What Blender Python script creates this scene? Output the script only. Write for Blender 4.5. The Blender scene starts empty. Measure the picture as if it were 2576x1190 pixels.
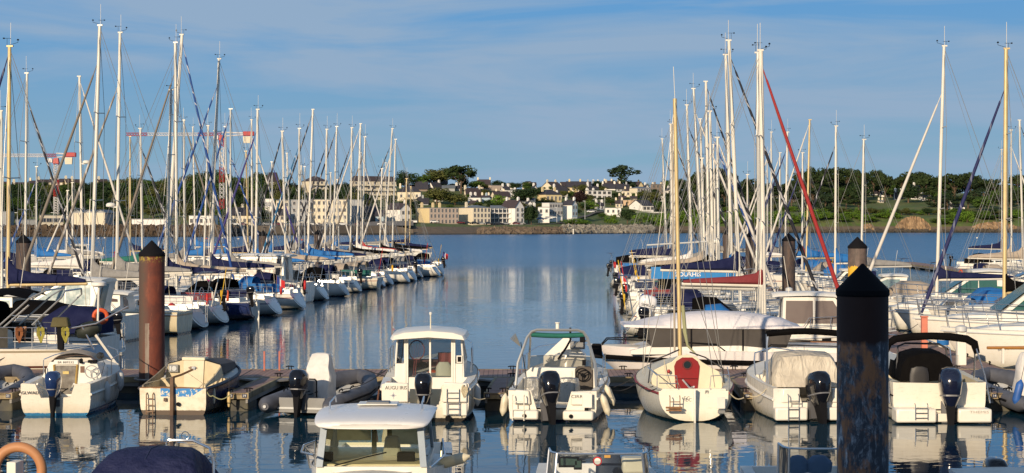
import bpy, math, random
from mathutils import Vector, Matrix
PI = math.pi
R = math.radians
scn = bpy.context.scene
COL = scn.collection
F, CX, CY, H = 4500.0, 1288.0, 563.0, 5.2     # telephoto view: focal length, horizon, eye height above the water

def wx(px, y):
    """world x of a sight line at depth y"""
    return (px - CX) / F * y
def wz(py, y):
    return H - (py - CY) / F * y
def wy(py, z=0.0):
    """depth at which height z shows at image row py"""
    return F * (H - z) / (py - CY)

# ------------------------------------------------------------------ mesh builder
class MB:
    def __init__(s):
        s.v = []; s.f = []; s.m = []; s.mi = 0
        s.M = None
    def add(s, vs, fs):
        o = len(s.v)
        if s.M is not None:
            vs = [s.M @ Vector(p) for p in vs]
        s.v.extend([tuple(p) for p in vs])
        for f in fs:
            s.f.append([i + o for i in f]); s.m.append(s.mi)
        return s
    def box(s, c, d, rz=0.0, rx=0.0, ry=0.0, top=1.0, topy=None, sh=(0, 0)):
        x, y, z = d[0] / 2, d[1] / 2, d[2] / 2
        ty = top if topy is None else topy
        P = [(-x, -y, -z), (x, -y, -z), (x, y, -z), (-x, y, -z),
             (-x * top + sh[0], -y * ty + sh[1], z), (x * top + sh[0], -y * ty + sh[1], z),
             (x * top + sh[0], y * ty + sh[1], z), (-x * top + sh[0], y * ty + sh[1], z)]
        if rz or rx or ry:
            m = Matrix.Rotation(rz, 3, 'Z') @ Matrix.Rotation(ry, 3, 'Y') @ Matrix.Rotation(rx, 3, 'X')
            P = [m @ Vector(p) for p in P]
        P = [(p[0] + c[0], p[1] + c[1], p[2] + c[2]) for p in P]
        return s.add(P, [(0, 3, 2, 1), (4, 5, 6, 7), (0, 1, 5, 4), (1, 2, 6, 5), (2, 3, 7, 6), (3, 0, 4, 7)])
    def tube(s, pts, r, n=6, cap=True, sx=1.0):
        pts = [Vector(p) for p in pts]
        k = len(pts)
        rr = r if isinstance(r, (list, tuple)) else [r] * k
        up = Vector((0, 0, 1))
        vs = []
        t0 = (pts[1] - pts[0]).normalized()
        a = t0.cross(up)
        if a.length < 1e-3: a = t0.cross(Vector((1, 0, 0)))
        a.normalize()
        for i, p in enumerate(pts):
            if i == 0: t = pts[1] - pts[0]
            elif i == k - 1: t = pts[-1] - pts[-2]
            else: t = (pts[i + 1] - pts[i]).normalized() + (pts[i] - pts[i - 1]).normalized()
            if t.length < 1e-9: t = t0.copy()
            t.normalize()
            a = a - t * a.dot(t)
            if a.length < 1e-6: a = t.orthogonal()
            a.normalize()
            b = t.cross(a)
            for j in range(n):
                g = 2 * PI * j / n
                vs.append(p + a * (math.cos(g) * rr[i] * sx) + b * (math.sin(g) * rr[i]))
        fs = []
        for i in range(k - 1):
            for j in range(n):
                fs.append((i * n + j, i * n + (j + 1) % n, (i + 1) * n + (j + 1) % n, (i + 1) * n + j))
        if cap:
            fs.append(tuple(range(n))[::-1]); fs.append(tuple(range((k - 1) * n, k * n)))
        return s.add(vs, fs)
    def lathe(s, prof, c=(0, 0, 0), n=16, sx=1.0, sy=1.0, rx=0.0, rz=0.0, ry=0.0):
        """profile of (radius, height) turned about z"""
        vs = []; k = len(prof)
        for r_, h in prof:
            for j in range(n):
                g = 2 * PI * j / n
                vs.append(Vector((math.cos(g) * r_ * sx, math.sin(g) * r_ * sy, h)))
        if rx or rz or ry:
            m = Matrix.Rotation(rz, 3, 'Z') @ Matrix.Rotation(ry, 3, 'Y') @ Matrix.Rotation(rx, 3, 'X')
            vs = [m @ p for p in vs]
        vs = [(p[0] + c[0], p[1] + c[1], p[2] + c[2]) for p in vs]
        fs = []
        for i in range(k - 1):
            for j in range(n):
                fs.append((i * n + j, i * n + (j + 1) % n, (i + 1) * n + (j + 1) % n, (i + 1) * n + j))
        if prof[0][0] > 1e-4: fs.append(tuple(range(n))[::-1])
        if prof[-1][0] > 1e-4: fs.append(tuple(range((k - 1) * n, k * n)))
        return s.add(vs, fs)
    def ring(s, c, R_, r_, n=28, m=10, rx=PI / 2, rz=0.0, sy=1.0, fl=1.0):
        vs = []
        M_ = Matrix.Rotation(rz, 3, 'Z') @ Matrix.Rotation(rx, 3, 'X')
        for i in range(n):
            a = 2 * PI * i / n
            for j in range(m):
                b = 2 * PI * j / m
                q = R_ + r_ * math.cos(b)
                p = M_ @ Vector((q * math.cos(a), q * math.sin(a) * sy, r_ * math.sin(b) * fl))
                vs.append((p[0] + c[0], p[1] + c[1], p[2] + c[2]))
        fs = [(i * m + j, ((i + 1) % n) * m + j, ((i + 1) % n) * m + (j + 1) % m, i * m + (j + 1) % m) for i in range(n) for j in range(m)]
        return s.add(vs, fs)
    def loft(s, secs, closed=False, cap0=False, cap1=False):
        n = len(secs[0]); vs = [p for q in secs for p in q]; fs = []
        w = n if closed else n - 1
        for i in range(len(secs) - 1):
            for j in range(w):
                fs.append((i * n + j, i * n + (j + 1) % n, (i + 1) * n + (j + 1) % n, (i + 1) * n + j))
        if cap0: fs.append(tuple(range(n))[::-1])
        if cap1: fs.append(tuple(range((len(secs) - 1) * n, len(secs) * n)))
        return s.add(vs, fs)
    def poly(s, pts):
        return s.add(pts, [tuple(range(len(pts)))])
    def prism(s, pts, dv):
        """flat polygon swept along the vector dv"""
        n = len(pts); dv = Vector(dv)
        P = [Vector(p) for p in pts] + [Vector(p) + dv for p in pts]
        return s.add(P, [tuple(range(n))[::-1], tuple(range(n, 2 * n))] + [(i, (i + 1) % n, n + (i + 1) % n, n + i) for i in range(n)])
    def build(s, name, mats, parent=None, smooth=35, bev=0.0, sub=0, loc=None):
        me = bpy.data.meshes.new(name)
        me.from_pydata(s.v, [], s.f)
        if not isinstance(mats, (list, tuple)): mats = [mats]
        for m in mats: me.materials.append(m)
        if len(mats) > 1:
            me.polygons.foreach_set('material_index', s.m)
        me.update()
        if smooth:
            me.polygons.foreach_set('use_smooth', [True] * len(me.polygons))
            me.set_sharp_from_angle(angle=R(smooth))
        o = bpy.data.objects.new(name, me); COL.objects.link(o)
        if parent is not None: o.parent = parent
        if loc is not None: o.location = loc
        if bev:
            b = o.modifiers.new('bevel', 'BEVEL'); b.width = bev; b.segments = 2; b.limit_method = 'ANGLE'; b.angle_limit = R(40)
        if sub:
            b = o.modifiers.new('sub', 'SUBSURF'); b.levels = sub; b.render_levels = sub
        return o

def tag(o, label=None, cat=None, group=None, kind=None):
    if label: o['label'] = label
    if cat: o['category'] = cat
    if group: o['group'] = group
    if kind: o['kind'] = kind
    return o
def empty(name, loc, rz=0.0, label=None, cat=None, group=None, parent=None):
    o = bpy.data.objects.new(name, None); COL.objects.link(o)
    o.location = loc; o.rotation_euler = (0, 0, rz); o.empty_display_size = 0.3
    if parent: o.parent = parent
    return tag(o, label, cat, group)

def text(name, s, size, mat, parent, loc, rot=(PI / 2, 0, 0), ext=0.004, bold=0.0, sx=1.0, align='CENTER', shear=0.0, kids=None):
    cu = bpy.data.curves.new(name, 'FONT'); cu.body = s; cu.size = size; cu.extrude = ext; cu.offset = bold
    cu.align_x = align; cu.align_y = 'CENTER'; cu.shear = shear; cu.resolution_u = 2
    t = bpy.data.objects.new(name, cu); COL.objects.link(t)
    dg = bpy.context.evaluated_depsgraph_get()
    me = bpy.data.meshes.new_from_object(t.evaluated_get(dg))
    bpy.data.objects.remove(t); bpy.data.curves.remove(cu)
    me.materials.clear(); me.materials.append(mat)
    o = bpy.data.objects.new(name, me); COL.objects.link(o)
    o.parent = parent; o.location = loc; o.rotation_euler = rot; o.scale = (sx, 1, 1)
    return o

# ------------------------------------------------------------------ materials
_mc = {}
class NT:
    def __init__(s, name):
        s.m = bpy.data.materials.new(name); s.m.use_nodes = True
        s.t = s.m.node_tree; s.n = s.t.nodes; s.n.clear()
        s.out = s.n.new('ShaderNodeOutputMaterial')
    def new(s, typ, **kw):
        q = s.n.new(typ)
        for k, v in kw.items(): setattr(q, k, v)
        return q
    def set(s, q, key, v):
        if hasattr(v, 'is_output') or isinstance(v, bpy.types.NodeSocket): s.t.links.new(v, q.inputs[key])
        else: q.inputs[key].default_value = v
    def math(s, op, a, b=None, c=None, clamp=False):
        q = s.new('ShaderNodeMath', operation=op); q.use_clamp = clamp
        s.set(q, 0, a)
        if b is not None: s.set(q, 1, b)
        if c is not None: s.set(q, 2, c)
        return q.outputs[0]
    def co(s, kind='Object'):
        return s.new('ShaderNodeTexCoord').outputs[kind]
    def pos(s):
        return s.new('ShaderNodeNewGeometry').outputs['Position']
    def mapping(s, v, scale=(1, 1, 1), rot=(0, 0, 0), loc=(0, 0, 0)):
        q = s.new('ShaderNodeMapping'); s.set(q, 'Vector', v); q.inputs['Scale'].default_value = scale
        q.inputs['Rotation'].default_value = rot; q.inputs['Location'].default_value = loc
        return q.outputs[0]
    def noise(s, v, scale, detail=4, rough=0.55, dist=0.0, w=None):
        q = s.new('ShaderNodeTexNoise'); s.set(q, 'Vector', v)
        q.inputs['Scale'].default_value = scale; q.inputs['Detail'].default_value = detail
        q.inputs['Roughness'].default_value = rough; q.inputs['Distortion'].default_value = dist
        return q.outputs['Fac']
    def ramp(s, fac, stops, interp='LINEAR'):
        q = s.new('ShaderNodeValToRGB'); s.set(q, 'Fac', fac); r = q.color_ramp; r.interpolation = interp
        while len(r.elements) < len(stops): r.elements.new(0.5)
        for e, (p, c) in zip(r.elements, stops):
            e.position = p
            e.color = (c, c, c, 1) if isinstance(c, (int, float)) else (c[0], c[1], c[2], 1)
        return q.outputs['Color']
    def mix(s, fac, a, b, mode='MIX'):
        q = s.new('ShaderNodeMix', data_type='RGBA', blend_type=mode)
        s.set(q, 0, fac)
        for k, v in ((6, a), (7, b)):
            if isinstance(v, (tuple, list)): v = (v[0], v[1], v[2], 1)
            s.set(q, k, v)
        return q.outputs[2]
    def sep(s, v):
        q = s.new('ShaderNodeSeparateXYZ'); s.set(q, 0, v); return q.outputs
    def bump(s, h, strength=0.3, dist=0.02, normal=None):
        q = s.new('ShaderNodeBump'); s.set(q, 'Height', h); s.set(q, 'Strength', strength); s.set(q, 'Distance', dist)
        if normal is not None: s.set(q, 'Normal', normal)
        return q.outputs[0]
    def bsdf(s, color, rough=0.5, metal=0.0, normal=None, spec=0.5, coat=0.0, **kw):
        q = s.new('ShaderNodeBsdfPrincipled')
        if isinstance(color, (tuple, list)): color = (color[0], color[1], color[2], 1)
        s.set(q, 'Base Color', color); s.set(q, 'Roughness', rough); s.set(q, 'Metallic', metal)
        s.set(q, 'Specular IOR Level', spec); s.set(q, 'Coat Weight', coat)
        if normal is not None: s.set(q, 'Normal', normal)
        for k, v in kw.items(): s.set(q, k, v)
        s.t.links.new(q.outputs[0], s.out.inputs['Surface'])
        return q

def mat(name, c, rough=0.5, metal=0.0, dirt=0.12, ds=3.0, bump=0.0, bs=30.0, coat=0.0, spec=0.5, dcol=None, bd=0.01):
    key = (name,)
    if key in _mc: return _mc[key]
    t = NT(name)
    col = c; nrm = None
    if dirt:
        v = t.co()
        n = t.noise(v, ds, 6, 0.6)
        f = t.ramp(n, [(0.38, 0.0), (0.75, 1.0)])
        d = dcol or tuple(x * 0.45 for x in c)
        col = t.mix(t.math('MULTIPLY', f, dirt * 2.2, clamp=True), c, d)
        rough = t.math('ADD', t.math('MULTIPLY', n, 0.25), rough - 0.1, clamp=True)
    if bump:
        nrm = t.bump(t.noise(t.co(), bs, 5, 0.6), bump, bd)
    t.bsdf(col, rough, metal, nrm, spec, coat)
    _mc[key] = t.m
    return t.m

def hullmat(name, base, boot=(0.02, 0.03, 0.05), bz=0.06, stripes=(), streak=0.25):
    """topsides with bottom paint below bz and painted bands (z0, z1, colour), rain streaks and scum at the waterline"""
    if name in _mc: return _mc[name]
    t = NT(name); v = t.co(); x, y, z = t.sep(v)[:3]
    n1 = t.noise(t.mapping(v, (2.5, 2.5, 0.25)), 2.2, 5, 0.65)
    c = t.mix(t.math('MULTIPLY', t.ramp(n1, [(0.45, 0), (0.8, 1)]), streak, clamp=True), base, tuple(q * 0.5 + 0.03 * k for q, k in zip(base, (1.2, 1.0, .6))))
    scum = t.ramp(t.math('ADD', z, t.math('MULTIPLY', t.noise(v, 5), 0.25)), [(bz + 0.05, 1), (bz + 0.42, 0)])
    c = t.mix(t.math('MULTIPLY', scum, 0.55), c, (0.30, 0.26, 0.14))
    n9 = t.noise(t.mapping(v, (1, 1, 4)), 6, 5, 0.7)
    c = t.mix(t.math('MULTIPLY', t.ramp(n9, [(0.55, 0), (0.72, 1)]), 0.30), c, (0.36, 0.27, 0.16))
    for z0, z1, sc in stripes:
        a = t.math('MULTIPLY', t.math('GREATER_THAN', z, z0), t.math('LESS_THAN', z, z1))
        c = t.mix(a, c, sc)
    edge = t.math('ADD', z, t.math('MULTIPLY', t.noise(v, 9), 0.04))
    c = t.mix(t.math('LESS_THAN', edge, bz + 0.02), c, boot)
    t.bsdf(c, t.math('ADD', t.math('MULTIPLY', n1, 0.3), 0.12), 0, None, 0.5, 0.15)
    _mc[name] = t.m
    return t.m

def furlmat(name, a, b=None, freq=0.9, duty=0.2):
    """rolled headsail: cloth wound in a spiral"""
    if name in _mc: return _mc[name]
    t = NT(name); v = t.co(); x, y, z = t.sep(v)[:3]
    ang = t.math('DIVIDE', t.math('ARCTAN2', y, x), 2 * PI)
    ph = t.math('FRACT', t.math('ADD', t.math('ADD', t.math('MULTIPLY', z, freq), ang), t.math('MULTIPLY', t.noise(t.mapping(v, (0, 0, 1)), 0.7, 3), 2.5)))
    col = t.mix(t.math('MULTIPLY', t.noise(v, 4), 0.5), a, tuple(q * 0.6 for q in a))
    if b is not None:
        col = t.mix(t.math('LESS_THAN', ph, duty), col, b)
    t.bsdf(col, 0.75, 0, t.bump(ph, 0.5, 0.03))
    _mc[name] = t.m
    return t.m

def glassmat(name, tint=(0.55, 0.65, 0.68), alpha=0.35, rough=0.02):
    """thin marine glazing: part mirror, part tinted see-through"""
    if name in _mc: return _mc[name]
    t = NT(name)
    tr = t.new('ShaderNodeBsdfTransparent'); tr.inputs[0].default_value = (*tint, 1)
    gl = t.new('ShaderNodeBsdfPrincipled'); gl.inputs['Base Color'].default_value = tuple(q * 0.12 for q in tint) + (1,)
    gl.inputs['Roughness'].default_value = rough; gl.inputs['Specular IOR Level'].default_value = 0.8
    fr = t.new('ShaderNodeFresnel'); fr.inputs[0].default_value = 1.5
    f = t.math('ADD', t.math('MULTIPLY', fr.outputs[0], 0.9), alpha, clamp=True)
    mx = t.new('ShaderNodeMixShader'); t.set(mx, 0, f)
    t.t.links.new(tr.outputs[0], mx.inputs[1]); t.t.links.new(gl.outputs[0], mx.inputs[2])
    t.t.links.new(mx.outputs[0], t.out.inputs[0])
    _mc[name] = t.m
    return t.m

WHITE = mat('gelcoat white', (0.80, 0.77, 0.70), 0.3, dirt=0.10, coat=0.1, dcol=(0.5, 0.45, 0.33))
DECKW = mat('deck white', (0.74, 0.72, 0.66), 0.55, dirt=0.16, ds=2.0, dcol=(0.42, 0.40, 0.34))
CREAM = mat('gelcoat cream', (0.74, 0.67, 0.50), 0.4, dirt=0.14, dcol=(0.4, 0.34, 0.22))
GREYW = mat('pale grey moulding', (0.55, 0.56, 0.56), 0.45, dirt=0.1)
STEEL = mat('stainless rail', (0.62, 0.62, 0.62), 0.22, metal=0.9, dirt=0.05)
ALU = mat('mast aluminium', (0.58, 0.56, 0.51), 0.4, metal=0.25, dirt=0.10, ds=1.2, dcol=(0.45, 0.42, 0.36))
MASTW = mat('mast white', (0.70, 0.66, 0.58), 0.5, metal=0.0, dirt=0.2, ds=1.2, dcol=(0.5, 0.46, 0.38))
GOLD = mat('mast gold anodised', (0.62, 0.48, 0.25), 0.4, metal=0.2, dirt=0.22, ds=2.0, dcol=(0.36, 0.25, 0.10))
WIRE = mat('rigging wire', (0.30, 0.29, 0.27), 0.4, metal=0.5, dirt=0)
ROPE = mat('rope cream', (0.55, 0.48, 0.34), 0.9, dirt=0.2)
ROPED = mat('rope dark', (0.03, 0.03, 0.035), 0.8, dirt=0)
BLACK = mat('black plastic', (0.008, 0.008, 0.010), 0.8, dirt=0, spec=.12)
BLACKF = mat('black canvas', (0.005, 0.0045, 0.005), 0.95, spec=.04, dirt=0.2, dcol=(0.012, 0.011, 0.010), bump=0.4, bs=6, bd=0.03)
NAVY = mat('navy canvas', (0.010, 0.013, 0.05), 0.85, spec=.1, dirt=0.25, dcol=(0.03, 0.035, 0.09), bump=0.5, bs=5, bd=0.04)
BLUEF = mat('bright blue canvas', (0.008, 0.14, 0.42), 0.75, dirt=0.2, dcol=(0.02, 0.08, 0.25), bump=0.5, bs=5, bd=0.04)
GREYF = mat('grey canvas', (0.26, 0.25, 0.24), 0.85, dirt=0.3, bump=0.5, bs=5, bd=0.04)
TAUPE = mat('taupe canvas', (0.40, 0.33, 0.26), 0.85, dirt=0.2, bump=0.5, bs=5, bd=0.04)
WINEF = mat('wine red canvas', (0.20, 0.025, 0.03), 0.8, dirt=0.2, bump=0.5, bs=5, bd=0.04)
REDF = mat('red canvas', (0.42, 0.02, 0.02), 0.8, dirt=0.2, bump=0.4, bs=5, bd=0.04)
TEALF = mat('green canvas', (0.01, 0.13, 0.10), 0.8, dirt=0.2, bump=0.4, bs=5, bd=0.04)
WHITEF = mat('white canvas', (0.72, 0.69, 0.66), 0.8, dirt=0.2, bump=0.7, bs=3, bd=0.05)
ORANGE = mat('orange foam', (0.62, 0.09, 0.02), 0.6, dirt=0.2)
FENDW = mat('fender vinyl', (0.70, 0.64, 0.50), 0.45, dirt=0.3, ds=6, dcol=(0.35, 0.28, 0.16))
TEAK = mat('teak', (0.26, 0.12, 0.045), 0.6, dirt=0.3, ds=8)
DGLASS = mat('dark glazing', (0.02, 0.03, 0.035), 0.06, dirt=0, spec=0.8)
GLASS = glassmat('clear glazing', (.86, .90, .92), .08)
VGLASS = glassmat('clear vinyl', (0.75, 0.74, 0.70), 0.25, 0.15)
# ------------------------------------------------------------------ camera, light, sky
cam_d = bpy.data.cameras.new('camera'); cam = bpy.data.objects.new('camera', cam_d); COL.objects.link(cam)
cam.location = (0, 0, H); cam.rotation_euler = (PI / 2, 0, 0)
cam_d.sensor_width = 36; cam_d.lens = 36 * F / 2576.0
cam_d.shift_y = -(595 - CY) / 2576.0
cam_d.clip_start = 0.5; cam_d.clip_end = 12000
scn.camera = cam
SUN_EL, SUN_AZ = 17.0, 203.0
w = bpy.data.worlds.new('World'); scn.world = w; w.use_nodes = True
nt = w.node_tree; nt.nodes.clear()
out = nt.nodes.new('ShaderNodeOutputWorld'); bg = nt.nodes.new('ShaderNodeBackground')
sky = nt.nodes.new('ShaderNodeTexSky'); sky.sky_type = 'NISHITA'; sky.sun_disc = False
sky.sun_elevation = R(SUN_EL); sky.sun_rotation = R(SUN_AZ); sky.air_density = 1.0; sky.dust_density = 0.6; sky.ozone_density = 2.5
tc = nt.nodes.new('ShaderNodeTexCoord')
mp = nt.nodes.new('ShaderNodeMapping'); mp.inputs['Scale'].default_value = (2.2, 2.2, 17.0); mp.inputs['Rotation'].default_value = (0, R(4), 0)
nz = nt.nodes.new('ShaderNodeTexNoise'); nz.inputs['Scale'].default_value = 2.1; nz.inputs['Detail'].default_value = 6; nz.inputs['Roughness'].default_value = 0.55; nz.inputs['Distortion'].default_value = 0.5
rp = nt.nodes.new('ShaderNodeValToRGB'); rp.color_ramp.elements[0].position = 0.43; rp.color_ramp.elements[1].position = 0.63
rp.color_ramp.elements[1].color = (0.9, 0.9, 0.9, 1)
mx = nt.nodes.new('ShaderNodeMix'); mx.data_type = 'RGBA'; mx.inputs[7].default_value = (3.0, 4.2, 5.75, 1)
L = nt.links.new
sp = nt.nodes.new('ShaderNodeSeparateXYZ'); L(tc.outputs['Generated'], sp.inputs[0])
def band(stops):
    q = nt.nodes.new('ShaderNodeValToRGB'); r_ = q.color_ramp
    while len(r_.elements) < len(stops): r_.elements.new(0.5)
    for e_, (p_, c_) in zip(r_.elements, stops):
        e_.position = p_; e_.color = (c_[0], c_[1], c_[2], 1)
    L(sp.outputs['Z'], q.inputs[0]); return q
# evening haze colours near the horizon (radiance / 10), the physical sky above them
lowc = band([(0.0, (.27, .43, .545)), (0.045, (.225, .40, .555)), (0.125, (.125, .335, .63)), (0.40, (.04, .16, .45))])
sc = nt.nodes.new('ShaderNodeMix'); sc.data_type = 'RGBA'; sc.blend_type = 'MULTIPLY'; sc.inputs[0].default_value = 1.0; sc.inputs[7].default_value = (10, 10, 10, 1)
L(lowc.outputs[0], sc.inputs[6])
hf_ = band([(0.18, (0, 0, 0)), (0.5, (1, 1, 1))])
bl = nt.nodes.new('ShaderNodeMix'); bl.data_type = 'RGBA'
L(hf_.outputs[0], bl.inputs[0]); L(sc.outputs[2], bl.inputs[6]); L(sky.outputs[0], bl.inputs[7])
L(tc.outputs['Generated'], mp.inputs[0]); L(mp.outputs[0], nz.inputs[0]); L(nz.outputs['Fac'], rp.inputs[0])
L(rp.outputs[0], mx.inputs[0]); L(bl.outputs[2], mx.inputs[6]); L(mx.outputs[2], bg.inputs[0]); L(bg.outputs[0], out.inputs[0])
bg.inputs[1].default_value = 0.10
sd = bpy.data.lights.new('sun', 'SUN'); so = bpy.data.objects.new('sun', sd); COL.objects.link(so)
sd.energy = 5.0; sd.angle = R(0.55); sd.color = (1.0, 0.81, 0.57)
az, el = R(SUN_AZ), R(SUN_EL)
tosun = Vector((math.sin(az) * math.cos(el), math.cos(az) * math.cos(el), math.sin(el)))
so.rotation_euler = tosun.to_track_quat('Z', 'Y').to_euler()
scn.view_settings.view_transform = 'Standard'; scn.view_settings.look = 'None'; scn.view_settings.exposure = 0
scn.render.engine = 'CYCLES'
scn.cycles.max_bounces = 8; scn.cycles.transparent_max_bounces = 16

# ------------------------------------------------------------------ water
t = NT('harbour water'); p = t.pos(); x, y, z = t.sep(p)[:3]
near = t.ramp(t.math('DIVIDE', y, 1000.0), [(0.045, 0.0), (0.075, 0.35), (0.14, 0.75), (0.30, 1.0)])
far = t.ramp(t.math('DIVIDE', y, 1000.0), [(0.175, 0.0), (0.235, 0.8), (0.4, 1.0)])
patch = t.ramp(t.noise(t.mapping(p, (0.02, 0.05, 1)), 1.0, 3), [(0.35, 0.25), (0.65, 1.0)])
h1 = t.noise(t.mapping(p, (1.0, 1.5, 1)), 1.1, 2, 0.5, 0.6)
h2 = t.noise(t.mapping(p, (0.7, 1.5, 1)), 3.6, 3, 0.55, 0.3)
h3 = t.noise(t.mapping(p, (0.6, 1.0, 1)), 0.28, 2, 0.5)
amp = t.math('MULTIPLY', t.math('ADD', 0.22, t.math('MULTIPLY', near, 0.9)), patch)
hh = t.math('ADD', t.math('MULTIPLY', h1, 0.011), t.math('ADD', t.math('MULTIPLY', h2, t.math('MULTIPLY', amp, 0.0085)), t.math('MULTIPLY', h3, 0.012)))
hf = t.math('MULTIPLY', t.noise(t.mapping(p, (0.5, 1.0, 1)), 1.3, 3, 0.6), t.math('MULTIPLY', far, 0.35))
n = t.bump(t.math('ADD', t.math('MULTIPLY', hh, t.math('ADD', 0.5, near)), hf), 1.0, 1.0)
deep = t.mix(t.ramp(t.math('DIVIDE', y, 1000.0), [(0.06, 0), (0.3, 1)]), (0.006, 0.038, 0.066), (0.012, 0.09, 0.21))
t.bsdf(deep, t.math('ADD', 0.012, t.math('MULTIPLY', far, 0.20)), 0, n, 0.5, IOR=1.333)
m = MB(); ys = [-60, 20, 60, 120, 250, 500, 1000, 2500, 6000]
vs = []; fs = []
for yy in ys:
    for xx in (-4000, -400, 0, 400, 4000): vs.append((xx, yy, 0))
for i in range(len(ys) - 1):
    for j in range(4):
        a = i * 5 + j; fs.append((a, a + 1, a + 6, a + 5))
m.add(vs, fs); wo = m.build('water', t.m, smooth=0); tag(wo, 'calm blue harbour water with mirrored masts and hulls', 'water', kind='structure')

# quay, and an added unseen block behind the viewpoint, shaped to shade the near pile
bw = empty('unseen_shade_block', (0, -10, 0), 0, 'tall unseen block added behind the viewpoint to shade the near pile', 'building')
STONE = mat('shade block render', (0.42, 0.40, 0.36), 0.9, dirt=0.2)
m = MB(); m.box((23.5, 0, 8.55), (71, 10, 14.1)); m.build('wall', STONE, bw)
m = MB(); m.box((0, 0, 0), (1.2, 0.08, 1.7)); w0 = None  # dark panes dressing the added shade block
for fl in range(4):
    for k in range(18):
        if w0 is None: w0 = m.build('window', DGLASS, bw); q = w0
        else: q = w0.copy(); COL.objects.link(q)
        q.location = (-10 + k * 3.9, 5.02, 3.3 + fl * 3.0)
m = MB(); m.box((0, -30, 0.7), (400, 57, 1.6)); q = m.build('quay', mat('quay stone', (0.3, 0.28, 0.25), 0.9), None); tag(q, 'stone quay behind the berths', 'quay', kind='structure')
# ------------------------------------------------------------------ far shore: terrain
def lerp_tab(tab, x):
    if x <= tab[0][0]: return tab[0][1]
    for (a, va), (b, vb) in zip(tab, tab[1:]):
        if x <= b:
            f = (x - a) / (b - a); f = f * f * (3 - 2 * f)
            return va + (vb - va) * f
    return tab[-1][1]
SH = [(-1500, 700), (560, 712), (640, 800), (1040, 845), (1300, 880), (1600, 950), (1700, 990), (2300, 1050), (4500, 1080)]
def shore(px): return lerp_tab(SH, px)
TT = [-12, 0, 6, 12, 22, 40, 60, 90, 120, 160, 200, 250, 300, 380, 500, 900]
PL = [-2, 0, 2.4, 3.2, 3.3, 3.4, 3.8, 8, 11, 15, 19, 22, 24, 25, 25, 15]
PM = [-2, -.2, .6, 1.6, 4.2, 4.9, 5.2, 8, 11.5, 15.5, 19.5, 24, 28, 30, 30, 20]
PR = [-2, 0, 1.0, 5.0, 8.5, 10, 11.5, 14, 16.5, 19.5, 22.5, 25, 27, 29, 29, 20]
def ground(px, t):
    def ev(P):
        return lerp_tab(list(zip(TT, P)), t)
    wl = lerp_tab([(560, 1), (700, 0)], px); wr = lerp_tab([(1600, 0), (1900, 1)], px)
    z = ev(PL) * wl + ev(PM) * (1 - wl) * (1 - wr) + ev(PR) * wr
    if t > 30: z += math.sin(px * .013 + t * .02) * .6
    return z
def hit(px, py):
    t = 12.0
    while t < 420:
        Y = shore(px) + t
        if ground(px, t) >= wz(py, Y): break
        t += 2
    return Y
t = NT('hillside'); p = t.pos(); x, y, z = t.sep(p)[:3]
n1 = t.noise(p, 0.05, 5); n2 = t.noise(p, 0.35, 5)
c = t.mix(t.ramp(n1, [(0.4, 0), (0.6, 1)]), (0.06, 0.11, 0.018), (0.12, 0.15, 0.035))
c = t.mix(t.ramp(n2, [(0.45, 0), (0.7, 1)]), c, (0.10, 0.09, 0.045))
sand = t.mix(n2, (0.17, 0.125, 0.085), (0.075, 0.06, 0.045))
zz = t.math('ADD', z, t.math('MULTIPLY', t.math('SUBTRACT', n1, 0.5), 1.5))
c = t.mix(t.ramp(t.math('DIVIDE', zz, 10), [(0.34, 0), (0.40, 1)]), sand, c)
c = t.mix(t.ramp(t.math('DIVIDE', z, 10), [(0.035, 0), (0.06, 1)]), (0.03, 0.027, 0.022), c)
t.bsdf(c, 0.95, 0, t.bump(n2, 0.6, 1.0))
HILL = t.m
m = MB(); U = [-1500, -700, -300] + list(range(-100, 2700, 28)) + [3000, 3600, 4500]
TS = [-12, -3, 0, 2, 4, 6, 9, 12, 16, 22, 30, 40, 50, 60, 75, 90, 105, 120, 140, 160, 180, 200, 225, 250, 275, 300, 340, 380, 440, 500, 700, 900]
rnd = random.Random(5)
secs = []
for u in U:
    q = []
    for tt in TS:
        Y = shore(u) + tt + (rnd.uniform(-1, 1) if 0 < tt < 20 else 0)
        q.append((wx(u, Y), Y, ground(u, tt) + (rnd.uniform(-.25, .25) if tt > 2 else 0)))
    secs.append(q)
m.loft(secs); tag(m.build('hillside', HILL, smooth=60), 'green hillside and sandy foreshore across the bay', 'hill', kind='structure')
# farther blue hills beyond
m = MB(); secs = []
for i in range(60):
    u = -200 + i * 55; Y = 3400
    hz = 55 + 12 * math.sin(i * .31) + 8 * math.sin(i * .83 + 1) + (22 if 1900 < u < 2300 else 0)
    secs.append([(wx(u, Y), Y, -1), (wx(u, Y), Y + 40, hz), (wx(u, Y + 300), Y + 600, 0)])
m.loft(secs); tag(m.build('distant_hills', mat('hazy blue hill', (0.10, 0.16, 0.20), 1.0, dirt=0.1, ds=.01), smooth=60), 'faint blue hills far beyond the shore', 'hills', kind='structure')

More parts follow.
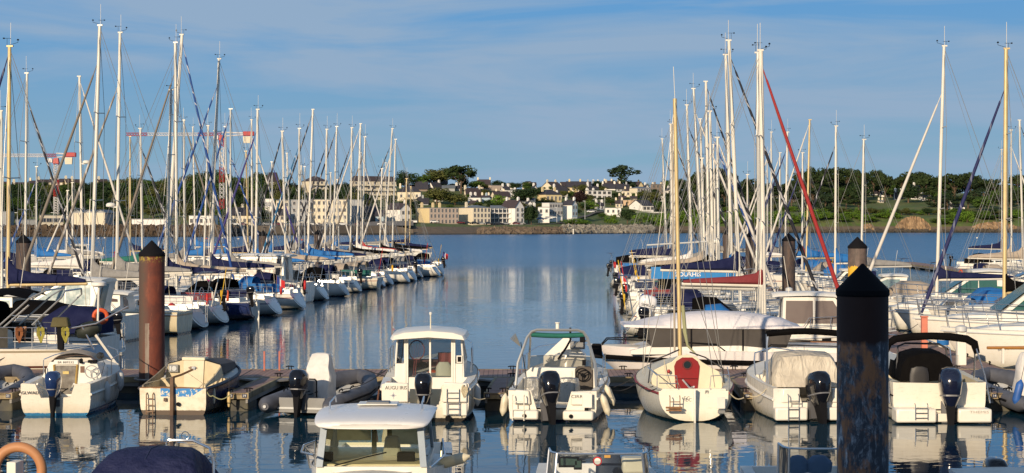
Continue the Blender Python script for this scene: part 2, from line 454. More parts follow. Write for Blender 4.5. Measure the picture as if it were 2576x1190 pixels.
# rocks of the breakwater and revetment
def rockmat(name, a, b, wetz=0.9):
    t = NT(name); p = t.pos(); x, y, z = t.sep(p)[:3]
    q = t.new('ShaderNodeTexVoronoi'); t.set(q, 'Vector', p); q.inputs['Scale'].default_value = 0.55
    c = t.mix(t.sep(q.outputs['Color'])[0], a, b)
    c = t.mix(t.ramp(t.noise(p, 2.5, 5), [(.35, 0), (.7, 1)]), c, tuple(k * .5 for k in a))
    c = t.mix(t.ramp(t.math('ADD', z, t.math('MULTIPLY', t.noise(p, .7), .6)), [(wetz * .6, 1), (wetz, 0)]), c, (0.03, 0.028, 0.02))
    t.bsdf(c, 0.9, 0, t.bump(t.noise(p, 1.5, 5), .5, .4)); return t.m
def rocks(name, px0, px1, n, t0, t1, s0, s1, m_, label, up=0.0, seed=1):
    r = random.Random(seed); m = MB()
    for i in range(n):
        u = r.uniform(px0, px1); tt = r.uniform(t0, t1); Y = shore(u) + tt; s = r.uniform(s0, s1) * r.choice((.7, 1, 1, 1.3))
        cx, cz = wx(u, Y), max(ground(u, tt), -.2 + (tt - t0) / (t1 - t0) * up) + s * .1
        M_ = Matrix.Rotation(r.uniform(0, 6), 3, Vector((r.uniform(-1, 1), r.uniform(-1, 1), r.uniform(-1, 1))).normalized())
        P = []
        for a in (-1, 1):
            for b in (-1, 1):
                for c in (-1, 1):
                    v = M_ @ Vector((a * s * r.uniform(.35, .75), b * s * r.uniform(.35, .75), c * s * r.uniform(.3, .6)))
                    P.append((cx + v[0], Y + v[1], cz + v[2]))
        m.add(P, [(0, 1, 3, 2), (4, 6, 7, 5), (0, 4, 5, 1), (2, 3, 7, 6), (0, 2, 6, 4), (1, 5, 7, 3)])
    tag(m.build(name, m_, smooth=0), label, 'rocks', kind='stuff')
rocks('breakwater_rocks', -200, 590, 3200, 0, 9, 1.3, 2.2, rockmat('brown rock', (0.13, 0.085, 0.05), (0.05, 0.035, 0.022)), 'brown boulders of the low breakwater at the left shore', up=3.3)
rocks('grey_rocks', 1415, 1640, 2200, 0, 12, 1.0, 1.9, rockmat('grey rock', (0.36, 0.33, 0.27), (0.12, 0.10, 0.08)), 'pale grey boulders of the sea defence below the road', up=3.6, seed=3)
rocks('brown_rocks', 1205, 1425, 1900, 0, 9, 1.0, 1.7, rockmat('tan rock', (0.22, 0.16, 0.11), (0.08, 0.06, 0.042)), 'brown boulders piled on the beach below the road', up=2.6, seed=4)
rocks('shore_rocks', 1620, 2700, 2200, -1, 5, .7, 1.6, rockmat('dark shore rock', (0.10, 0.08, 0.06), (0.05, 0.04, 0.03), 1.6), 'dark weedy rocks along the foot of the wooded shore', seed=6)
# quay wall between breakwater and beach
t = NT('old sea wall'); p = t.pos(); z_ = t.sep(p)[2]
br = t.new('ShaderNodeTexBrick'); t.set(br, 'Vector', t.mapping(p, (1, 1, 1), (PI / 2, 0, 0))); br.inputs['Scale'].default_value = 1.3
br.inputs['Color1'].default_value = (.15, .12, .09, 1); br.inputs['Color2'].default_value = (.09, .075, .06, 1); br.inputs['Mortar'].default_value = (.06, .05, .04, 1)
t.bsdf(t.mix(t.ramp(z_, [(.5, 1), (1.2, 0)]), t.mix(.35, br.outputs['Color'], t.mix(t.noise(p, .4, 5), (.2, .16, .12), (.06, .05, .04))), (.03, .03, .025)), .95)
SEAW = t.m
m = MB()
pts = [(u, shore(u) + 3) for u in range(575, 1050, 15)]
m.loft([[(wx(u, Y), Y, -1), (wx(u, Y), Y + .4, 4.3 - 2.2 * max(0, (u - 990) / 60)), (wx(u, Y), Y + 2, 4.3 - 2.2 * max(0, (u - 990) / 60)), (wx(u, Y), Y + 2, 0)] for u, Y in pts]); tag(m.build('sea_wall', SEAW), 'dark stone sea wall below the white seafront flats', 'sea wall')
# tan cliff
t = NT('tan cliff'); p = t.pos()
n1 = t.noise(t.mapping(p, (1, 1, .5)), .35, 6, .7)
t.bsdf(t.mix(t.ramp(n1, [(.35, 0), (.62, 1)]), (.12, .075, .04), (.40, .26, .14)), .95, 0, t.bump(n1, .8, 1.2)); CLIFF = t.m
def cliff(name, px0, px1, py, label):
    m = MB(); r = random.Random(px0); secs = []; n = max(8, int((px1 - px0) / 3))
    for i in range(n + 1):
        u = px0 + (px1 - px0) * i / n; e = max(0.0, math.sin(PI * i / n)) ** .5; Y = shore(u) + 3; zt = wz(py, Y + 10) * e + .5
        secs.append([(wx(u, Y), Y + (1 - f) * 0 + f * 7 + r.uniform(-.8, .8), -.5 + (zt + .5) * f + r.uniform(-.3, .3)) for f in (0, .15, .3, .45, .6, .75, .9, 1)] + [(wx(u, Y), Y + 16, zt * .6)])
    m.loft(secs); tag(m.build(name, CLIFF, smooth=20), label, 'cliff')
cliff('cliff', 2256, 2352, 546, 'bare tan sea cliff under the pines')
cliff('cliff', 2440, 2580, 560, 'low brown cliff at the right end of the wooded shore')
cliff('cliff', 2170, 2210, 564, 'small low brown cliff below the bright bushes')

# road along the front and up the hill, sidewalk
ASPH = mat('asphalt', (0.10, 0.095, 0.09), 0.9, dirt=0.2, ds=.3)
m = MB(); secs = []
for u in range(1000, 1440, 15):
    Y = shore(u) + 38 + 2; secs.append([(wx(u, Y), Y, ground(u, 38) + .35), (wx(u, Y + 9), Y + 9, ground(u, 47) + .4)])
m.loft(secs)
secs = []
for i in range(14):
    f = i / 13; u = 1405 + f * 115; tt = 36 + f * 90; Y = shore(u) + tt; g = ground(u, tt + 3)
    secs.append([(wx(u, Y), Y, g + .5), (wx(u, Y), Y + 9, g + 1.4)])
m.loft(secs); tag(m.build('road', ASPH), 'grey seafront road climbing the hill between the houses', 'road', kind='structure')
m = MB(); secs = []
for u in range(-300, 1060, 20):
    Y = shore(u) + 12; secs.append([(wx(u, Y), Y, max(ground(u, 12), 3.25) + 1.1 * (1 if u > 600 else 0)), (wx(u, Y + 30), Y + 30, max(ground(u, 42), 3.3) + 1.1 * (1 if u > 600 else 0))])
m.loft(secs); tag(m.build('quay_pavement', mat('quay paving', (.2, .18, .16), .9)), 'paved quay behind the breakwater and sea wall', 'quay', kind='structure')

# ------------------------------------------------------------------ houses
SLATE = mat('slate roof', (0.035, 0.033, 0.045), 0.6, dirt=0.2, ds=.6, dcol=(.07, .06, .06))
SLATEB = mat('brown slate roof', (0.058, 0.042, 0.046), 0.7, dirt=0.2, ds=.6)
REDRF = mat('tiled roof', (0.16, 0.06, 0.04), 0.8, dirt=0.2, ds=.6)
GREYRF = mat('zinc roof', (0.16, 0.18, 0.20), 0.5, dirt=0.2, ds=.4)
def wallm(n, c): return mat('wall ' + n, c, 0.9, dirt=0.12, ds=.35, dcol=tuple(k * .65 for k in c))
WW = wallm('white', (.80, .77, .73)); WC = wallm('cream', (.70, .62, .47)); WY = wallm('yellow', (.66, .53, .30)); WP = wallm('pink', (.48, .38, .31)); WS = wallm('granite', (.26, .2, .16)); WG = wallm('grey', (.36, .37, .38)); WB = wallm('pale blue', (.38, .48, .55)); WPE = wallm('peach', (.66, .47, .31))
WIN = mat('window pane', (0.03, 0.035, 0.045), 0.15, dirt=0, spec=.8); SHUT = mat('window frame', (.5, .46, .42), .7, dirt=0)
def house(px0, pxc, px1, pb, pe, pr, roof='ridge', wall=WW, wall2=None, rm=None, rows=0, cols=0, ch=(), Y=None, th=32, dp=9.0, label='', cat='house', name='house', wsz=(1.0, 1.5), grp=None, bal=0, ground_f=True, gw=0):
    """px0..pxc: sunlit end wall, pxc..px1: front; pb, pe, pr: rows of base, eaves and ridge"""
    rm = rm or SLATE; px0, pxc, px1 = float(px0), float(pxc), float(px1)
    if Y is None: Y = hit(pxc, pb)
    k = F / Y; th = R(th) if pxc > px0 + 1 else 0.0
    if th:
        W = (px1 - pxc) / k / math.cos(th); D = (pxc - px0) / k / math.sin(th)
    else: W = (px1 - px0) / k; D = dp
    zb = wz(pb, Y); ze = (pb - pe) / k; zr = (pb - pr) / k
    o = empty(name, (wx(pxc, Y), Y, zb), th, label, cat, grp)
    o.rotation_euler = (0, 0, th)      # front runs along local +x, end wall along local +y
    m = MB(); m.box((W / 2, D / 2, ze / 2 - 2), (W, D, ze + 4))
    if roof == 'ridge': m.prism([(0, 0, ze - .01), (0, D, ze - .01), (0, D / 2, zr - .15)], (W, 0, 0))
    if roof == 'gable': m.prism([(0, 0, ze - .01), (W, 0, ze - .01), (W / 2, 0, zr - .15)], (0, D, 0))
    m.build('wall', [wall], o, smooth=0)
    if wall2: # differently painted front
        m = MB(); m.box((W / 2, -.06, ze / 2), (W - .1, .1, ze)); m.build('front_wall', wall2, o, smooth=0)
    m = MB(); e = .35
    def slab(a, b, c, d, th_=.22):
        n = (Vector(b) - Vector(a)).cross(Vector(d) - Vector(a)).normalized() * th_
        if n.z < 0: n = -n
        m.prism([a, b, c, d], n)
    if roof == 'ridge':
        sl = (zr - ze) / (D / 2)
        slab((-e, -e, ze - e * sl), (W + e, -e, ze - e * sl), (W + e, D / 2, zr), (-e, D / 2, zr)); slab((-e, D + e, ze - e * sl), (W + e, D + e, ze - e * sl), (W + e, D / 2, zr), (-e, D / 2, zr))
    elif roof == 'gable':
        sl = (zr - ze) / (W / 2)
        slab((-e, -e, ze - e * sl), (-e, D + e, ze - e * sl), (W / 2, D + e, zr), (W / 2, -e, zr)); slab((W + e, -e, ze - e * sl), (W + e, D + e, ze - e * sl), (W / 2, D + e, zr), (W / 2, -e, zr))
    elif roof == 'hip':
        q = min(W, D) * .42; v = [(-e, -e, ze), (W + e, -e, ze), (W + e, D + e, ze), (-e, D + e, ze), (q, D / 2, zr), (W - q, D / 2, zr)]
        if W < D: v[4] = (W / 2, q, zr); v[5] = (W / 2, D - q, zr); m.add(v, [(0, 1, 4), (1, 2, 5, 4), (2, 3, 5), (3, 0, 4, 5), (0, 3, 2, 1)])
        else: m.add(v, [(0, 1, 5, 4), (1, 2, 5), (2, 3, 4, 5), (3, 0, 4), (0, 3, 2, 1)])
    else:
        m.box((W / 2, D / 2, ze + .12), (W + .3, D + .3, .3)); rm = rm if rm is not SLATE else GREYRF
    ro = m.build('roof', rm, o, smooth=0)
    for cx_, cd in ch:
        m = MB(); m.box((W * cx_, D * cd, zr + .1), (1.1, 1.0, 2.6)); m.box((W * cx_, D * cd, zr + 1.55), (.8, .5, .35)); m.build('chimney', wall, ro, smooth=0)
    if rows and cols:
        fh = ze / rows
        for r_ in range(rows):
            for c_ in range(cols):
                m = MB(); x_ = W * (c_ + .5) / cols; z_ = fh * (r_ + .55); a, b = wsz
                b = min(b, fh * .62)
                m.box((x_, -.13, z_), (a + .35, .08, b + .35)); m.mi = 1; m.box((x_, -.19, z_), (a, .08, b)); m.mi = 0; m.box((x_, -.22, z_), (.08, .1, b))
                m.build('window', [SHUT, WIN], o, smooth=0)
    if th and gw:
        for g in range(gw):
            m = MB(); m.box((-.1, D * (g + .5) / gw, ze * .7), (.1, .9, 1.2)); m.build('window', WIN, o, smooth=0)
    if bal:
        fh = ze / bal
        for r_ in range(bal):
            m = MB(); m.box((W / 2, -.9, fh * r_ + fh * .05), (W * .96, 1.7, .18)); m.box((W / 2, -1.75, fh * r_ + .5), (W * .96, .08, .9)); m.build('balcony', wall, o, smooth=0)
    return o
def c9(x): return 977.5 + .17527 * x
def c10(x): return 1329.3 + .17527 * x
def cy(y): return 391 + .17527 * y
def cl(x): return 586.5 + .17707 * x
def cly(y): return 404 + .17707 * y
def cf(x): return .25296 * x
def cfy(y): return 312.8 + .25296 * y
def cr(x): return 2085.3 + .19048 * x
def cry(y): return 391 + .19048 * y
def cm(x): return 1661.7 + .20237 * x
def cmy(y): return 391 + .20237 * y
def H9(x0, xc, x1, b, e, r, *a, **k): return house(c9(x0), c9(xc), c9(x1), cy(b), cy(e), cy(r), *a, **k)
def H10(x0, xc, x1, b, e, r, *a, **k): return house(c10(x0), c10(xc), c10(x1), cy(b), cy(e), cy(r), *a, **k)
def HL(x0, xc, x1, b, e, r, *a, **k): return house(cl(x0), cl(xc), cl(x1), cly(b), cly(e), cly(r), *a, **k)
def HF(x0, xc, x1, b, e, r, *a, **k): return house(cf(x0), cf(xc), cf(x1), cfy(b), cfy(e), cfy(r), *a, **k)
def HR(x0, xc, x1, b, e, r, *a, **k): return house(cr(x0), cr(xc), cr(x1), cry(b), cry(e), cry(r), *a, **k)
def HM(x0, xc, x1, b, e, r, *a, **k): return house(cm(x0), cm(xc), cm(x1), cmy(b), cmy(e), cmy(r), *a, **k)
def YF(px, t_): return shore(px) + t_
# seafront
H9(370, 585, 998, 990, 755, 720, 'flat', WY, WP, rows=3, cols=8, ch=((.12, .8), (.45, .7), (.68, .7)), Y=YF(1080, 55), label='three storey pink fronted apartment block with blank yellow end wall', cat='apartment block', name='apartment_block', wsz=(.8, 1.9))
H9(1000, 1210, 1462, 980, 750, 712, 'hip', WC, WC, GREYRF, rows=3, cols=5, ch=((.1, .6),), Y=YF(1170, 55), label='three storey cream apartment block with yellow end wall and grey roof', cat='apartment block', name='apartment_block', wsz=(.9, 1.9))
o = H9(1465, 1465, 1812, 975, 760, 722, 'ridge', WG, None, GREYRF, Y=YF(1260, 58), dp=10, label='grey roofed seafront flats with three decks of shaded balconies', cat='apartment block', name='apartment_block')
k = F / YF(1260, 58); Wb = (c9(1812) - c9(1465)) / k
for r_ in range(3):
    for c_ in range(6):
        m = MB(); m.box((Wb * (c_ + .5) / 6, -.1, 1.2 + r_ * 2.55), (Wb / 6 * .7, .12, 1.7)); m.build('window', WIN, o, smooth=0)
    m = MB(); m.box((Wb / 2, -1.0, .1 + r_ * 2.55), (Wb, 1.9, .2)); m.box((Wb / 2, -1.95, .6 + r_ * 2.55), (Wb, .06, .12)); m.build('balcony', WW, o, smooth=0)
for c_ in range(7):
    m = MB(); m.box((Wb * c_ / 6, -1.0, 3.9), (.2, 1.9, 7.8)); m.build('partition', WW, o, smooth=0)
H9(1615, 1815, 1945, 970, 745, 640, 'gable', WW, None, SLATEB, rows=3, cols=2, ch=((.5, .1), (.5, .9)), Y=YF(1310, 52), th=45, label='tall white gabled seafront house with bluish glazed side', cat='house')
H9(-60, 165, 320, 995, 770, 685, 'gable', WW, None, SLATEB, rows=2, cols=2, Y=YF(1010, 55), th=40, label='white gabled seafront house with dark roof left of the pink block', ch=((.5, .05),))
H9(325, 325, 408, 1005, 935, 930, 'flat', WW, Y=YF(1042, 46), dp=5, label='small white flat garage beside the yellow end wall', cat='garage', name='garage')
# hill houses, middle
H9(125, 125, 460, 650, 525, 440, 'hip', WC, rows=1, cols=3, label='long pale house with hipped slate roof and three arched windows', ch=((.1, .5),), dp=10)
H9(555, 650, 770, 520, 470, 385, 'ridge', WW, ch=((.95, .5),), label='white gabled house with dark roof below the olive tree', th=45)
H9(385, 385, 560, 525, 480, 375, 'ridge', WS, label='long dark slate roofed house left of the white gable', dp=9)
H9(1075, 1120, 1330, 615, 585, 465, 'ridge', WC, None, SLATEB, ch=((.0, .5), (.95, .5)), rows=1, cols=4, label='cream house under a steep brown slate roof beside the umbrella pine')
H9(1340, 1470, 1620, 505, 430, 428, 'flat', WP, label='blank pink flat roofed block on the hilltop', cat='building', name='building')
H9(1280, 1280, 1460, 440, 415, 345, 'ridge', WC, None, SLATEB, ch=((.0, .5), (.97, .5)), label='maroon roofed house standing on the skyline', dp=8)
H9(1460, 1530, 1745, 650, 590, 515, 'ridge', WC, None, SLATEB, gw=2, label='cream gabled house with brown roof behind the bright tree')
H9(1140, 1140, 1320, 705, 610, 608, 'flat', WW, rows=1, cols=2, label='low white flat roofed house above the cream block', dp=7)
H9(1145, 1232, 1315, 735, 700, 650, 'gable', WW, None, SLATEB, label='small white gable just over the cream block roof', th=50)
H9(1335, 1450, 1480, 705, 605, 575, 'hip', WB, rows=1, cols=1, ch=((.8, .6),), label='pale house with dark roof and antenna terrace', th=50)
H9(1600, 1690, 1835, 600, 500, 498, 'flat', WW, rows=1, cols=2, ch=((.97, .2),), label='white flat roofed villa left of the big dark tree')
H9(1690, 1690, 1785, 455, 405, 403, 'flat', WW, label='small white block on the skyline beside a round tree', dp=7)
H9(1920, 1975, 2080, 450, 400, 372, 'gable', WC, None, SLATEB, label='cream twin gabled house on the skyline')
H9(1880, 1880, 2100, 700, 665, 615, 'ridge', WG, None, GREYRF, label='grey roofed shed among the trees above the road', cat='shed', name='shed', dp=8)
H9(430, 430, 570, 720, 690, 610, 'ridge', WG, None, SLATE, label='dark roof with skylights behind the pink block', ch=((.4, .5),), dp=8)
H9(770, 770, 950, 520, 470, 430, 'ridge', WG, None, GREYRF, label='low grey roofed house behind the umbrella pine trunk', dp=8)
# hill houses, right
H10(195, 345, 490, 495, 450, 378, 'ridge', WC, None, SLATEB, gw=2, ch=((.03, .5), (.85, .5)), label='cream house with dark dormered roof on the skyline', th=42)
H10(350, 385, 565, 575, 515, 445, 'ridge', WW, ch=((.0, .5),), rows=1, cols=3, label='white house with slate roof between two cream houses')
H10(130, 250, 478, 680, 562, 490, 'hip', WY, None, SLATE, rows=1, cols=4, ch=((.0, .4), (.9, .6)), label='square yellow house with hipped slate roof and arched windows', wsz=(.9, 2.2))
H10(550, 550, 790, 530, 455, 372, 'ridge', WY, rows=1, cols=4, ch=((.17, .5), (.82, .5)), label='long yellow house with large dark slate roof', dp=10)
H10(450, 480, 548, 450, 430, 380, 'ridge', WC, None, SLATEB, label='small cream gable right of the dormered roof')
H10(790, 790, 900, 470, 430, 375, 'ridge', WG, ch=((.6, .5),), label='grey house with chimney behind the olive tree', dp=8)
H10(820, 845, 1205, 632, 505, 503, 'flat', WC, WW, rows=2, cols=5, label='long modern cream house with two rows of wide windows', wsz=(2.0, 1.6), ch=((.8, .5),))
H10(835, 872, 1020, 515, 495, 440, 'ridge', WW, label='dark roofed cottage just behind the modern house', ch=((.0, .5), (.97, .5)))
H10(1070, 1070, 1245, 500, 475, 405, 'ridge', WW, ch=((.0, .5), (.98, .5)), label='slate roofed cottage with white chimneys beneath the great cypress', dp=8)
H10(1265, 1265, 1445, 520, 480, 412, 'ridge', WG, rows=1, cols=3, ch=((.8, .5),), label='slate roofed house with grey gable right of the cottage', dp=8)
H10(920, 930, 1060, 460, 440, 392, 'ridge', WG, None, SLATEB, label='brown roofed house on the skyline left of the cypress', ch=((.0, .5),))
H10(1110, 1120, 1310, 420, 405, 375, 'ridge', WC, None, SLATEB, label='low maroon roof right under the great cypress', ch=((.0, .5), (.95, .5)))
H10(1450, 1570, 1660, 490, 450, 375, 'gable', WY, None, SLATEB, label='yellow gabled house with dark roof right of the cypress', th=30, ch=((.9, .5),))
H10(1460, 1562, 1770, 625, 470, 445, 'hip', WC, WG, GREYRF, rows=3, cols=5, label='three storey pale house with zinc roof among trees')
H10(1755, 1765, 1955, 540, 415, 413, 'flat', WS, None, SLATE, rows=2, cols=3, ch=((.3, .5), (.9, .4)), label='granite house with pale framed windows at the right', wsz=(1.1, 1.9))
H10(1340, 1340, 1460, 590, 515, 512, 'flat', WC, rows=1, cols=2, label='low cream extension in front of the zinc roofed house', dp=6)
o = H10(140, 140, 300, 860, 745, 742, 'flat', WW, Y=YF(1370, 62), rows=1, cols=2, dp=8, label='white cubic terrace of the modern villa by the road', cat='villa', name='villa')
H10(197, 300, 492, 875, 680, 672, 'flat', WW, WG, rows=2, cols=5, Y=YF(1390, 68), label='white modern villa with stepped cubic storeys by the road', cat='villa', name='villa')
H10(500, 625, 705, 885, 705, 640, 'gable', WW, WB, SLATE, rows=2, cols=2, Y=YF(1440, 60), th=50, ch=((.5, .06), (.5, .94)), label='narrow tall white gabled house where the road climbs')
H10(1105, 1105, 1330, 855, 755, 750, 'flat', WW, rows=1, cols=3, dp=9, label='white flat roofed bungalow right of the climbing road', cat='bungalow', name='bungalow')
H10(1368, 1465, 1540, 745, 640, 638, 'flat', WPE, rows=1, cols=1, label='peach flat roofed house left of the terrace villa')
o = H10(1465, 1640, 1805, 805, 720, 640, 'ridge', WW, None, SLATE, rows=1, cols=3, label='white villa with dark roof and long terrace balcony', cat='villa', name='villa', wsz=(1.8, 1.6))
m = MB(); m.box((3, -3, -.6), (22, 4, .7)); m.build('terrace', WW, o, smooth=0)
H10(20, 30, 110, 450, 410, 385, 'ridge', WC, None, SLATEB, label='cream gable poking over the dark tree on the skyline')
# flats on the left hill and seafront
HL(940, 1110, 1330, 545, 290, 215, 'hip', WC, None, SLATEB, rows=4, cols=4, bal=4, label='cream apartment block with stacked balconies and dark roof, left of the pair', cat='apartment block', name='apartment_block', Y=1010)
HL(1650, 1700, 2290, 495, 290, 215, 'hip', WC, None, SLATEB, rows=3, cols=7, bal=3, label='wide cream apartment block with long balconies and dark roof on the hill', cat='apartment block', name='apartment_block', Y=1030)
HL(475, 500, 640, 480, 300, 165, 'hip', WC, None, SLATEB, rows=3, cols=2, bal=2, label='narrow apartment block half hidden by trees on the left hill', cat='apartment block', name='apartment_block', Y=1010)
HL(1110, 1110, 1620, 960, 555, 550, 'flat', WC, rows=4, cols=7, label='big pale four storey seafront block with rows of small windows', cat='apartment block', name='apartment_block', Y=YF(800, 40), dp=14)
HL(820, 820, 1108, 960, 560, 555, 'flat', WG, rows=4, cols=3, label='greyish left wing of the big pale seafront block', cat='apartment block', name='apartment_block', Y=YF(760, 44), dp=14)
HL(1622, 1622, 1830, 950, 560, 555, 'flat', WG, label='blank shaded end building right of the big seafront block', cat='building', name='building', Y=YF(890, 48), dp=12)
HL(-20, -20, 345, 945, 775, 665, 'ridge', WC, None, SLATE, rows=1, cols=5, label='cream quayside row under a long dark mansard roof', cat='terrace row', name='terrace_row', Y=YF(610, 40), dp=10, ch=((.35, .5),))
HL(540, 540, 725, 950, 775, 690, 'ridge', WC, None, SLATE, rows=2, cols=3, label='cream quayside house with one skylight in dark roof', Y=YF(690, 40), dp=9)
HL(450, 450, 560, 640, 545, 543, 'flat', WW, label='white block above the quayside roofs', Y=YF(680, 90), dp=8, cat='building', name='building')
HL(610, 610, 790, 700, 560, 550, 'flat', WC, rows=1, cols=3, label='cream flat roofed building behind the quayside house', Y=YF(710, 80), dp=9, cat='building', name='building')
HL(1870, 1870, 2030, 880, 740, 650, 'ridge', WS, None, SLATE, label='dark slate roofed house right of the seafront block', Y=YF(930, 60), dp=8)
HL(2020, 2020, 2140, 895, 785, 700, 'ridge', WB, None, SLATE, rows=1, cols=1, label='pale blue seafront house with grey roof', Y=YF(955, 50), dp=8)
# left hill skyline and port buildings
for x0, xc, x1, b, e, r_, l in ((275, 275, 350, 640, 590, 560, 'small cream house on the left skyline by the tree tops'), (340, 385, 480, 620, 585, 548, 'cream house with white gable end on the left skyline'), (480, 480, 620, 605, 575, 542, 'dark roofed house right of the first crane tower'), (620, 660, 720, 600, 575, 540, 'tiny white gable on the left skyline'), (700, 705, 820, 600, 575, 545, 'low dark roof at the right of the left skyline'), (120, 125, 250, 640, 600, 575, 'cream house at the far left of the skyline'), (950, 985, 1060, 610, 580, 545, 'white gabled cottage alone between the tree tops'), (0, 10, 60, 640, 600, 570, 'partly hidden white house at the left edge')):
    HF(x0, xc, x1, b, e, r_, 'ridge', WC, None, SLATEB, Y=985, label=l, dp=8, ch=((.1, .5),), rows=1, cols=2)
for i, (x0, x1) in enumerate(((715, 815), (835, 925), (945, 1045))):
    HF(x0, x0, x1, 1000, 880, 852, 'gable', WG, WC, GREYRF, Y=760, dp=20, label='%s of the three grey gabled port sheds' % ('leftmost', 'middle', 'rightmost')[i], cat='shed', name='shed', grp='gabled sheds on the port')
HF(1310, 1310, 1650, 1025, 945, 940, 'flat', WW, Y=752, dp=12, label='long low white warehouse behind the breakwater', cat='warehouse', name='warehouse')
HF(390, 400, 600, 1010, 905, 900, 'flat', WC, Y=755, dp=10, rows=1, cols=4, label='flat cream port office below the first crane', cat='building', name='building', wsz=(2, 1.5))
HF(150, 160, 330, 1020, 950, 945, 'flat', WG, Y=756, dp=10, label='low grey port building at the left', cat='building', name='building')
HF(-100, -100, 60, 1000, 870, 865, 'flat', WG, Y=756, dp=12, label='grey port hall at the left edge', cat='building', name='building')
HF(1880, 1880, 2120, 1020, 910, 905, 'flat', WW, Y=758, dp=12, rows=1, cols=5, label='white harbour office behind the second group of masts', cat='building', name='building')
# right shore houses among pines
for x0, xc, x1, b, e, r_, wl, rf, l in (
    (475, 475, 685, 500, 412, 385, WS, SLATEB, 'brown granite house with tall chimneys above the bright bushes'), (505, 570, 690, 530, 500, 440, WW, SLATEB, 'white gabled house with brown roof before the granite house'),
    (690, 695, 870, 545, 520, 483, WW, SLATE, 'long low dark roof with white eaves among the pines'), (860, 875, 990, 585, 540, 462, WW, SLATE, 'white house with dark roof and two dormers among pines'),
    (1100, 1150, 1235, 580, 500, 385, WW, SLATE, 'steep white gabled house rising between pine trunks'), (1225, 1225, 1300, 605, 540, 500, WW, SLATE, 'small white house behind the pine trunks'),
    (1605, 1610, 1790, 710, 680, 640, WW, SLATE, 'low white bungalow at the right under dark pines'), (668, 668, 725, 625, 600, 590, WC, GREYRF, 'tiny cream garden hut on the slope')):
    HR(x0, xc, x1, b, e, r_, 'ridge', wl, None, rf, label=l, dp=8, rows=1, cols=2, ch=((.1, .5), (.9, .5)))
for x0, x1, b, e, r_, l in ((900, 1000, 440, 400, 385, 'white hillside house between the right masts, upper'), (1020, 1140, 500, 470, 450, 'white hillside house between the right masts, lower'), (1400, 1500, 570, 500, 460, 'white hillside house right of the thick mast'), (1600, 1650, 440, 395, 360, 'small white tower house on the right skyline'), (1655, 1745, 570, 540, 500, 'grey roofed house halfway up the right slope'), (1360, 1440, 750, 715, 700, 'low stone hut near the right shore')):
    HM(x0, x0, x1, b, e, r_, 'ridge', WW, None, SLATE, label=l, dp=8, rows=1, cols=2)

# small houses filling the hillside between the larger ones
rf_ = random.Random(21); taken = []
for i in range(90):
    px = 1035 + (i * .618034 % 1) * 655; py_ = rf_.uniform(470, 538); w_ = rf_.uniform(15, 26)
    if any(abs(px - a) < (w_ + b) * .62 and abs(py_ - c) < 11 for a, b, c in taken): continue
    if (1070 < px < 1330 and py_ > 512) or (1345 < px < 1470 and py_ > 515): continue
    taken.append((px, w_, py_)); v_ = len(taken) % 3; hh = rf_.uniform(7, 11)
    if len(taken) > 34: break
    house(px - w_ * .5, px - w_ * (.5 if v_ == 1 else .22), px + w_ * .5, py_, py_ - hh, py_ - hh - rf_.uniform(6, 9), 'gable' if v_ == 2 else 'ridge', (WW, WC, WW)[v_], None, (SLATE, SLATEB, SLATE)[v_], rows=1, cols=2, dp=8, ch=((.06, .5), (.94, .5)) if v_ != 2 else ((.5, .9),),
        label=('small white house with end wall to the sun, packed on the crowded hillside', 'small cream house with long dark roof, packed on the crowded hillside', 'small white house with gable to the bay, packed on the crowded hillside')[v_], grp=('small white side lit houses', 'small cream houses', 'small white gabled houses')[v_], wsz=(.9, 1.3))
# ------------------------------------------------------------------ trees
def leafmat(name, a, b):
    t = NT(name); v = t.co(); oi = t.new('ShaderNodeObjectInfo')
    n = t.noise(v, 5, 3)
    c = t.mix(t.ramp(n, [(.35, 0), (.65, 1)]), a, b)
    c = t.mix(t.math('MULTIPLY', oi.outputs['Random'], .45), c, tuple(q * .45 for q in b))
    q = t.bsdf(c, .8, spec=.15)
    return t.m
ORD20 = ['first', 'second', 'third', 'fourth', 'fifth', 'sixth', 'seventh', 'eighth', 'ninth', 'tenth', 'eleventh', 'twelfth', 'thirteenth', 'fourteenth', 'fifteenth', 'sixteenth', 'seventeenth', 'eighteenth', 'nineteenth', 'last']
LEAF = {'broad': leafmat('leaves green', (.035, .07, .012), (.07, .12, .022)), 'pine': leafmat('pine needles', (.018, .035, .012), (.045, .065, .02)), 'olive': leafmat('leaves olive', (.06, .075, .018), (.11, .115, .035)),
        'cypress': leafmat('cypress needles', (.014, .03, .014), (.035, .055, .024)), 'bush': leafmat('bush leaves', (.07, .14, .014), (.13, .22, .025)), 'dark': leafmat('leaves dark', (.015, .035, .012), (.035, .06, .02)), 'purple': leafmat('leaves purple', (.02, .012, .012), (.045, .022, .02))}
BARK = mat('bark', (.13, .085, .055), .95, dirt=.4, ds=2)
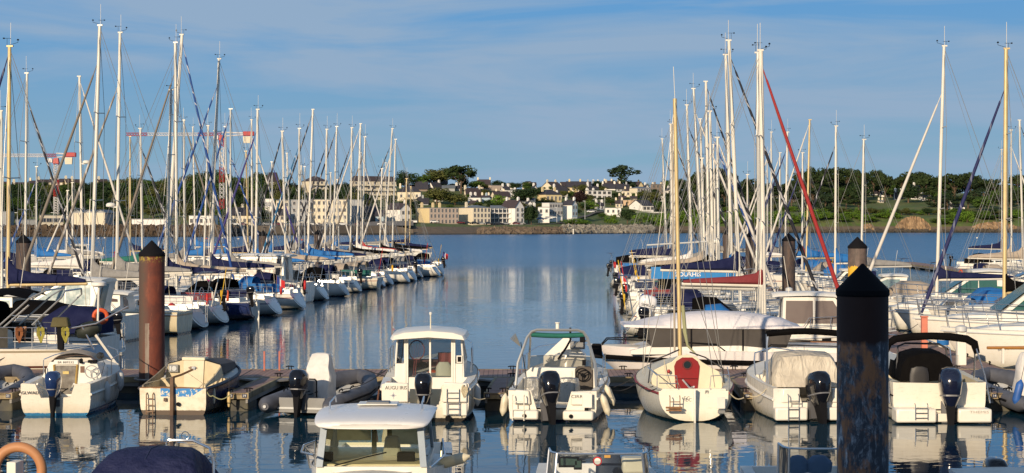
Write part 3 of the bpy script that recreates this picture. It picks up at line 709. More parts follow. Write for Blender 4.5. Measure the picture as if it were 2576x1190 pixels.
def crown_mesh(kind, seed):
    r = random.Random(seed); m = MB(); cl_ = []
    if kind == 'pine':
        for i in range(24):
            a = r.uniform(0, 2 * PI); q = math.sqrt(r.random()) * .44; cl_.append((q * math.cos(a), q * math.sin(a), (.84 - q * q * .9 + r.uniform(-.10, .07)), r.uniform(.09, .16), .6))
        for i in range(7): a = r.uniform(0, 6.3); q = r.uniform(.15, .38); cl_.append((q * math.cos(a), q * math.sin(a), r.uniform(.45, .68), .12, .5))
    elif kind == 'cypress':
        for i in range(26):
            h = r.uniform(.12, .93); a = r.uniform(0, 6.3); q = .40 * math.sin(PI * min(1, (1.02 - h) * 1.05)) ** .6 * r.uniform(.5, 1); cl_.append((q * math.cos(a), q * math.sin(a), h, r.uniform(.10, .16), .7))
    elif kind == 'bush':
        for i in range(16):
            a = r.uniform(0, 6.3); q = math.sqrt(r.random()) * .4; cl_.append((q * math.cos(a), q * math.sin(a), r.uniform(.15, .75) * (1 - q), r.uniform(.14, .22), .8))
    else:
        for i in range(28):
            d = Vector((r.gauss(0, 1), r.gauss(0, 1), r.gauss(0, 1))).normalized() * r.uniform(.35, 1); cl_.append((d.x * .37, d.y * .37, .55 + d.z * .33, r.uniform(.13, .20), .85))
    for x, y, z, s, fl in cl_:
        for i in range(72):
            d = Vector((r.gauss(0, 1), r.gauss(0, 1), r.gauss(0, 1))).normalized()
            p = Vector((x, y, z)) + Vector((d.x, d.y, d.z * fl)) * s * r.uniform(.75, 1.1)
            nrm = (d + Vector((r.uniform(-.6, .6), r.uniform(-.6, .6), r.uniform(-.3, .7)))).normalized()
            a = nrm.orthogonal().normalized(); b = nrm.cross(a); q = r.uniform(.018, .042)
            m.add([p + a * q, p + b * q * .8, p - a * q, p - b * q * .8], [(0, 1, 2, 3)])
    o = m.build('crown', LEAF.get(kind, LEAF['broad']), None, smooth=0); me = o.data; bpy.data.objects.remove(o)
    m = MB(); top = .75 if kind != 'bush' else .4
    m.tube([(0, 0, -.12), (.01, 0, .2), (.0, .01, .45), (.02, 0, top)], [.035, .026, .018, .008], 6)
    for x, y, z, s, fl in cl_[:8]:
        m.tube([(0, 0, max(.25, z - .35)), (x * .5, y * .5, z - .12), (x, y, z)], [.014, .009, .004], 4)
    o = m.build('trunk', BARK, None, smooth=60); mt = o.data; bpy.data.objects.remove(o)
    return me, mt
CR = {}
TN = {'broad': ('broadleaf_tree', 'tree'), 'olive': ('olive_green_tree', 'tree'), 'pine': ('pine_tree', 'pine tree'), 'cypress': ('cypress_tree', 'cypress tree'), 'bush': ('bush', 'bush'), 'dark': ('broadleaf_tree', 'tree'), 'purple': ('purple_leaved_tree', 'tree')}
def tree(px, pt, wpx, kind, Y, label, group, v=0, zb=None):
    key = (kind, v % 3)
    if key not in CR:
        CR[key] = crown_mesh('broad' if kind in ('olive', 'dark', 'purple') else kind, hash(kind) % 7 + v % 3 if False else len(CR) * 7 + 3)
        if kind in ('olive', 'dark', 'purple'): CR[key][0].materials.clear(); CR[key][0].materials.append(LEAF[kind])
    me, mt = CR[key]; g = ground(px, Y - shore(px)) if zb is None else zb
    h = wz(pt, Y) - g; s = wpx / F * Y
    if h < 1.5: h = 1.5
    nm, cat = TN[kind]
    o = empty(nm, (wx(px, Y), Y, g), (v * 1.7) % 6.28, label, cat, group)
    o.scale = (s, s, h * (1.45 if kind == 'bush' else 1.04))
    for n_, d_ in (('crown', me), ('trunk', mt)):
        c = bpy.data.objects.new(n_, d_); COL.objects.link(c); c.parent = o
# landmark trees on the skyline
T9 = [(230, 190, 270, 'dark', 520, 'dark round tree on the skyline above the pale hipped house'), (450, 250, 260, 'broad', 500, 'green tree between the dark round tree and the olive tree'), (720, 140, 420, 'olive', 480, 'large olive green tree on the skyline left of the umbrella pine'),
      (1040, 118, 320, 'pine', 540, 'tall umbrella pine with bare leaning trunk on the skyline'), (1075, 295, 180, 'dark', 520, 'dark green tree right behind the umbrella pine trunk'), (1250, 345, 220, 'broad', 500, 'low green tree right of the umbrella pine'),
      (1580, 345, 230, 'dark', 490, 'dark tree behind the pink block on the skyline'), (1830, 388, 190, 'dark', 500, 'round dark tree on the skyline before the twin gables'), (690, 425, 320, 'olive', 720, 'broad olive tree in the slope above the pink block, left'),
      (960, 520, 320, 'olive', 725, 'grey olive tree above the cream block, right'), (1590, 555, 180, 'bush', 730, 'bright yellow green tree beside the white gabled house'), (1950, 440, 300, 'dark', 700, 'big dark green tree in mid slope right of the white villa'),
      (2010, 680, 190, 'dark', 980, 'dark tree right of the glazed gabled house'), (300, 600, 300, 'dark', 900, 'dark bushy tree left of the pink block'), (1400, 470, 130, 'olive', 620, 'small grey green tree left of the white flat villa'), (20, 560, 200, 'olive', 700, 'olive bush left of the hipped house')]
for i, (x, yt, w_, kd, yb, l) in enumerate(T9):
    tree(c9(x), cy(yt), w_ * .17527 * 1.45, kd, hit(c9(x), cy(yb)) if yb < 950 else YF(c9(x), 62), l, None, i)
T10 = [(1340, 135, 430, 'cypress', 470, 'great spreading cypress on the skyline at the right'), (985, 338, 160, 'dark', 460, 'small dark tree on the skyline left of the great cypress'), (745, 405, 180, 'olive', 560, 'olive tree before the long yellow house'), (730, 485, 240, 'purple', 720, 'purple leaved tree left of the modern cream house'),
       (615, 495, 90, 'broad', 620, 'small green tree left of the purple leaved tree'), (880, 662, 220, 'bush', 790, 'bright green bush where the road climbs'), (500, 490, 130, 'olive', 610, 'grey green shrub beside the square yellow house'), (1420, 735, 210, 'dark', 925, 'dark rounded tree between bungalow and terrace villa'),
       (1760, 490, 320, 'olive', 680, 'wide green tree before the granite house'), (1540, 525, 150, 'broad', 640, 'light green tree before the zinc roofed house'), (880, 545, 130, 'olive', 660, 'shrub at the left end of the modern house'), (1180, 615, 160, 'broad', 710, 'green hedge tree at the right end of the modern house'),
       (1270, 520, 130, 'dark', 640, 'dark tree beside the street lamp'), (70, 430, 220, 'dark', 640, 'dark tree left of the square yellow house'), (40, 690, 190, 'dark', 950, 'dark tree beside the white villa carport'), (280, 630, 240, 'olive', 690, 'low shrubbery above the white villa'), (1900, 640, 200, 'broad', 800, 'green tree right of the terrace villa'),
       (1600, 830, 220, 'bush', 960, 'bright green bush on the slope below the terrace villa'), (1800, 840, 240, 'bush', 1000, 'bright bush at the right end of the grey rocks'), (1180, 850, 180, 'bush', 900, 'low garden shrub before the bungalow'), (1440, 600, 140, 'dark', 700, 'dark shrub left of the peach house'), (640, 900, 300, 'bush', 960, 'low bushes above the brown rocks'),
       (820, 930, 160, 'bush', 1000, 'small bright bush over the rocks by the slipway')]
for i, (x, yt, w_, kd, yb, l) in enumerate(T10):
    Yt = hit(c10(x), cy(yb)) if yb < 900 else YF(c10(x), 34 if yb > 940 else 45)
    tree(c10(x), cy(yt), w_ * .17527 * 1.4, kd, Yt, l, None, i + 1)
# woods: rows of individual trees under a skyline profile
def wood(px0, px1, prof, n, kinds, t0, t1, wr, label, group, seed, low=0.0, skip=()):
    r = random.Random(seed)
    for i in range(n):
        px = px0 + (px1 - px0) * (i * .618034 % 1.0); f = (i + .5) / n      # back rows first
        Y = shore(px) + t1 + (t0 - t1) * f
        if any(a < px < b for a, b in skip) and f > .38: continue
        top = lerp_tab(prof, px) + (8 if skip else 0)
        bot = CY + (H - ground(px, Y - shore(px))) * F / Y
        pt = top + (bot - 36 - top) * (f ** 1.1) * (1 - low) + r.uniform(-3, 13) * (1 if i % 3 else .2)
        kd = r.choice(kinds)
        tree(px, pt, r.uniform(*wr), kd, Y, label[kd] if isinstance(label, dict) else label, group, i)
PFL = [(-50, 458), (210, 460), (300, 443), (350, 443), (400, 450), (460, 435), (505, 422), (545, 422), (600, 436), (650, 430), (700, 437), (725, 450), (760, 470), (840, 470), (870, 452), (940, 470)]
LB = {k_: 'one of the %s trees massed in the wood behind the left port' % n_ for k_, n_ in (('broad', 'leafy green'), ('dark', 'dark green'), ('olive', 'olive green'), ('pine', 'flat topped pine'), ('cypress', 'dark conifer'))}
wood(-20, 930, PFL, 210, ('broad', 'dark', 'dark', 'olive', 'dark'), 62, 300, (38, 64), LB, 'trees of the left wood', 11)
PFR = [(1690, 436), (1730, 438), (1790, 424), (1835, 422), (1850, 447), (1880, 450), (1980, 455), (2000, 432), (2040, 422), (2165, 421), (2185, 428), (2230, 436), (2260, 446), (2290, 434), (2330, 433), (2350, 455), (2370, 440), (2440, 437), (2480, 443), (2520, 450), (2576, 438), (2700, 440)]
LR = {k_: 'one of the %s standing in the wood on the right shore' % n_ for k_, n_ in (('pine', 'flat topped pines'), ('cypress', 'dark conifers'), ('dark', 'dark leafy trees'), ('broad', 'green leafy trees'), ('olive', 'olive green trees'))}
wood(1700, 2640, PFR, 135, ('pine', 'pine', 'cypress', 'dark', 'broad'), 75, 290, (38, 84), LR, 'trees of the right wood', 12, low=.06, skip=((1842, 1874), (1943, 1967), (2000, 2018), (2172, 2276), (2292, 2334), (2388, 2428)))
for i, (px, pt_, w_) in enumerate(((1768, 428, 52), (1800, 419, 74), (1828, 424, 52), (1888, 446, 44), (2012, 430, 48), (2046, 419, 62), (2086, 417, 70), (2128, 420, 66), (2160, 426, 44), (2198, 424, 46), (2226, 434, 44), (2268, 436, 46), (2302, 429, 70), (2330, 436, 44), (2362, 438, 32), (2402, 433, 64), (2434, 431, 60), (2462, 441, 44), (2508, 447, 50), (2560, 436, 52))):
    tree(px, pt_, w_ * 1.15, 'pine', YF(px, 150 + (i * 37) % 90), 'tall flat topped pine standing out of the right wood, %s from the left' % (ORD20[i]), 'tall pines of the right wood', i)
r = random.Random(8)
for i in range(84):
    px = 1660 + i * 11 + r.uniform(-5, 5)
    if 2250 < px < 2354: continue
    tree(px, r.uniform(526, 552), r.uniform(38, 62), 'bush' if px < 2260 or r.random() < .4 else 'broad', YF(px, r.uniform(12, 30)), 'one of the %s bushes lining the right shore' % ('bright green' if px < 2260 else 'green'), 'bushes along the right shore' if px < 2260 else 'bushes right of the tan cliff', i)
for i in range(105):
    px = 1090 + (i * .618034 % 1) * 600; yy = 464 + r.uniform(0, 88)
    tree(px, yy - r.uniform(8, 14), r.uniform(20, 34), r.choice(('broad', 'dark', 'olive')), hit(px, yy + 4), 'small garden tree tucked between the hillside houses', 'garden trees between the houses', i)

for i in range(70):
    px = 1700 + (i * .618034 % 1) * 900; tt = 34 + (i * .381966 % 1) * 55; Yt = YF(px, tt); b_ = CY + (H - ground(px, tt)) * F / Yt
    tree(px, b_ - r.uniform(7, 20), r.uniform(22, 46), ('olive', 'dark', 'bush', 'broad', 'olive')[i % 5], Yt, 'one of the %s scrub clumps dotted over the right hand slope' % ('olive', 'dark', 'bright green', 'green', 'olive')[i % 5], 'scrub clumps of the right slope', i)
# ------------------------------------------------------------------ shore cars, lamps, cranes
CARC = {'white': (.7, .7, .68), 'black': (.015, .015, .018), 'dark red': (.12, .015, .02), 'grey': (.25, .26, .27), 'blue': (.02, .06, .18)}
def car_parts(o, c):
    pm = mat('car paint ' + c, CARC[c], .25, dirt=0, coat=.6)
    m = MB(); prof = [(-2.1, .35), (-2.15, .75), (-1.95, 1.0), (1.0, .95), (2.0, .8), (2.15, .5), (2.1, .32)]
    m.prism([(x_, -.88, z_) for x_, z_ in prof], (0, 1.76, 0)); bd = m.build('body', pm, o, bev=.06)
    m = MB(); prof = [(-1.85, .97), (-1.35, 1.42), (.15, 1.45), (1.0, .95)]
    m.prism([(x_, -.74, z_) for x_, z_ in prof], (0, 1.48, 0)); m.build('glasshouse', WIN, o, bev=.05)
    m = MB(); m.box((-.55, 0, 1.46), (1.5, 1.3, .06)); m.build('roof_panel', pm, o)
    for x_ in (-1.3, 1.35):
        for y_ in (-.8, .8):
            m = MB(); m.lathe([(.1, -.1), (.32, -.1), (.32, .1), (.1, .1)], (x_, y_, .32), 12, rx=PI / 2); m.build('wheel', BLACK, o)
_cars = {}
def car(px, Y, z, c, rz, label):
    o = empty('parked_car', (wx(px, Y), Y, z), rz, label, 'car', 'cars parked along the far seafront')
    if c in _cars:
        for q in _cars[c].children: d = q.copy(); COL.objects.link(d); d.parent = o
    else: car_parts(o, c); _cars[c] = o
for px, c, l in ((c9(655), 'white', 'white car parked before the pink fronted block'), (c9(1035), 'dark red', 'dark red car at the left of the cream block'), (c9(1135), 'black', 'black car second from the pink block'), (c9(1240), 'black', 'small black car before the first windows of the cream block'),
                 (c9(1335), 'grey', 'grey car before the cream block doorway'), (c9(1440), 'black', 'black car between cream block and balconies'), (c9(1590), 'black', 'black car under the left balconies'), (c9(1690), 'grey', 'grey car under the middle balconies'), (c9(1835), 'dark red', 'dark red car before the glazed gabled house'), (c9(1905), 'grey', 'grey car at the right end of the seafront row')):
    Y = YF(px, 42); car(px, Y, ground(px, 44) + .4, c, R(3), l)
for px, py_, c, l in ((c10(175), 925, 'blue', 'blue car by the villa carport'), (c10(285), 918, 'white', 'white car parked before the modern villa'), (c10(345), 905, 'white', 'second white car right of the carport'), (c10(890), 822, 'white', 'white car parked uphill beside the wall'), (c10(925), 812, 'grey', 'grey car parked highest on the climbing road')):
    Y = YF(px, 45 if py_ > 850 else 75); car(px, Y, wz(cy(py_) , Y), c, R(8), l)
for i, (px, c) in enumerate(((258, 'white'), (275, 'blue'), (290, 'blue'), (330, 'white'), (350, 'grey'), (372, 'white'), (405, 'blue'), (440, 'grey'), (480, 'white'), (590, 'white'), (612, 'dark red'), (640, 'white'), (672, 'grey'), (700, 'dark red'), (790, 'white'), (830, 'grey'), (862, 'white'), (905, 'dark red'), (960, 'white'))):
    Y = YF(px, 16); car(px, Y, (3.3 if px < 585 else 4.45), c, R(2), '%s car on the quay among the left masts, %s in the row' % (c, ('first', 'second', 'third', 'fourth', 'fifth', 'sixth', 'seventh', 'eighth', 'ninth', 'tenth', 'eleventh', 'twelfth', 'thirteenth', 'fourteenth', 'fifteenth', 'sixteenth', 'seventeenth', 'eighteenth', 'nineteenth')[i]))
def lamp(px, pt, pb, Y, l):
    h = (pb - pt) / F * Y; o = empty('street_lamp', (wx(px, Y), Y, wz(pb, Y)), 0, l, 'street lamp', 'street lamps of the far shore')
    m = MB(); m.tube([(0, 0, -1), (0, 0, h)], [.14, .09]); m.build('pole', GREYW, o)
    m = MB(); m.box((-.5, 0, h), (1.3, .35, .2)); m.build('lamp_head', GREYW, o)
lamp(c10(812), cy(655), cy(890), YF(1470, 34), 'street lamp standing before the narrow white gabled house')
lamp(c10(408), cy(745), cy(935), YF(1400, 34), 'street lamp before the modern white villa')
lamp(c10(1095), cy(580), cy(820), YF(1520, 90), 'tall lamp post left of the white bungalow')
lamp(c10(1330), cy(555), cy(720), YF(1560, 130), 'street lamp beside the dark hillside tree')
lamp(c10(1033), cy(640), cy(760), YF(1510, 110), 'short lamp post above the stone wall')
for i, px in enumerate((44, 92, 135, 412, 605)): lamp(px, 520 if i % 2 else 535, 575, YF(px, 20), 'grey lamp post on the port quay, %s from the left' % ('first', 'second', 'third', 'fourth', 'fifth')[i])
m = MB(); Y = shore(1442) - 4; m.box((wx(1442, Y), Y, .9), (.5, .5, 2.6)); m.box((wx(1442, Y), Y, 2.4), (.7, .7, .4)); tag(m.build('marker_post', MASTW), 'small white marker post at the foot of the brown rocks', 'marker post')

def lattice(m, a, b, w, n, r_, mats=None):
    a = Vector(a); b = Vector(b); d = (b - a).normalized()
    e1 = d.cross(Vector((0, 1, 0))).normalized() if abs(d.y) < .9 else Vector((1, 0, 0)); e2 = d.cross(e1).normalized()
    cs = [(e1 * sx + e2 * sy) * w / 2 for sx, sy in ((-1, -1), (1, -1), (1, 1), (-1, 1))]
    for i in range(n):
        p0 = a + (b - a) * (i / n); p1 = a + (b - a) * ((i + 1) / n)
        if mats: m.mi = mats(i / n)
        for j in range(4):
            m.tube([p0 + cs[j], p1 + cs[j]], r_, 4, cap=False)
            m.tube([p0 + cs[j], p1 + cs[(j + 1) % 4]], r_ * .7, 4, cap=False)
            m.tube([p1 + cs[j], p0 + cs[(j + 1) % 4]], r_ * .7, 4, cap=False)
CRED = mat('crane red', (.42, .03, .03), .5, dirt=.1); CWHT = mat('crane white', (.72, .68, .66), .5, dirt=.1)
def crane(pxt, Y, pyb, pyt, pyj, px0, px1, label, bands, jb):
    k = F / Y; o = empty('tower_crane', (wx(pxt, Y), Y, wz(pyb, Y)), 0, label, 'crane'); h = (pyb - pyt) / k; hj = (pyb - pyj) / k
    m = MB(); lattice(m, (0, 0, 0), (0, 0, h), 1.9, 22, .10, bands); m.build('mast', [CWHT, CRED], o, smooth=0)
    a = (px0 - pxt) / k; b = (px1 - pxt) / k
    m = MB(); lattice(m, (a, 0, hj), (0, 0, hj), 1.3, 36, .085, jb); m.build('jib', [CWHT, CRED], o, smooth=0)
    m = MB(); m.tube([(0, 0, hj + .9), (b, 0, hj + .4)], .3, 4); m.tube([(0, 0, hj - .9), (b, 0, hj + .1)], .25, 4); m.build('counter_jib', CWHT, o)
    m = MB(); m.box((b - 2.2, 0, hj + .3), (5, 1.5, 2.0)); m.build('red_housing', CRED, o, bev=.3)
    m = MB(); m.box((b - 3, 0, hj - 2.4), (3.0, 1.2, 3.0), top=1.15); m.build('counterweight', WC, o)
    m = MB(); m.box((0, 0, h + .6), (2.6, 2.6, 2.4), top=.7); m.build('slewing_ring', CRED, o)
    m = MB(); m.box((-2.4, -1.0, h + .7), (2.2, 1.6, 1.9)); m.build('cab', CWHT, o, bev=.2)
crane(141.6, 790, 545, 408, 391, -40, 190, 'red and white tower crane at the far left', lambda f: 1 if .36 < f < .66 or f > .95 else 0, lambda f: 1 if f > .82 or f < .15 else 0)
crane(558, 800, 570, 350, 338, 318, 638, 'taller red and white tower crane behind the left masts', lambda f: 1 if f < .3 or .46 < f < .66 or f > .9 else 0, lambda f: 1 if f < .22 or f > .74 else 0)
# mooring buoys in the anchorage
for i, (px, y_) in enumerate(((183, 620), (248, 625), (264, 640), (520, 610), (560, 640), (600, 600), (760, 560), (2458, 640))):
    m = MB(); m.lathe([(.02, -.3), (.3, -.2), (.42, .05), (.3, .3), (.05, .42)], (0, 0, 0), 10); o = m.build('mooring_buoy', MASTW if i % 3 else ORANGE, loc=(wx(px, y_), y_, .05)); tag(o, '%s mooring buoy afloat before the %s shore' % ('white' if i % 3 else 'orange', 'left' if px < 1000 else 'right'), 'buoy', 'mooring buoys in the anchorage')
# ------------------------------------------------------------------ pontoons and piles
def plankmat(name, axis):
    t = NT(name); p = t.pos(); x, y, z = t.sep(p)[:3]; a = x if axis == 'x' else y
    fr = t.math('FRACT', t.math('MULTIPLY', a, 1 / .15)); gap = t.math('LESS_THAN', fr, .10)
    fl = t.math('FLOOR', t.math('MULTIPLY', a, 1 / .15)); wn = t.new('ShaderNodeTexWhiteNoise', noise_dimensions='1D'); t.set(wn, 'W', fl)
    n = t.noise(t.mapping(p, (1, 1, 1)), 1.3, 6, .65)
    c = t.mix(wn.outputs[0], (.31, .185, .15), (.24, .145, .12)); c = t.mix(t.ramp(n, [(.4, 0), (.75, 1)]), c, (.34, .24, .20))
    seam = t.math('LESS_THAN', t.math('FRACT', t.math('MULTIPLY', a, 1 / 2.1)), .03)
    c = t.mix(t.math('MAXIMUM', gap, seam), c, (.03, .02, .02))
    t.bsdf(c, .75, 0, t.bump(gap, -.4, .01)); return t.m
PLX = plankmat('deck boards across', 'x'); PLY = plankmat('deck boards along', 'y')
EDGE = mat('pontoon edge timber', (.36, .28, .16), .8, dirt=.5, ds=1.5, dcol=(.10, .07, .04))
FRAME = mat('pontoon frame', (.30, .28, .26), .6, dirt=.4, ds=2)
FLOAT = mat('pontoon float', (.045, .043, .04), .7, dirt=.6, ds=2, dcol=(.10, .09, .06))
PLATE = mat('number plate', (.75, .75, .75), .5, dirt=0)
def cleat(parent, x, y, z, rz=0):
    m = MB(); m.tube([(-.13, 0, .09), (-.06, 0, .11), (.06, 0, .11), (.13, 0, .09)], .018, 5); m.tube([(-.04, 0, 0), (-.04, 0, .11)], .018, 5); m.tube([(.04, 0, 0), (.04, 0, .11)], .018, 5)
    o = m.build('cleat', BLACK, parent); o.location = (x, y, z); o.rotation_euler = (0, 0, rz)
def pontoon(name, a, b, w, label, plank, zt=.5, step=4.0, cleats=True, floats=True, group=None):
    a = Vector((a[0], a[1], 0)); b = Vector((b[0], b[1], 0)); L_ = (b - a).length; ang = math.atan2(b.y - a.y, b.x - a.x)
    o = empty(name, a, ang, label, 'pontoon', group)
    m = MB(); m.box((L_ / 2, 0, zt - .03), (L_, w - .16, .06)); m.build('deck', plank, o, smooth=0)
    m = MB()
    for s in (-1, 1): m.box((L_ / 2, s * (w / 2 - .04), zt - .075), (L_, .08, .17))
    for x_ in (.04, L_ - .04): m.box((x_, 0, zt - .078), (.08, w - .17, .165))
    m.build('edge_beam', EDGE, o, smooth=0)
    m = MB()
    for s in (-1, 1): m.box((L_ / 2, s * (w / 2 - .06), zt - .22), (L_ - .1, .06, .12))
    m.build('frame_rail', FRAME, o, smooth=0)
    if floats:
        n = max(1, int(L_ / step))
        for i in range(n):
            m = MB(); m.box((L_ * (i + .5) / n, 0, 0.0), (min(2.2, L_ / n * .7), w - .2, .5)); m.build('float', FLOAT, o, smooth=0, bev=.04)
    if cleats:
        n = max(1, int(L_ / 3.5))
        for i in range(n):
            for s in (-1, 1): cleat(o, L_ * (i + .5) / n, s * (w / 2 - .12), zt)
    return o
pontoon('main_pontoon', (-34, 56.3), (34, 56.3), 3.0, 'long brown decked pontoon crossing the whole view behind the front boats', PLX)
def mainX(px): return wx(px, 54.8)
FING = ((8, '22', '21', 'at the left edge'), (600, '20', '19', 'right of the old cream boat'), (1245, '18', '17', 'between the two white cabin boats'), (1895, '16', '15', 'right of the red doored sailboat'), (2515, '14', '13', 'right of the black bimini boat'))
PLBG = mat('plate navy', (.01, .02, .06), .5, dirt=0)
for px, nl, nr, lb in FING:
    xe = wx(px, 49.8); xd = xe + .25
    o = pontoon('finger_pontoon', (xe, 49.6), (xd, 54.79), .62, 'narrow brown finger pontoon %s, berths %s and %s' % (lb, nl, nr), PLY, zt=.5, floats=False, cleats=False)
    m = MB(); m.box((.75, 0, .0), (1.3, .58, .62), top=.95); m.build('float', FLOAT, o, smooth=0, bev=.04)
    m = MB()
    for s in (-1, 1): m.prism([(5.2, s * .30, .49), (5.2, s * 1.1, .49), (4.2, s * .30, .49)], (0, 0, -.05))
    m.build('gusset', FRAME, o, smooth=0)
    for s in (-1, 1): cleat(o, .35, s * .24, .5, PI / 2)
    m = MB(); m.box((-.01, .2, .43), (.015, .13, .10)); q = m.build('number_plate', PLBG, o, smooth=0)
    m = MB(); m.box((-.01, -.2, .43), (.015, .13, .10)); q2 = m.build('number_plate', PLBG, o, smooth=0)
    text('number', nl, .095, PLATE, q, (-.022, .2, .43), (PI / 2, 0, -PI / 2)); text('number', nr, .095, PLATE, q2, (-.022, -.2, .43), (PI / 2, 0, -PI / 2))
XL = lambda y: -33.15 + .085 * y
XR = lambda y: 12.0 + .046 * y
pontoon('branch_pontoon', (XR(57.9) + .0, 57.9), (XR(200), 200), 2.6, 'brown pontoon running away from the main one between the right hand boats', PLX, step=6)
pontoon('branch_pontoon', (XL(57.9), 57.9), (XL(215), 215), 2.6, 'brown pontoon running away between the left hand boats', PLX, step=6)
pontoon('branch_pontoon', (-48 + .085 * 60, 60), (-48 + .085 * 320, 320), 2.4, 'farther left pontoon with its own rows of masts', PLX, step=6, cleats=False)
pontoon('branch_pontoon', (38 + .046 * 60, 60), (38 + .046 * 220, 220), 2.4, 'farther right pontoon beyond the motor cruisers', PLX, step=6, cleats=False)
# piles
def pilemat(name, cols, sc=1.0, lit=1.0):
    t = NT(name); v = t.co(); x, y, z = t.sep(v)[:3]
    n1 = t.noise(t.mapping(v, (1.6, 1.6, .9)), 2.0 * sc, 7, .68, .6); n2 = t.noise(t.mapping(v, (3, 3, .5)), 2.6, 6, .7); n3 = t.noise(v, 14, 5, .7)
    c = t.mix(t.ramp(n1, [(.42, 0), (.56, 1)]), cols[0], cols[1])
    c = t.mix(t.ramp(n2, [(.56, 0), (.66, 1)]), c, cols[2])
    c = t.mix(t.math('MULTIPLY', t.ramp(n3, [(.5, 0), (.7, 1)]), .5), c, cols[3])
    wl = t.ramp(t.math('ADD', z, t.math('MULTIPLY', n1, .5)), [(.45, 1), (.95, 0)])
    c = t.mix(wl, c, (.02, .022, .015))
    return t, c, (n1, n2, n3, x, y, z)
def pile(px, Y, label, m_, capm=BLACK, r=.39, top=4.66, drop=0):
    o = empty('mooring_pile', (wx(px, Y), Y, 0), 0, label, 'pile')
    m = MB(); m.lathe([(r, -2), (r, top - .46)], n=40); m.build('shaft', m_, o, smooth=50)
    m = MB(); m.lathe([(r + .006, top - .49), (r + .016, top - .47), (r + .016, top - .40), (r + .006, top - .385), (.015, top)], n=40); m.build('cap', capm, o, smooth=25)
    m = MB(); m.ring((0, 0, .5), r + .12, .035, 24, 6, rx=0); q = m.build('pile_guide', FRAME, o)
    return o
RED3, REDA, REDB = (.165, .038, .020), (.10, .026, .017), (.22, .065, .032)
t, c, q_ = pilemat('rust red pile', (RED3, REDA, REDB, (.10, .03, .02)), .5)
# one vertical run of bare grey primer, and a dark weathered flank
st = t.math('MULTIPLY', t.math('MULTIPLY', t.math('LESS_THAN', t.math('ABSOLUTE', t.math('ADD', q_[3], t.math('ADD', .07, t.math('MULTIPLY', t.math('SUBTRACT', q_[2], .5), .05)))), .065), t.math('LESS_THAN', q_[4], 0)), t.math('LESS_THAN', q_[5], 2.2))
c = t.mix(t.math('MULTIPLY', st, t.ramp(q_[1], [(.3, .35), (.5, 1)])), c, (.27, .22, .18))
c = t.mix(t.ramp(t.math('ADD', q_[3], t.math('MULTIPLY', q_[0], .2)), [(.0 , 0), (.001, 0)]), c, c)
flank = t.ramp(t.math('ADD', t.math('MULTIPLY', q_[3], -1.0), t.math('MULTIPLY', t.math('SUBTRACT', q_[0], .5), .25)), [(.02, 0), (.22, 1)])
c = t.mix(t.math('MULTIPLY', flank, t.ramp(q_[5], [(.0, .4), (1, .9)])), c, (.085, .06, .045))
lich = t.math('MULTIPLY', t.ramp(t.math('DIVIDE', q_[5], 5), [(.80, 0), (.83, 1)]), t.ramp(q_[2], [(.5, 0), (.56, 1)]))
c = t.mix(lich, c, (.32, .23, .03))
t.bsdf(c, .75, 0, t.bump(q_[2], .3, .01)); PRED = t.m
t, c, q_ = pilemat('bare rusty pile', ((.07, .085, .11), (.24, .27, .31), (.78, .78, .78), (.22, .14, .09)), .75)
rs = t.ramp(t.noise(t.mapping(t.co(), (1.4, 1.4, .8), loc=(3, 1, 7)), 2.2, 6, .7), [(.49, 0), (.60, 1)]); w2 = t.noise(t.mapping(t.co(), (2.2, 2.2, 1.3), loc=(5, 2, 1)), 1.7, 9, .78, 1.2)
sm = t.noise(t.mapping(t.co(), (7, 7, 1.1)), 2.0, 8, .8, .5); w3 = t.math('ADD', t.math('MULTIPLY', w2, .55), t.math('MULTIPLY', sm, .45)); c = t.mix(t.ramp(w3, [(.50, 0), (.58, 1)]), (.055, .065, .085), (.34, .37, .42)); c = t.mix(t.ramp(w3, [(.57, 0), (.62, 1)]), c, (.75, .76, .78)); c = t.mix(t.math('MULTIPLY', rs, t.ramp(sm, [(.35, .5), (.55, 1)])), c, (.44, .19, .08))
top_ = t.ramp(t.math('DIVIDE', t.math('ADD', q_[5], t.math('MULTIPLY', q_[0], .25)), 5), [(.70, 0), (.715, 1)]); c = t.mix(top_, c, (.035, .012, .008))
t.bsdf(c, .7, 0, t.bump(q_[2], .3, .01)); PNEAR = t.m
t, c, q_ = pilemat('brown pile', ((.10, .065, .05), (.055, .042, .04), (.13, .08, .06), (.06, .04, .03)), .8); t.bsdf(c, .75); PBRN = t.m
t, c, q_ = pilemat('yellow marked pile', ((.17, .12, .10), (.10, .075, .065), (.19, .14, .11), (.06, .04, .03)), .8)
yl = t.math('MULTIPLY', t.math('LESS_THAN', t.math('ADD', q_[5], t.math('MULTIPLY', q_[1], .6)), 3.72), t.math('GREATER_THAN', t.math('ADD', q_[5], t.math('MULTIPLY', q_[1], .4)), 1.6)); c = t.mix(yl, c, (.75, .42, .03)); t.bsdf(c, .7); PYEL = t.m
pile(382, 54.25, 'rust red steel pile with black cone cap standing before the main pontoon', PRED, r=.385, top=4.70)
pile(2170, 27.0, 'huge near pile with black cone cap, scabbed grey and rusty', PNEAR, r=.385, top=4.60)
pile(2157, 74.6, 'steel pile with yellow painted band just behind the huge near pile', PYEL)
pile(1984, 106, 'dark brown pile among the right masts with pointed black cap', PBRN)
pile(1888, 138, 'second brown pile along the right branch pontoon, farther away', PBRN)
pile(1828, 172, 'third brown pile along the right branch pontoon, farthest', PBRN)
pile(59, 96, 'dark pile behind the leftmost masts', PBRN)
pile(662, 150, 'dark brown pile among the left masts near the blue sail cover', PBRN)
pile(800, 171, 'slim dark pile rising amid the far left row', PBRN)
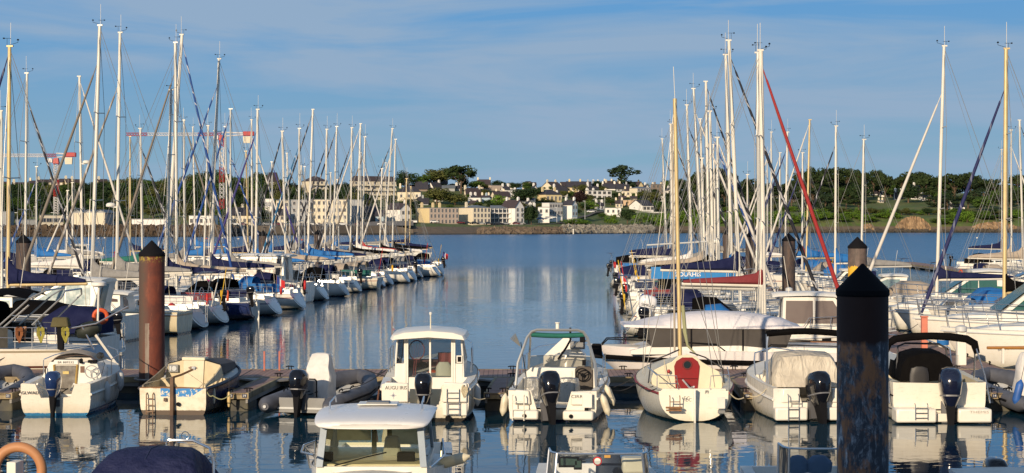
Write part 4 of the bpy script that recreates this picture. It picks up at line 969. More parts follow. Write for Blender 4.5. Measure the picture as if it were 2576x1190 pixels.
for i, px in enumerate((665, 703)):
    m = MB(); m.box((0, 0, .0), (.055, .055, .62)); tag(m.build('dock_post', mat('faded red paint', (.50, .16, .11), .7, dirt=.3), bev=.005, loc=(wx(px, 57.3), 57.3, .81)), '%s of two thin faded red posts on the main pontoon' % ('left', 'right')[i], 'post')
for i, (px, Y, s) in enumerate(((1990 - 20, 92, 1), (2325, 66.5, 1.6), (2190, 98, 1))):
    m = MB(); m.box((0, 0, 0), (.22, .2, .75 * s)); m.box((0, 0, .4 * s), (.26, .24, .06)); tag(m.build('service_post', mat('coral red paint', (.62, .20, .13), .6, dirt=.2), bev=.01, loc=(wx(px, Y), Y, .5 + .38 * s)), 'coral red service post on the right branch pontoon, %s' % ('beside the dark pile', 'nearest and largest', 'farthest back')[i], 'post')
def pedestal(px, Y, label):
    o = empty('power_pedestal', (wx(px, Y), Y, .5), 0, label, 'power pedestal', 'power pedestals of the right pontoons'); m = MB(); m.box((0, 0, .55), (.3, .25, 1.1)); m.build('body', WHITE, o, bev=.02)
    m = MB(); m.lathe([(.17, 1.1), (.2, 1.14), (.19, 1.28), (.05, 1.34)], n=12); m.build('lamp_cap', GREYW, o)
pedestal(2418, 59.5, 'white power pedestal on the right pontoon behind the black bimini boat')
pedestal(1930 + 55, 95, 'white power pedestal among the right hand boats left of the near pile')
# ------------------------------------------------------------------ boat kit
def rot2(x, y, a): return (x * math.cos(a) - y * math.sin(a), x * math.sin(a) + y * math.cos(a))
class Hull:
    def __init__(s, L, B, fs, fb, ws=.75, n0=3.0, n1=1.7, ds=-.05, dm=.4, rake=.5, tm=.45, bowr=.5, pw=2.3, nst=18, na=9, stemw=0.0):
        s.L, s.B, s.fs, s.fb = L, B, fs, fb; s.ws = ws; s.tm = tm; s.rake = rake; s.pw = pw; s.bowr = bowr; s.stemw = stemw
        s.n0, s.n1, s.ds, s.dm, s.nst, s.na = n0, n1, ds, dm, nst, na
    def hb(s, t):
        if t < s.tm: f = s.ws + (1 - s.ws) * math.sin(PI / 2 * t / s.tm)
        else: f = s.stemw + (1 - s.stemw) * max(0, 1 - ((t - s.tm) / (1 - s.tm)) ** s.pw)
        return max(s.B / 2 * f, .015)
    def sz(s, t): return s.fs + (s.fb - s.fs) * t ** 1.7
    def yoff(s, t, z):
        zs = s.sz(t); zb = -.1
        f = max(0, (z - zb) / (zs - zb))
        a = s.rake * f * max(0, 1 - t / .35)
        b = -s.bowr * (1 - f) * max(0, (t - .7) / .3) ** 2
        return a + b
    def sec(s, t):
        b = s.hb(t); zs = s.sz(t)
        d = s.ds + (s.dm - s.ds) * min(1, t / .35) if t < .6 else s.dm * (1 - ((t - .6) / .4) ** 2 * .9)
        n = s.n0 + (s.n1 - s.n0) * t; P = []
        for i in range(s.na + 1):
            a = PI / 2 * i / s.na
            x = b * max(0, math.cos(a)) ** (2 / n); z = zs - (zs + d) * math.sin(a) ** (2 / n)
            P.append((x, z))
        pts = [(-x, z) for x, z in P] + [(x, z) for x, z in P[::-1][1:]]
        return [(x, t * s.L + s.yoff(t, z), z) for x, z in pts]
    def ts(s, t0=0, t1=1): return [t0 + (t1 - t0) * i / s.nst for i in range(s.nst + 1)]
    def build(s, mat_, parent, t1=1, name='hull'):
        m = MB(); m.loft([s.sec(t) for t in s.ts()], cap1=True); return m.build(name, mat_, parent, smooth=50)
    def sheer(s, t, side, inset=0.0, dz=0.0):
        z = s.sz(t); return Vector((side * max(s.hb(t) - inset, .005), t * s.L + s.yoff(t, z), z + dz))
    def deck(s, mat_, parent, t0=0, camber=.05, name='deck', dz=-.02):
        m = MB(); secs = []
        for t in s.ts(t0, 1):
            a = s.sheer(t, -1, .02, dz); b = s.sheer(t, 1, .02, dz)
            secs.append([a, a.lerp(b, .25) + Vector((0, 0, camber * .75)), a.lerp(b, .5) + Vector((0, 0, camber)), a.lerp(b, .75) + Vector((0, 0, camber * .75)), b])
        m.loft(secs); return m.build(name, mat_, parent, smooth=50)
    def rail(s, mat_, parent, r=.03, dz=0.0, t0=0, t1=1, name='rub_rail', inset=-.01):
        m = MB()
        for sd in (-1, 1): m.tube([s.sheer(t, sd, inset, dz) for t in s.ts(t0, t1)], r, 6)
        return m.build(name, mat_, parent)
    def transom(s, mat_, parent, top=None, notch=None, th=.07, name='transom', dz=0.0):
        """aft face; top: list of (x, z) from starboard to port over the top edge"""
        q = s.sec(0); pts = [(p[0], p[2]) for p in q]
        if notch: pts = [pts[0]] + pts[1:-1] + [pts[-1]] + list(notch)
        P = [(x, s.yoff(0, z) - .004, z) for x, z in pts]
        m = MB(); m.prism(P, (0, th, 0)); return m.build(name, mat_, parent, smooth=30)
    def cockpit(s, mat_, parent, t1, sole, inset=.16, name='cockpit', t0=.012):
        m = MB(); secs = []
        for t in s.ts(t0, t1):
            z = s.sz(t)
            pts = []
            for sd in (-1, 1):
                o_ = s.sheer(t, sd, .0, .005); i_ = s.sheer(t, sd, inset, .005); f_ = Vector((i_.x * .97, i_.y, sole)); pts.append((o_, i_, f_))
            secs.append([pts[0][0], pts[0][1], pts[0][2], pts[1][2], pts[1][1], pts[1][0]])
        m.loft(secs); e = secs[-1]; m.poly([e[1], e[2], e[3], e[4]]); return m.build(name, mat_, parent, smooth=30)
def rails(parent, paths, r=.015, name='guard_rail', m_=None):
    m = MB()
    for p in paths: m.tube(p, r, 6)
    return m.build(name, m_ or STEEL, parent)
def rope(parent, pts, r=.013, m_=None, name='mooring_line', sag=0.12):
    P = []
    for a, b in zip(pts, pts[1:]):
        a, b = Vector(a), Vector(b)
        for i in range(6):
            f = i / 6; q = a.lerp(b, f); q.z -= sag * math.sin(PI * f); P.append(q)
    P.append(Vector(pts[-1])); m = MB(); m.tube(P, r, 5); return m.build(name, m_ or ROPE, parent)
def outboard(parent, x, y, z, s=1.0, tilt=0.0, m_=None, rz=0.0, col=None, steer=0.0):
    cm = m_ or mat('outboard black', (.006, .006, .009), .12, dirt=0, coat=.6, spec=.35)
    m = MB(); secs = []
    for zz, w_, l0, l1 in ((-.06, .075, -.22, .10), (.02, .11, -.28, .15), (.14, .155, -.36, .20), (.34, .185, -.40, .22), (.47, .175, -.37, .20), (.545, .135, -.30, .12), (.57, .07, -.2, .02)):
        q = []
        for i in range(16):
            a = 2 * PI * i / 16; ca, sa = math.cos(a), math.sin(a)
            px_ = math.copysign(abs(ca) ** .65, ca) * w_; py_ = (l0 + l1) / 2 + math.copysign(abs(sa) ** .65, sa) * (l1 - l0) / 2; q.append((px_ * s, py_ * s, zz * s))
        secs.append(q)
    m.loft(secs, closed=True, cap0=True, cap1=True)
    e = m.build('outboard_motor', cm, parent, smooth=40); e.location = (x, y, z); e.rotation_euler = (-tilt, 0, rz + steer)
    m = MB(); m.loft([[(px_ * s, py_ * s, zz * s) for px_, py_ in ((-w_, -l_ + o), (w_, -l_ + o), (w_ * .8, l_ + o), (-w_ * .8, l_ + o))] for zz, w_, l_, o in ((0, .07, .16, -.08), (-.2, .055, .13, -.1), (-.42, .035, .11, -.1), (-.72, .026, .11, -.12), (-.95, .015, .08, -.1))], closed=True, cap0=True, cap1=True)
    m.box((0, -.16 * s, -.62 * s), (.2 * s, .38 * s, .02)); m.lathe([(.01, -.22 * s), (.05 * s, -.12 * s), (.05 * s, .12 * s), (.02, .2 * s)], (0, -.12 * s, -.80 * s), 10, rx=PI / 2); m.build('drive_leg', BLACK, e)
    m = MB(); m.loft([[(math.copysign(abs(math.cos(2 * PI * i / 16)) ** .65, math.cos(2 * PI * i / 16)) * .157 * s, -.08 * s + math.copysign(abs(math.sin(2 * PI * i / 16)) ** .65, math.sin(2 * PI * i / 16)) * .283 * s, z_ * s) for i in range(16)] for z_ in (.125, .15)], closed=True); m.build('cowl_seam', mat('seam grey', (.16, .16, .17), .4), e)
    rails(e, [[(.05 * s, .18 * s, .02 * s), (.10 * s, .45 * s, .05 * s), (.16 * s, .7 * s, .12 * s)], [(-.02 * s, .18 * s, .04 * s), (.04 * s, .5 * s, .12 * s), (.14 * s, .75 * s, .10 * s)]], .014, 'control_cable', BLACK)
    m = MB(); m.box((0, .15 * s, -.12 * s), (.24 * s, .14 * s, .34 * s)); m.build('clamp_bracket', mat('bracket grey', (.10, .10, .11), .5), e)
    m = MB()
    for i in range(3):
        a = 2 * PI * i / 3; m.box((math.cos(a) * .09 * s, -.36 * s, -.80 * s + math.sin(a) * .09 * s), (.16 * s, .015, .08 * s), ry=-a)
    m.build('propeller', mat('propeller', (.12, .12, .13), .4), e)
    m = MB(); m.box((0, -.36 * s, .22 * s), (.10 * s, .012, .03 * s)); m.build('decal', GREYW, e)
    return e
def ladder(parent, x, y, z0, z1, w=.3, n=4, m_=None, dy=0.0, r=.014):
    m = MB()
    for s in (-1, 1): m.tube([(x + s * w / 2, y + dy, z0), (x + s * w / 2, y, z1), (x + s * w / 2, y + .08, z1 + .04)], r, 6)
    for i in range(n):
        f = (i + .4) / n; m.box((x, y + dy * (1 - f), z0 + (z1 - z0) * f), (w, .04, .022))
    return m.build('boarding_ladder', m_ or STEEL, parent)
def fender(loc, label, h=.5, r=.085, m_=None, tilt=0.0, rz=0.0, group='fenders hung from the front boats', up=.45):
    o = empty('fender', loc, rz, label, 'fender', group); o.rotation_euler = (0, tilt, rz)
    m = MB(); m.lathe([(.02, -h / 2 - .05), (.035, -h / 2 - .02), (r * .8, -h / 2 + .04), (r, -h / 2 + .10), (r, h / 2 - .10), (r * .8, h / 2 - .04), (.035, h / 2 + .02), (.02, h / 2 + .05)], n=14); m.build('fender_body', m_ or FENDW, o)
    m = MB(); m.tube([(0, 0, h / 2), (0, .04, h / 2 + up)], .008, 5); m.build('lanyard', ROPED, o)
    return o
def steering_wheel(parent, x, y, z, r=.19, tilt=.35, m_=None):
    m = MB(); m.ring((0, 0, 0), r, .018, 24, 6)
    for a in (.5, 2.6, 4.7): m.tube([(0, 0, 0), (r * math.cos(a), 0, r * math.sin(a))], .016, 5)
    m.lathe([(.05, -.01), (.05, .02)], (0, 0, 0), 10, rx=PI / 2)
    o = m.build('steering_wheel', m_ or BLACK, parent); o.location = (x, y, z); o.rotation_euler = (tilt, 0, 0); return o
def coil(parent, x, y, z, m_, s=1.0, name='rope_coil'):
    r = random.Random(int(x * 100)); m = MB()
    for i in range(16):
        w_ = .09 * s * r.uniform(.1, 1.1); h = .34 * s * r.uniform(.7, 1.1)
        m.tube([(x - w_ * .5, y - .02 * i * .3, z), (x - w_, y - .03, z - h * .5), (x + r.uniform(-.03, .03), y - .03, z - h), (x + w_, y - .03, z - h * .5), (x + w_ * .5, y, z)], .014 * s, 5)
    for i in range(3): m.tube([(x - .09 * s, y - .05, z - .05 - i * .03), (x + .09 * s, y - .05, z - .06 - i * .03)], .016 * s, 5)
    return m.build(name, m_, parent)
def horseshoe(parent, x, y, z, m_, rz=0.0, s=1.0):
    m = MB(); P = [(.24 * s * math.cos(a), 0, .26 * s * math.sin(a)) for a in [R(-60) + R(300) * i / 14 for i in range(15)]]
    m.tube(P, .065 * s, 8); o = m.build('lifebuoy', m_, parent); o.location = (x, y, z); o.rotation_euler = (0, 0, rz); return o
FLB = mat('flag blue', (.01, .03, .20), .8, dirt=0); FLW = mat('flag white', (.75, .75, .75), .8, dirt=0); FLR = mat('flag red', (.5, .015, .02), .8, dirt=0)
def flag(parent, x, y, z, s=1.0, rz=0.0, cols=None, droop=.35, pole=True):
    cols = cols or (FLB, FLW, FLR); m = MB()
    for i in range(6):
        m.mi = i * len(cols) // 6; a, b = i / 6, (i + 1) / 6
        f = lambda u, v: (u * .45 * s, math.sin(u * 7) * .05 * s, -v * .32 * s - u * droop * s * .6)
        m.add([f(a, 0), f(b, 0), f(b, 1), f(a, 1)], [(0, 1, 2, 3)])
    o = m.build('flag', list(cols), parent); o.location = (x, y, z); o.rotation_euler = (0, 0, rz)
    if pole: rails(parent, [[(x, y, z - .9 * s), (x, y, z + .05)]], .012, 'flagstaff', TEAK)
def cabin_secs(y0, y1, w0, w1, z0, h0, h1, f0=.12, f1=.5, n=10, flat=.72, side=.90):
    """low rounded coachroof from y0 (aft, upright) to y1 (fore, sloping)"""
    secs = []
    for i in range(n + 1):
        f = i / n; y = y0 + (y1 - y0) * f; w = (w0 + (w1 - w0) * f ** 1.5) / 2; h = (h0 + (h1 - h0) * f)
        e = 1.0
        if f > 1 - f1: e = max(.03, math.cos((f - (1 - f1)) / f1 * PI / 2) ** .55)
        zz = z0(y) if callable(z0) else z0; h *= e
        secs.append([(-w, y, zz), (-w * side, y, zz + h * .7), (-w * flat, y, zz + h * .93), (-w * .35, y, zz + h * 1.02), (0, y, zz + h * 1.04), (w * .35, y, zz + h * 1.02), (w * flat, y, zz + h * .93), (w * side, y, zz + h * .7), (w, y, zz)])
    return secs

SCOV = {'navy': NAVY, 'blue': BLUEF, 'grey': GREYF, 'taupe': TAUPE, 'black': BLACKF, 'wine': WINEF, 'red': REDF, 'white': WHITEF, 'green': TEALF}
FURL = {'grey': ((.20, .17, .14), None), 'white': ((.66, .62, .56), None), 'blue': ((.01, .06, .26), (.45, .46, .5)), 'black': ((.012, .012, .02), (.34, .34, .36)), 'navy': ((.012, .016, .09), (.12, .13, .2)), 'red': ((.33, .02, .02), None), 'greywhite': ((.24, .21, .18), (.50, .48, .46)), 'teal': ((.01, .12, .26), (.6, .62, .65)), 'purple': ((.05, .04, .20), None), 'cream': ((.55, .42, .27), None)}
HULLS = {'white': ((.74, .71, .64), (.015, .02, .035)), 'navy': ((.02, .035, .12), (.03, .03, .04)), 'cream': ((.70, .62, .46), (.10, .02, .02)), 'grey': ((.40, .41, .40), (.02, .02, .02)), 'blue': ((.01, .04, .25), (.02, .02, .03)), 'redboot': ((.76, .70, .58), (.26, .015, .02))}
def sailboat(Xm, Ym, th, L, B, top, lean, base, cover='grey', furl=None, hull='white', mastm=None, label='', group=None, seed=0, lod=0, boomz=None, hood=None, mr=.083, rad=False, flagc=False, ring=None, cvs=1.0, spr=2, rake=.75, fs=.95, fb=1.25, fpos=None, stripe=None, name='sailboat', wheel=False, mz=0):
    """mast stands at world (Xm, Ym); th turns local +y (bow)"""
    r = random.Random(seed); my = .58 * L
    dx, dy = rot2(0, my, th); o = empty(name, (Xm - dx, Ym - dy, 0), th, label, 'sailboat', group)
    hb, ho = HULLS[hull]; st = stripe if stripe is not None else ((fs * .70, fs * .76, (.03, .05, .16)),) if seed % 3 == 0 else ((fs * .72, fs * .77, (.25, .03, .03)),) if seed % 5 == 0 else ()
    hm = hullmat('sail hull %s %d %d' % (hull, len(st), seed % 3 if st else 0), hb, ho, .07, st)
    h = Hull(L, B, fs, fb, ws=.72, n0=2.4, n1=1.8, ds=-.08, dm=.45, rake=rake, nst=14, na=7)
    h.build(hm, o); h.deck(DECKW, o)
    tr = h.sec(0); m = MB(); c_ = Vector((0, 0, 0))
    for p in tr: c_ += Vector(p) / len(tr)
    m.poly(tr[::-1]); tq = m.build('transom', hm, o, smooth=0)
    inner = [c_ + (Vector(p) - c_) * .72 + Vector((0, -.02, .01)) for p in tr]
    m = MB(); m.poly(inner[::-1]); m.build('swim_step', GREYW if seed % 2 else WHITE, o, smooth=0)
    if lod < 2: h.rail(TEAK if seed % 4 == 1 else GREYW, o, .02, .0, name='toe_rail')
    zr = lambda y: h.sz(y / L)
    m = MB(); m.loft(cabin_secs(.34 * L, .80 * L, B * .60, B * .34, zr, .42, .36), cap0=True); cr = m.build('coachroof', WHITE, o, smooth=40)
    m = MB()
    for s in (-1, 1):
        for a, b in ((.38, .47), (.49, .57), (.60, .66)):
            ya, yb = a * L, b * L; wa = lambda y: (B * .60 + (B * .34 - B * .60) * max(0, (y - .34 * L) / (.46 * L)) ** 1.5) / 2
            m.add([(s * (wa(ya) * .975 + .012), ya, zr(ya) + .12), (s * (wa(yb) * .975 + .012), yb, zr(yb) + .12), (s * (wa(yb) * .92 + .012), yb, zr(yb) + .26), (s * (wa(ya) * .92 + .012), ya, zr(ya) + .26)], [(0, 1, 2, 3)])
    m.build('cabin_window', DGLASS, cr, smooth=0)
    m = MB(); m.box((0, .335 * L - .01, zr(.33 * L) + .2), (.55, .03, .42)); m.build('companionway', mat('companionway', (.06, .035, .03), .6), cr, smooth=0)
    # cockpit coamings
    m = MB()
    for s in (-1, 1): m.box((s * B * .28, .2 * L, fs + .10), (.22, .26 * L, .26), top=.6, topy=.95)
    m.build('cockpit_coaming', WHITE, o, bev=.02)
    if hood:
        m = MB(); y0 = .30 * L; secs = []
        for f, hh, q in ((0, .86, .62), (.5, .92, .62), (1, .42, .56)):
            secs.append([(B * .5 * q * math.copysign(abs(math.cos(a)) ** .7, math.cos(a)), y0 + f * 1.25, fs + .15 + hh * math.sin(a) ** .6 if math.sin(a) > 0 else fs + .15) for a in [PI * i / 10 for i in range(11)]])
        m.loft(secs); m.build('sprayhood', SCOV[hood], o)
        m = MB(); m.box((0, y0 + .98, fs + .62), (B * .38, .02, .26), rx=-.6); m.build('hood_window', VGLASS, o)
    # spars
    bz = boomz or 2.35 + .25 * r.random(); zb = zr(my) + .38
    lx, ly = rot2(lean, 0, -th); tp = Vector((lx, my + ly, top)); bt = Vector((0, my, zb)); mm = mastm or (MASTW if seed % 3 else ALU)
    at = lambda z: bt.lerp(tp, (z - zb) / (top - zb))
    m = MB(); m.tube([bt, bt.lerp(tp, .6), tp], [mr, mr, mr * .88], 10, sx=.78); ms = m.build('mast', mm, o, smooth=60)
    m = MB(); m.box((tp.x, tp.y - .02, tp.z + .03), (.09, .26, .07)); m.build('mast_crane', mm, ms)
    ry = .09; spz = [zb + (top - zb) * f for f in ((.36, .68) if spr == 2 else (.52,))]
    sh = []
    for z in spz:
        p = at(z); w_ = B * .27 * (1 if z == spz[0] else .8)
        m = MB(); m.tube([p + Vector((-w_, -.12, .04)), p, p + Vector((w_, -.12, .04))], .025, 5); m.build('spreader', ALU, ms); sh.append((p, w_))
    wr = .0125 if lod < 2 else .016
    if lod < 3:
        wires = []
        for s in (-1, 1):
            ch = h.sheer(.55, s, .05); path = [ch] + [p + Vector((s * w_, -.12, .04)) for p, w_ in sh] + [at(top - .15)]
            for a, b in zip(path, path[1:]): wires.append([a, b])
            wires.append([h.sheer(.53, s, .08), at(spz[0] - .05)])
        wires.append([at(top - .05), Vector((0, rake * .9, fs))])
        if not furl: wires.append([at(top - .1), Vector((0, L * .985, fb))])
        else: wires.append([at(top - .02), at(top * .93) + Vector((0, 0.0, 0))])
        rails(o, wires, wr, 'standing_rigging', WIRE)
    if seed % 4 != 3 or lod == 0:
        rails(ms, [[tp + Vector((.04, -.03, .05)), tp + Vector((.05, -.03, .95 + .3 * r.random()))]], .010, 'vhf_antenna', MASTW)
        fx, fy = rot2(r.choice((-1, 1)), 0, -th); fo = Vector((fx, fy, 0))
        m = MB(); a = tp + Vector((0, 0, .08)); b = a + fo * .34 + Vector((0, 0, .10)); m.tube([a, b], .008, 4); m.tube([b, b + Vector((0, 0, .10))], .008, 4); m.lathe([(.04, .08), (.05, .11), (.02, .14)], b, 6)
        a = tp + Vector((0, 0, .05)); c2 = a - fo * .10 + Vector((0, 0, .20 + .12 * r.random())); m.tube([a - fo * .1, c2], .007, 4); m.tube([c2 - fo * .16, c2 + fo * .16], .008, 4); m.box(c2 - fo * .13, (.06, .06, .05)); m.build('wind_vane', BLACK, ms)
    # boom and sail cover
    bl = .40 * L; be = my - bl * .98; bp = at(bz)
    if cover:
        m = MB(); m.tube([bp + Vector((0, -.08, -.02)), (0, be, bz + .05)], .062, 8); bm = m.build('boom', mm, o)
        m = MB(); secs = []; cz = 0
        for f, hh, w_, dz in ((.0, 1.35, .11, .60), (.03, .92, .17, .46), (.10, .62, .21, .34), (.3, .46, .20, .25), (.6, .36, .17, .20), (.85, .27, .14, .16), (1.0, .15, .09, .11)):
            y = bp.y - .02 - bl * .95 * f; z = bz + dz + .05 * f; jx = r.uniform(-.02, .02)
            secs.append([(bp.x * (1 - f) + jx + w_ * math.cos(a) * (1 if math.sin(a) < 0 else .7), y, z - (1 - cvs) * hh * .5 + hh * .5 * cvs * math.sin(a)) for a in [2 * PI * i / 12 for i in range(12)]])
        m.loft(secs, closed=True, cap0=True, cap1=True); sc_ = m.build('sail_cover', SCOV[cover], o, smooth=50)
        rails(bm, [[(0, be + .1, bz), (.0, be - .0, fs + .3)]], .012, 'mainsheet', ROPE)
        rails(bm, [[(0, be, bz + .1), at(top - .3)]], .007, 'topping_lift', WIRE)
    else:
        m = MB(); m.tube([bp + Vector((0, -.08, 0)), (0, be, bz + .05)], .06, 8); m.build('boom', mm, o)
    if furl:
        a, b = FURL[furl]; fm = furlmat('furled sail ' + furl, a, b)
        p0 = Vector((0, L * .975, fb + .25)); p1 = at(top * (.985 if seed % 2 else .90)); d = p1 - p0
        if fpos: p1 = at(fpos)
        d = p1 - p0; n = d.length; m = MB(); m.tube([(0, 0, 0), (0, 0, n * .08), (0, 0, n * .5), (0, 0, n * .93), (0, 0, n * .94), (0, 0, n)], [.05, .085, .078, .045, .022, .018], 9)
        f = m.build('furled_sail', fm, o, smooth=60); f.location = p0; f.rotation_euler = d.to_track_quat('Z', 'Y').to_euler()
        m = MB(); m.lathe([(.09, 0), (.11, .03), (.11, .14), (.09, .17)], (0, 0, -.2), 10); m.build('furling_drum', BLACK, f)
    # rails
    P = []
    for s in (-1, 1):
        st_ = [h.sheer(t, s, .08) for t in (.06, .2, .34, .48, .62, .76, .90)]
        for p in st_[: (7 if lod < 2 else 4)]: P.append([p, p + Vector((0, 0, .62))])
        P.append([p + Vector((0, 0, .61)) for p in st_]); 
        if lod < 2: P.append([p + Vector((0, 0, .32)) for p in st_])
    rails(o, P, .010 if lod else .012, 'stanchion_line')
    a = [h.sheer(t, -1, .08, .62) for t in (.16, .06)]; b = [h.sheer(t, 1, .08, .62) for t in (.06, .16)]
    rails(o, [a + [h.sheer(.012, -1, .25, .62)], [h.sheer(.012, 1, .25, .62)] + b, [h.sheer(.012, -1, .25, .62), h.sheer(.012, -1, .25, 0)], [h.sheer(.012, 1, .25, .62), h.sheer(.012, 1, .25, 0)], [h.sheer(.03, -1, .1, .32), h.sheer(.012, -1, .3, .32)]], .018, 'pushpit')
    f1 = [h.sheer(.90, -1, .06, .62), Vector((-.12, L * .99, fb + .66)), Vector((.12, L * .99, fb + .66)), h.sheer(.90, 1, .06, .62)]
    rails(o, [f1, [Vector((-.12, L * .99, fb + .66)), Vector((-.1, L * .975, fb))], [Vector((.12, L * .99, fb + .66)), Vector((.1, L * .975, fb))]], .018, 'pulpit')
    if lod < 2 and rake < .3: m = MB(); m.box((0, -.08, .35), (.06, .3, 1.3)); m.build('rudder', WHITE, o, bev=.02)
    if wheel or (lod < 2 and seed % 3 == 1): steering_wheel(o, 0, .14 * L, fs + .55, .38, 0, STEEL)
    if rad: p = at(top * rad); m = MB(); m.lathe([(.12, 0), (.24, .03), (.26, .12), (.2, .2), (.05, .24)], p + Vector((0, .38, 0)), 14); m.box(p + Vector((0, .2, 0)), (.12, .35, .05)); m.build('radar_dome', WHITE, ms)
    if ring: horseshoe(o, B * .30, .35 * rake + .1, fs + .45, {'red': mat('lifebuoy red', (.5, .02, .02), .6), 'yellow': mat('lifebuoy yellow', (.7, .38, .01), .6), 'orange': ORANGE}[ring], .3)
    if lod < 3 and name == 'sailboat':
        # cockpit clutter: weather cloths, small outboard, danbuoy, dodger, bags
        q = r.random()
        if not hood and q < .85:
            hood_ = r.choice(('navy', 'black', 'blue', 'grey', 'navy', 'taupe', 'black')); y0 = .31 * L
            m = MB(); m.loft([[(B * .30 * math.copysign(abs(math.cos(a)) ** .7, math.cos(a)), y0 + f, fs + .18 + hh * max(0, math.sin(a)) ** .6) for a in [PI * i / 10 for i in range(11)]] for f, hh in ((-.5, .9), (0, .98), (.5, .95), (1.2, .38))]); m.build('sprayhood', SCOV[hood_], o)
        if r.random() < .5:
            s = r.choice((-1, 1)); c_ = r.choice(('navy', 'blue', 'black', 'wine', 'green', 'navy', 'white'))
            m = MB(); m.loft([[h.sheer(t, s, .085, .12), h.sheer(t, s, .085, .60)] for t in (.05, .12, .2, .28)]); m.build('weather_cloth', SCOV[c_], o)
        if r.random() < .4: outboard(o, -B * .27, .1, fs + .45, .75, .1)
        if r.random() < .22:
            s = r.choice((-1, 1)); m = MB(); m.tube([(s * B * .3, .15, fs + .1), (s * B * .34, -.2, fs + 1.5 + r.random())], .022, 5); m.lathe([(.02, 0), (.05, .05), (.05, .3), (.02, .35)], (s * B * .31, .1, fs + .5), 8); m.build('danbuoy', r.choice((mat('signal red', (.55, .03, .02), .6), MASTW, mat('signal yellow', (.65, .40, .02), .6))), o)
        if r.random() < .35: rails(o, [[(-B * .33, .5, fs), (-B * .33, .2, fs + 1.7), (-B * .28, .1, fs + 1.8), (B * .28, .1, fs + 1.8), (B * .33, .2, fs + 1.7), (B * .33, .5, fs)]], .022, 'stern_arch'); m = MB(); m.box((0, .1, fs + 1.85), (1.2, .6, .03)); m.build('solar_panel', mat('solar panel', (.02, .03, .07), .2), o)
        if r.random() < .5: ladder(o, B * .12, rake * .35 - .05, .15, fs + .35, .26, 3)
        for k_ in range(r.randint(1, 3)):
            m = MB(); m.lathe([(.0, 0), (.18, .03), (.2, .18), (.05, .3)], (r.uniform(-.7, .7), r.uniform(.12, .3) * L, fs + .05), 8, sx=r.uniform(.7, 1.4)); m.build('deck_bag', r.choice((NAVY, BLUEF, mat('signal red', (.55, .03, .02), .6), GREYF, TAUPE, BLACKF, ROPE)), o)
        for s in (-1, 1):
            for t in (.25, .45, .62):
                if r.random() < .55: p = h.sheer(t, s, -.10, -.42); m = MB(); m.lathe([(.02, -.3), (.09, -.22), (.10, 0), (.09, .22), (.02, .3)], p, 8); m.build('fender', r.choice((GREYW, MASTW, NAVY, FENDW)), o)
    if flagc: flag(o, -B * .28, .1, fs + 1.3, 1.3, -th - .6)
    return o
# ------------------------------------------------------------------ the two double rows of sailboats
ORD = ['first', 'second', 'third', 'fourth', 'fifth', 'sixth', 'seventh', 'eighth', 'ninth', 'tenth', 'eleventh', 'twelfth', 'thirteenth', 'fourteenth', 'fifteenth', 'sixteenth', 'seventeenth', 'eighteenth', 'nineteenth', 'twentieth', 'twenty-first', 'twenty-second', 'twenty-third']
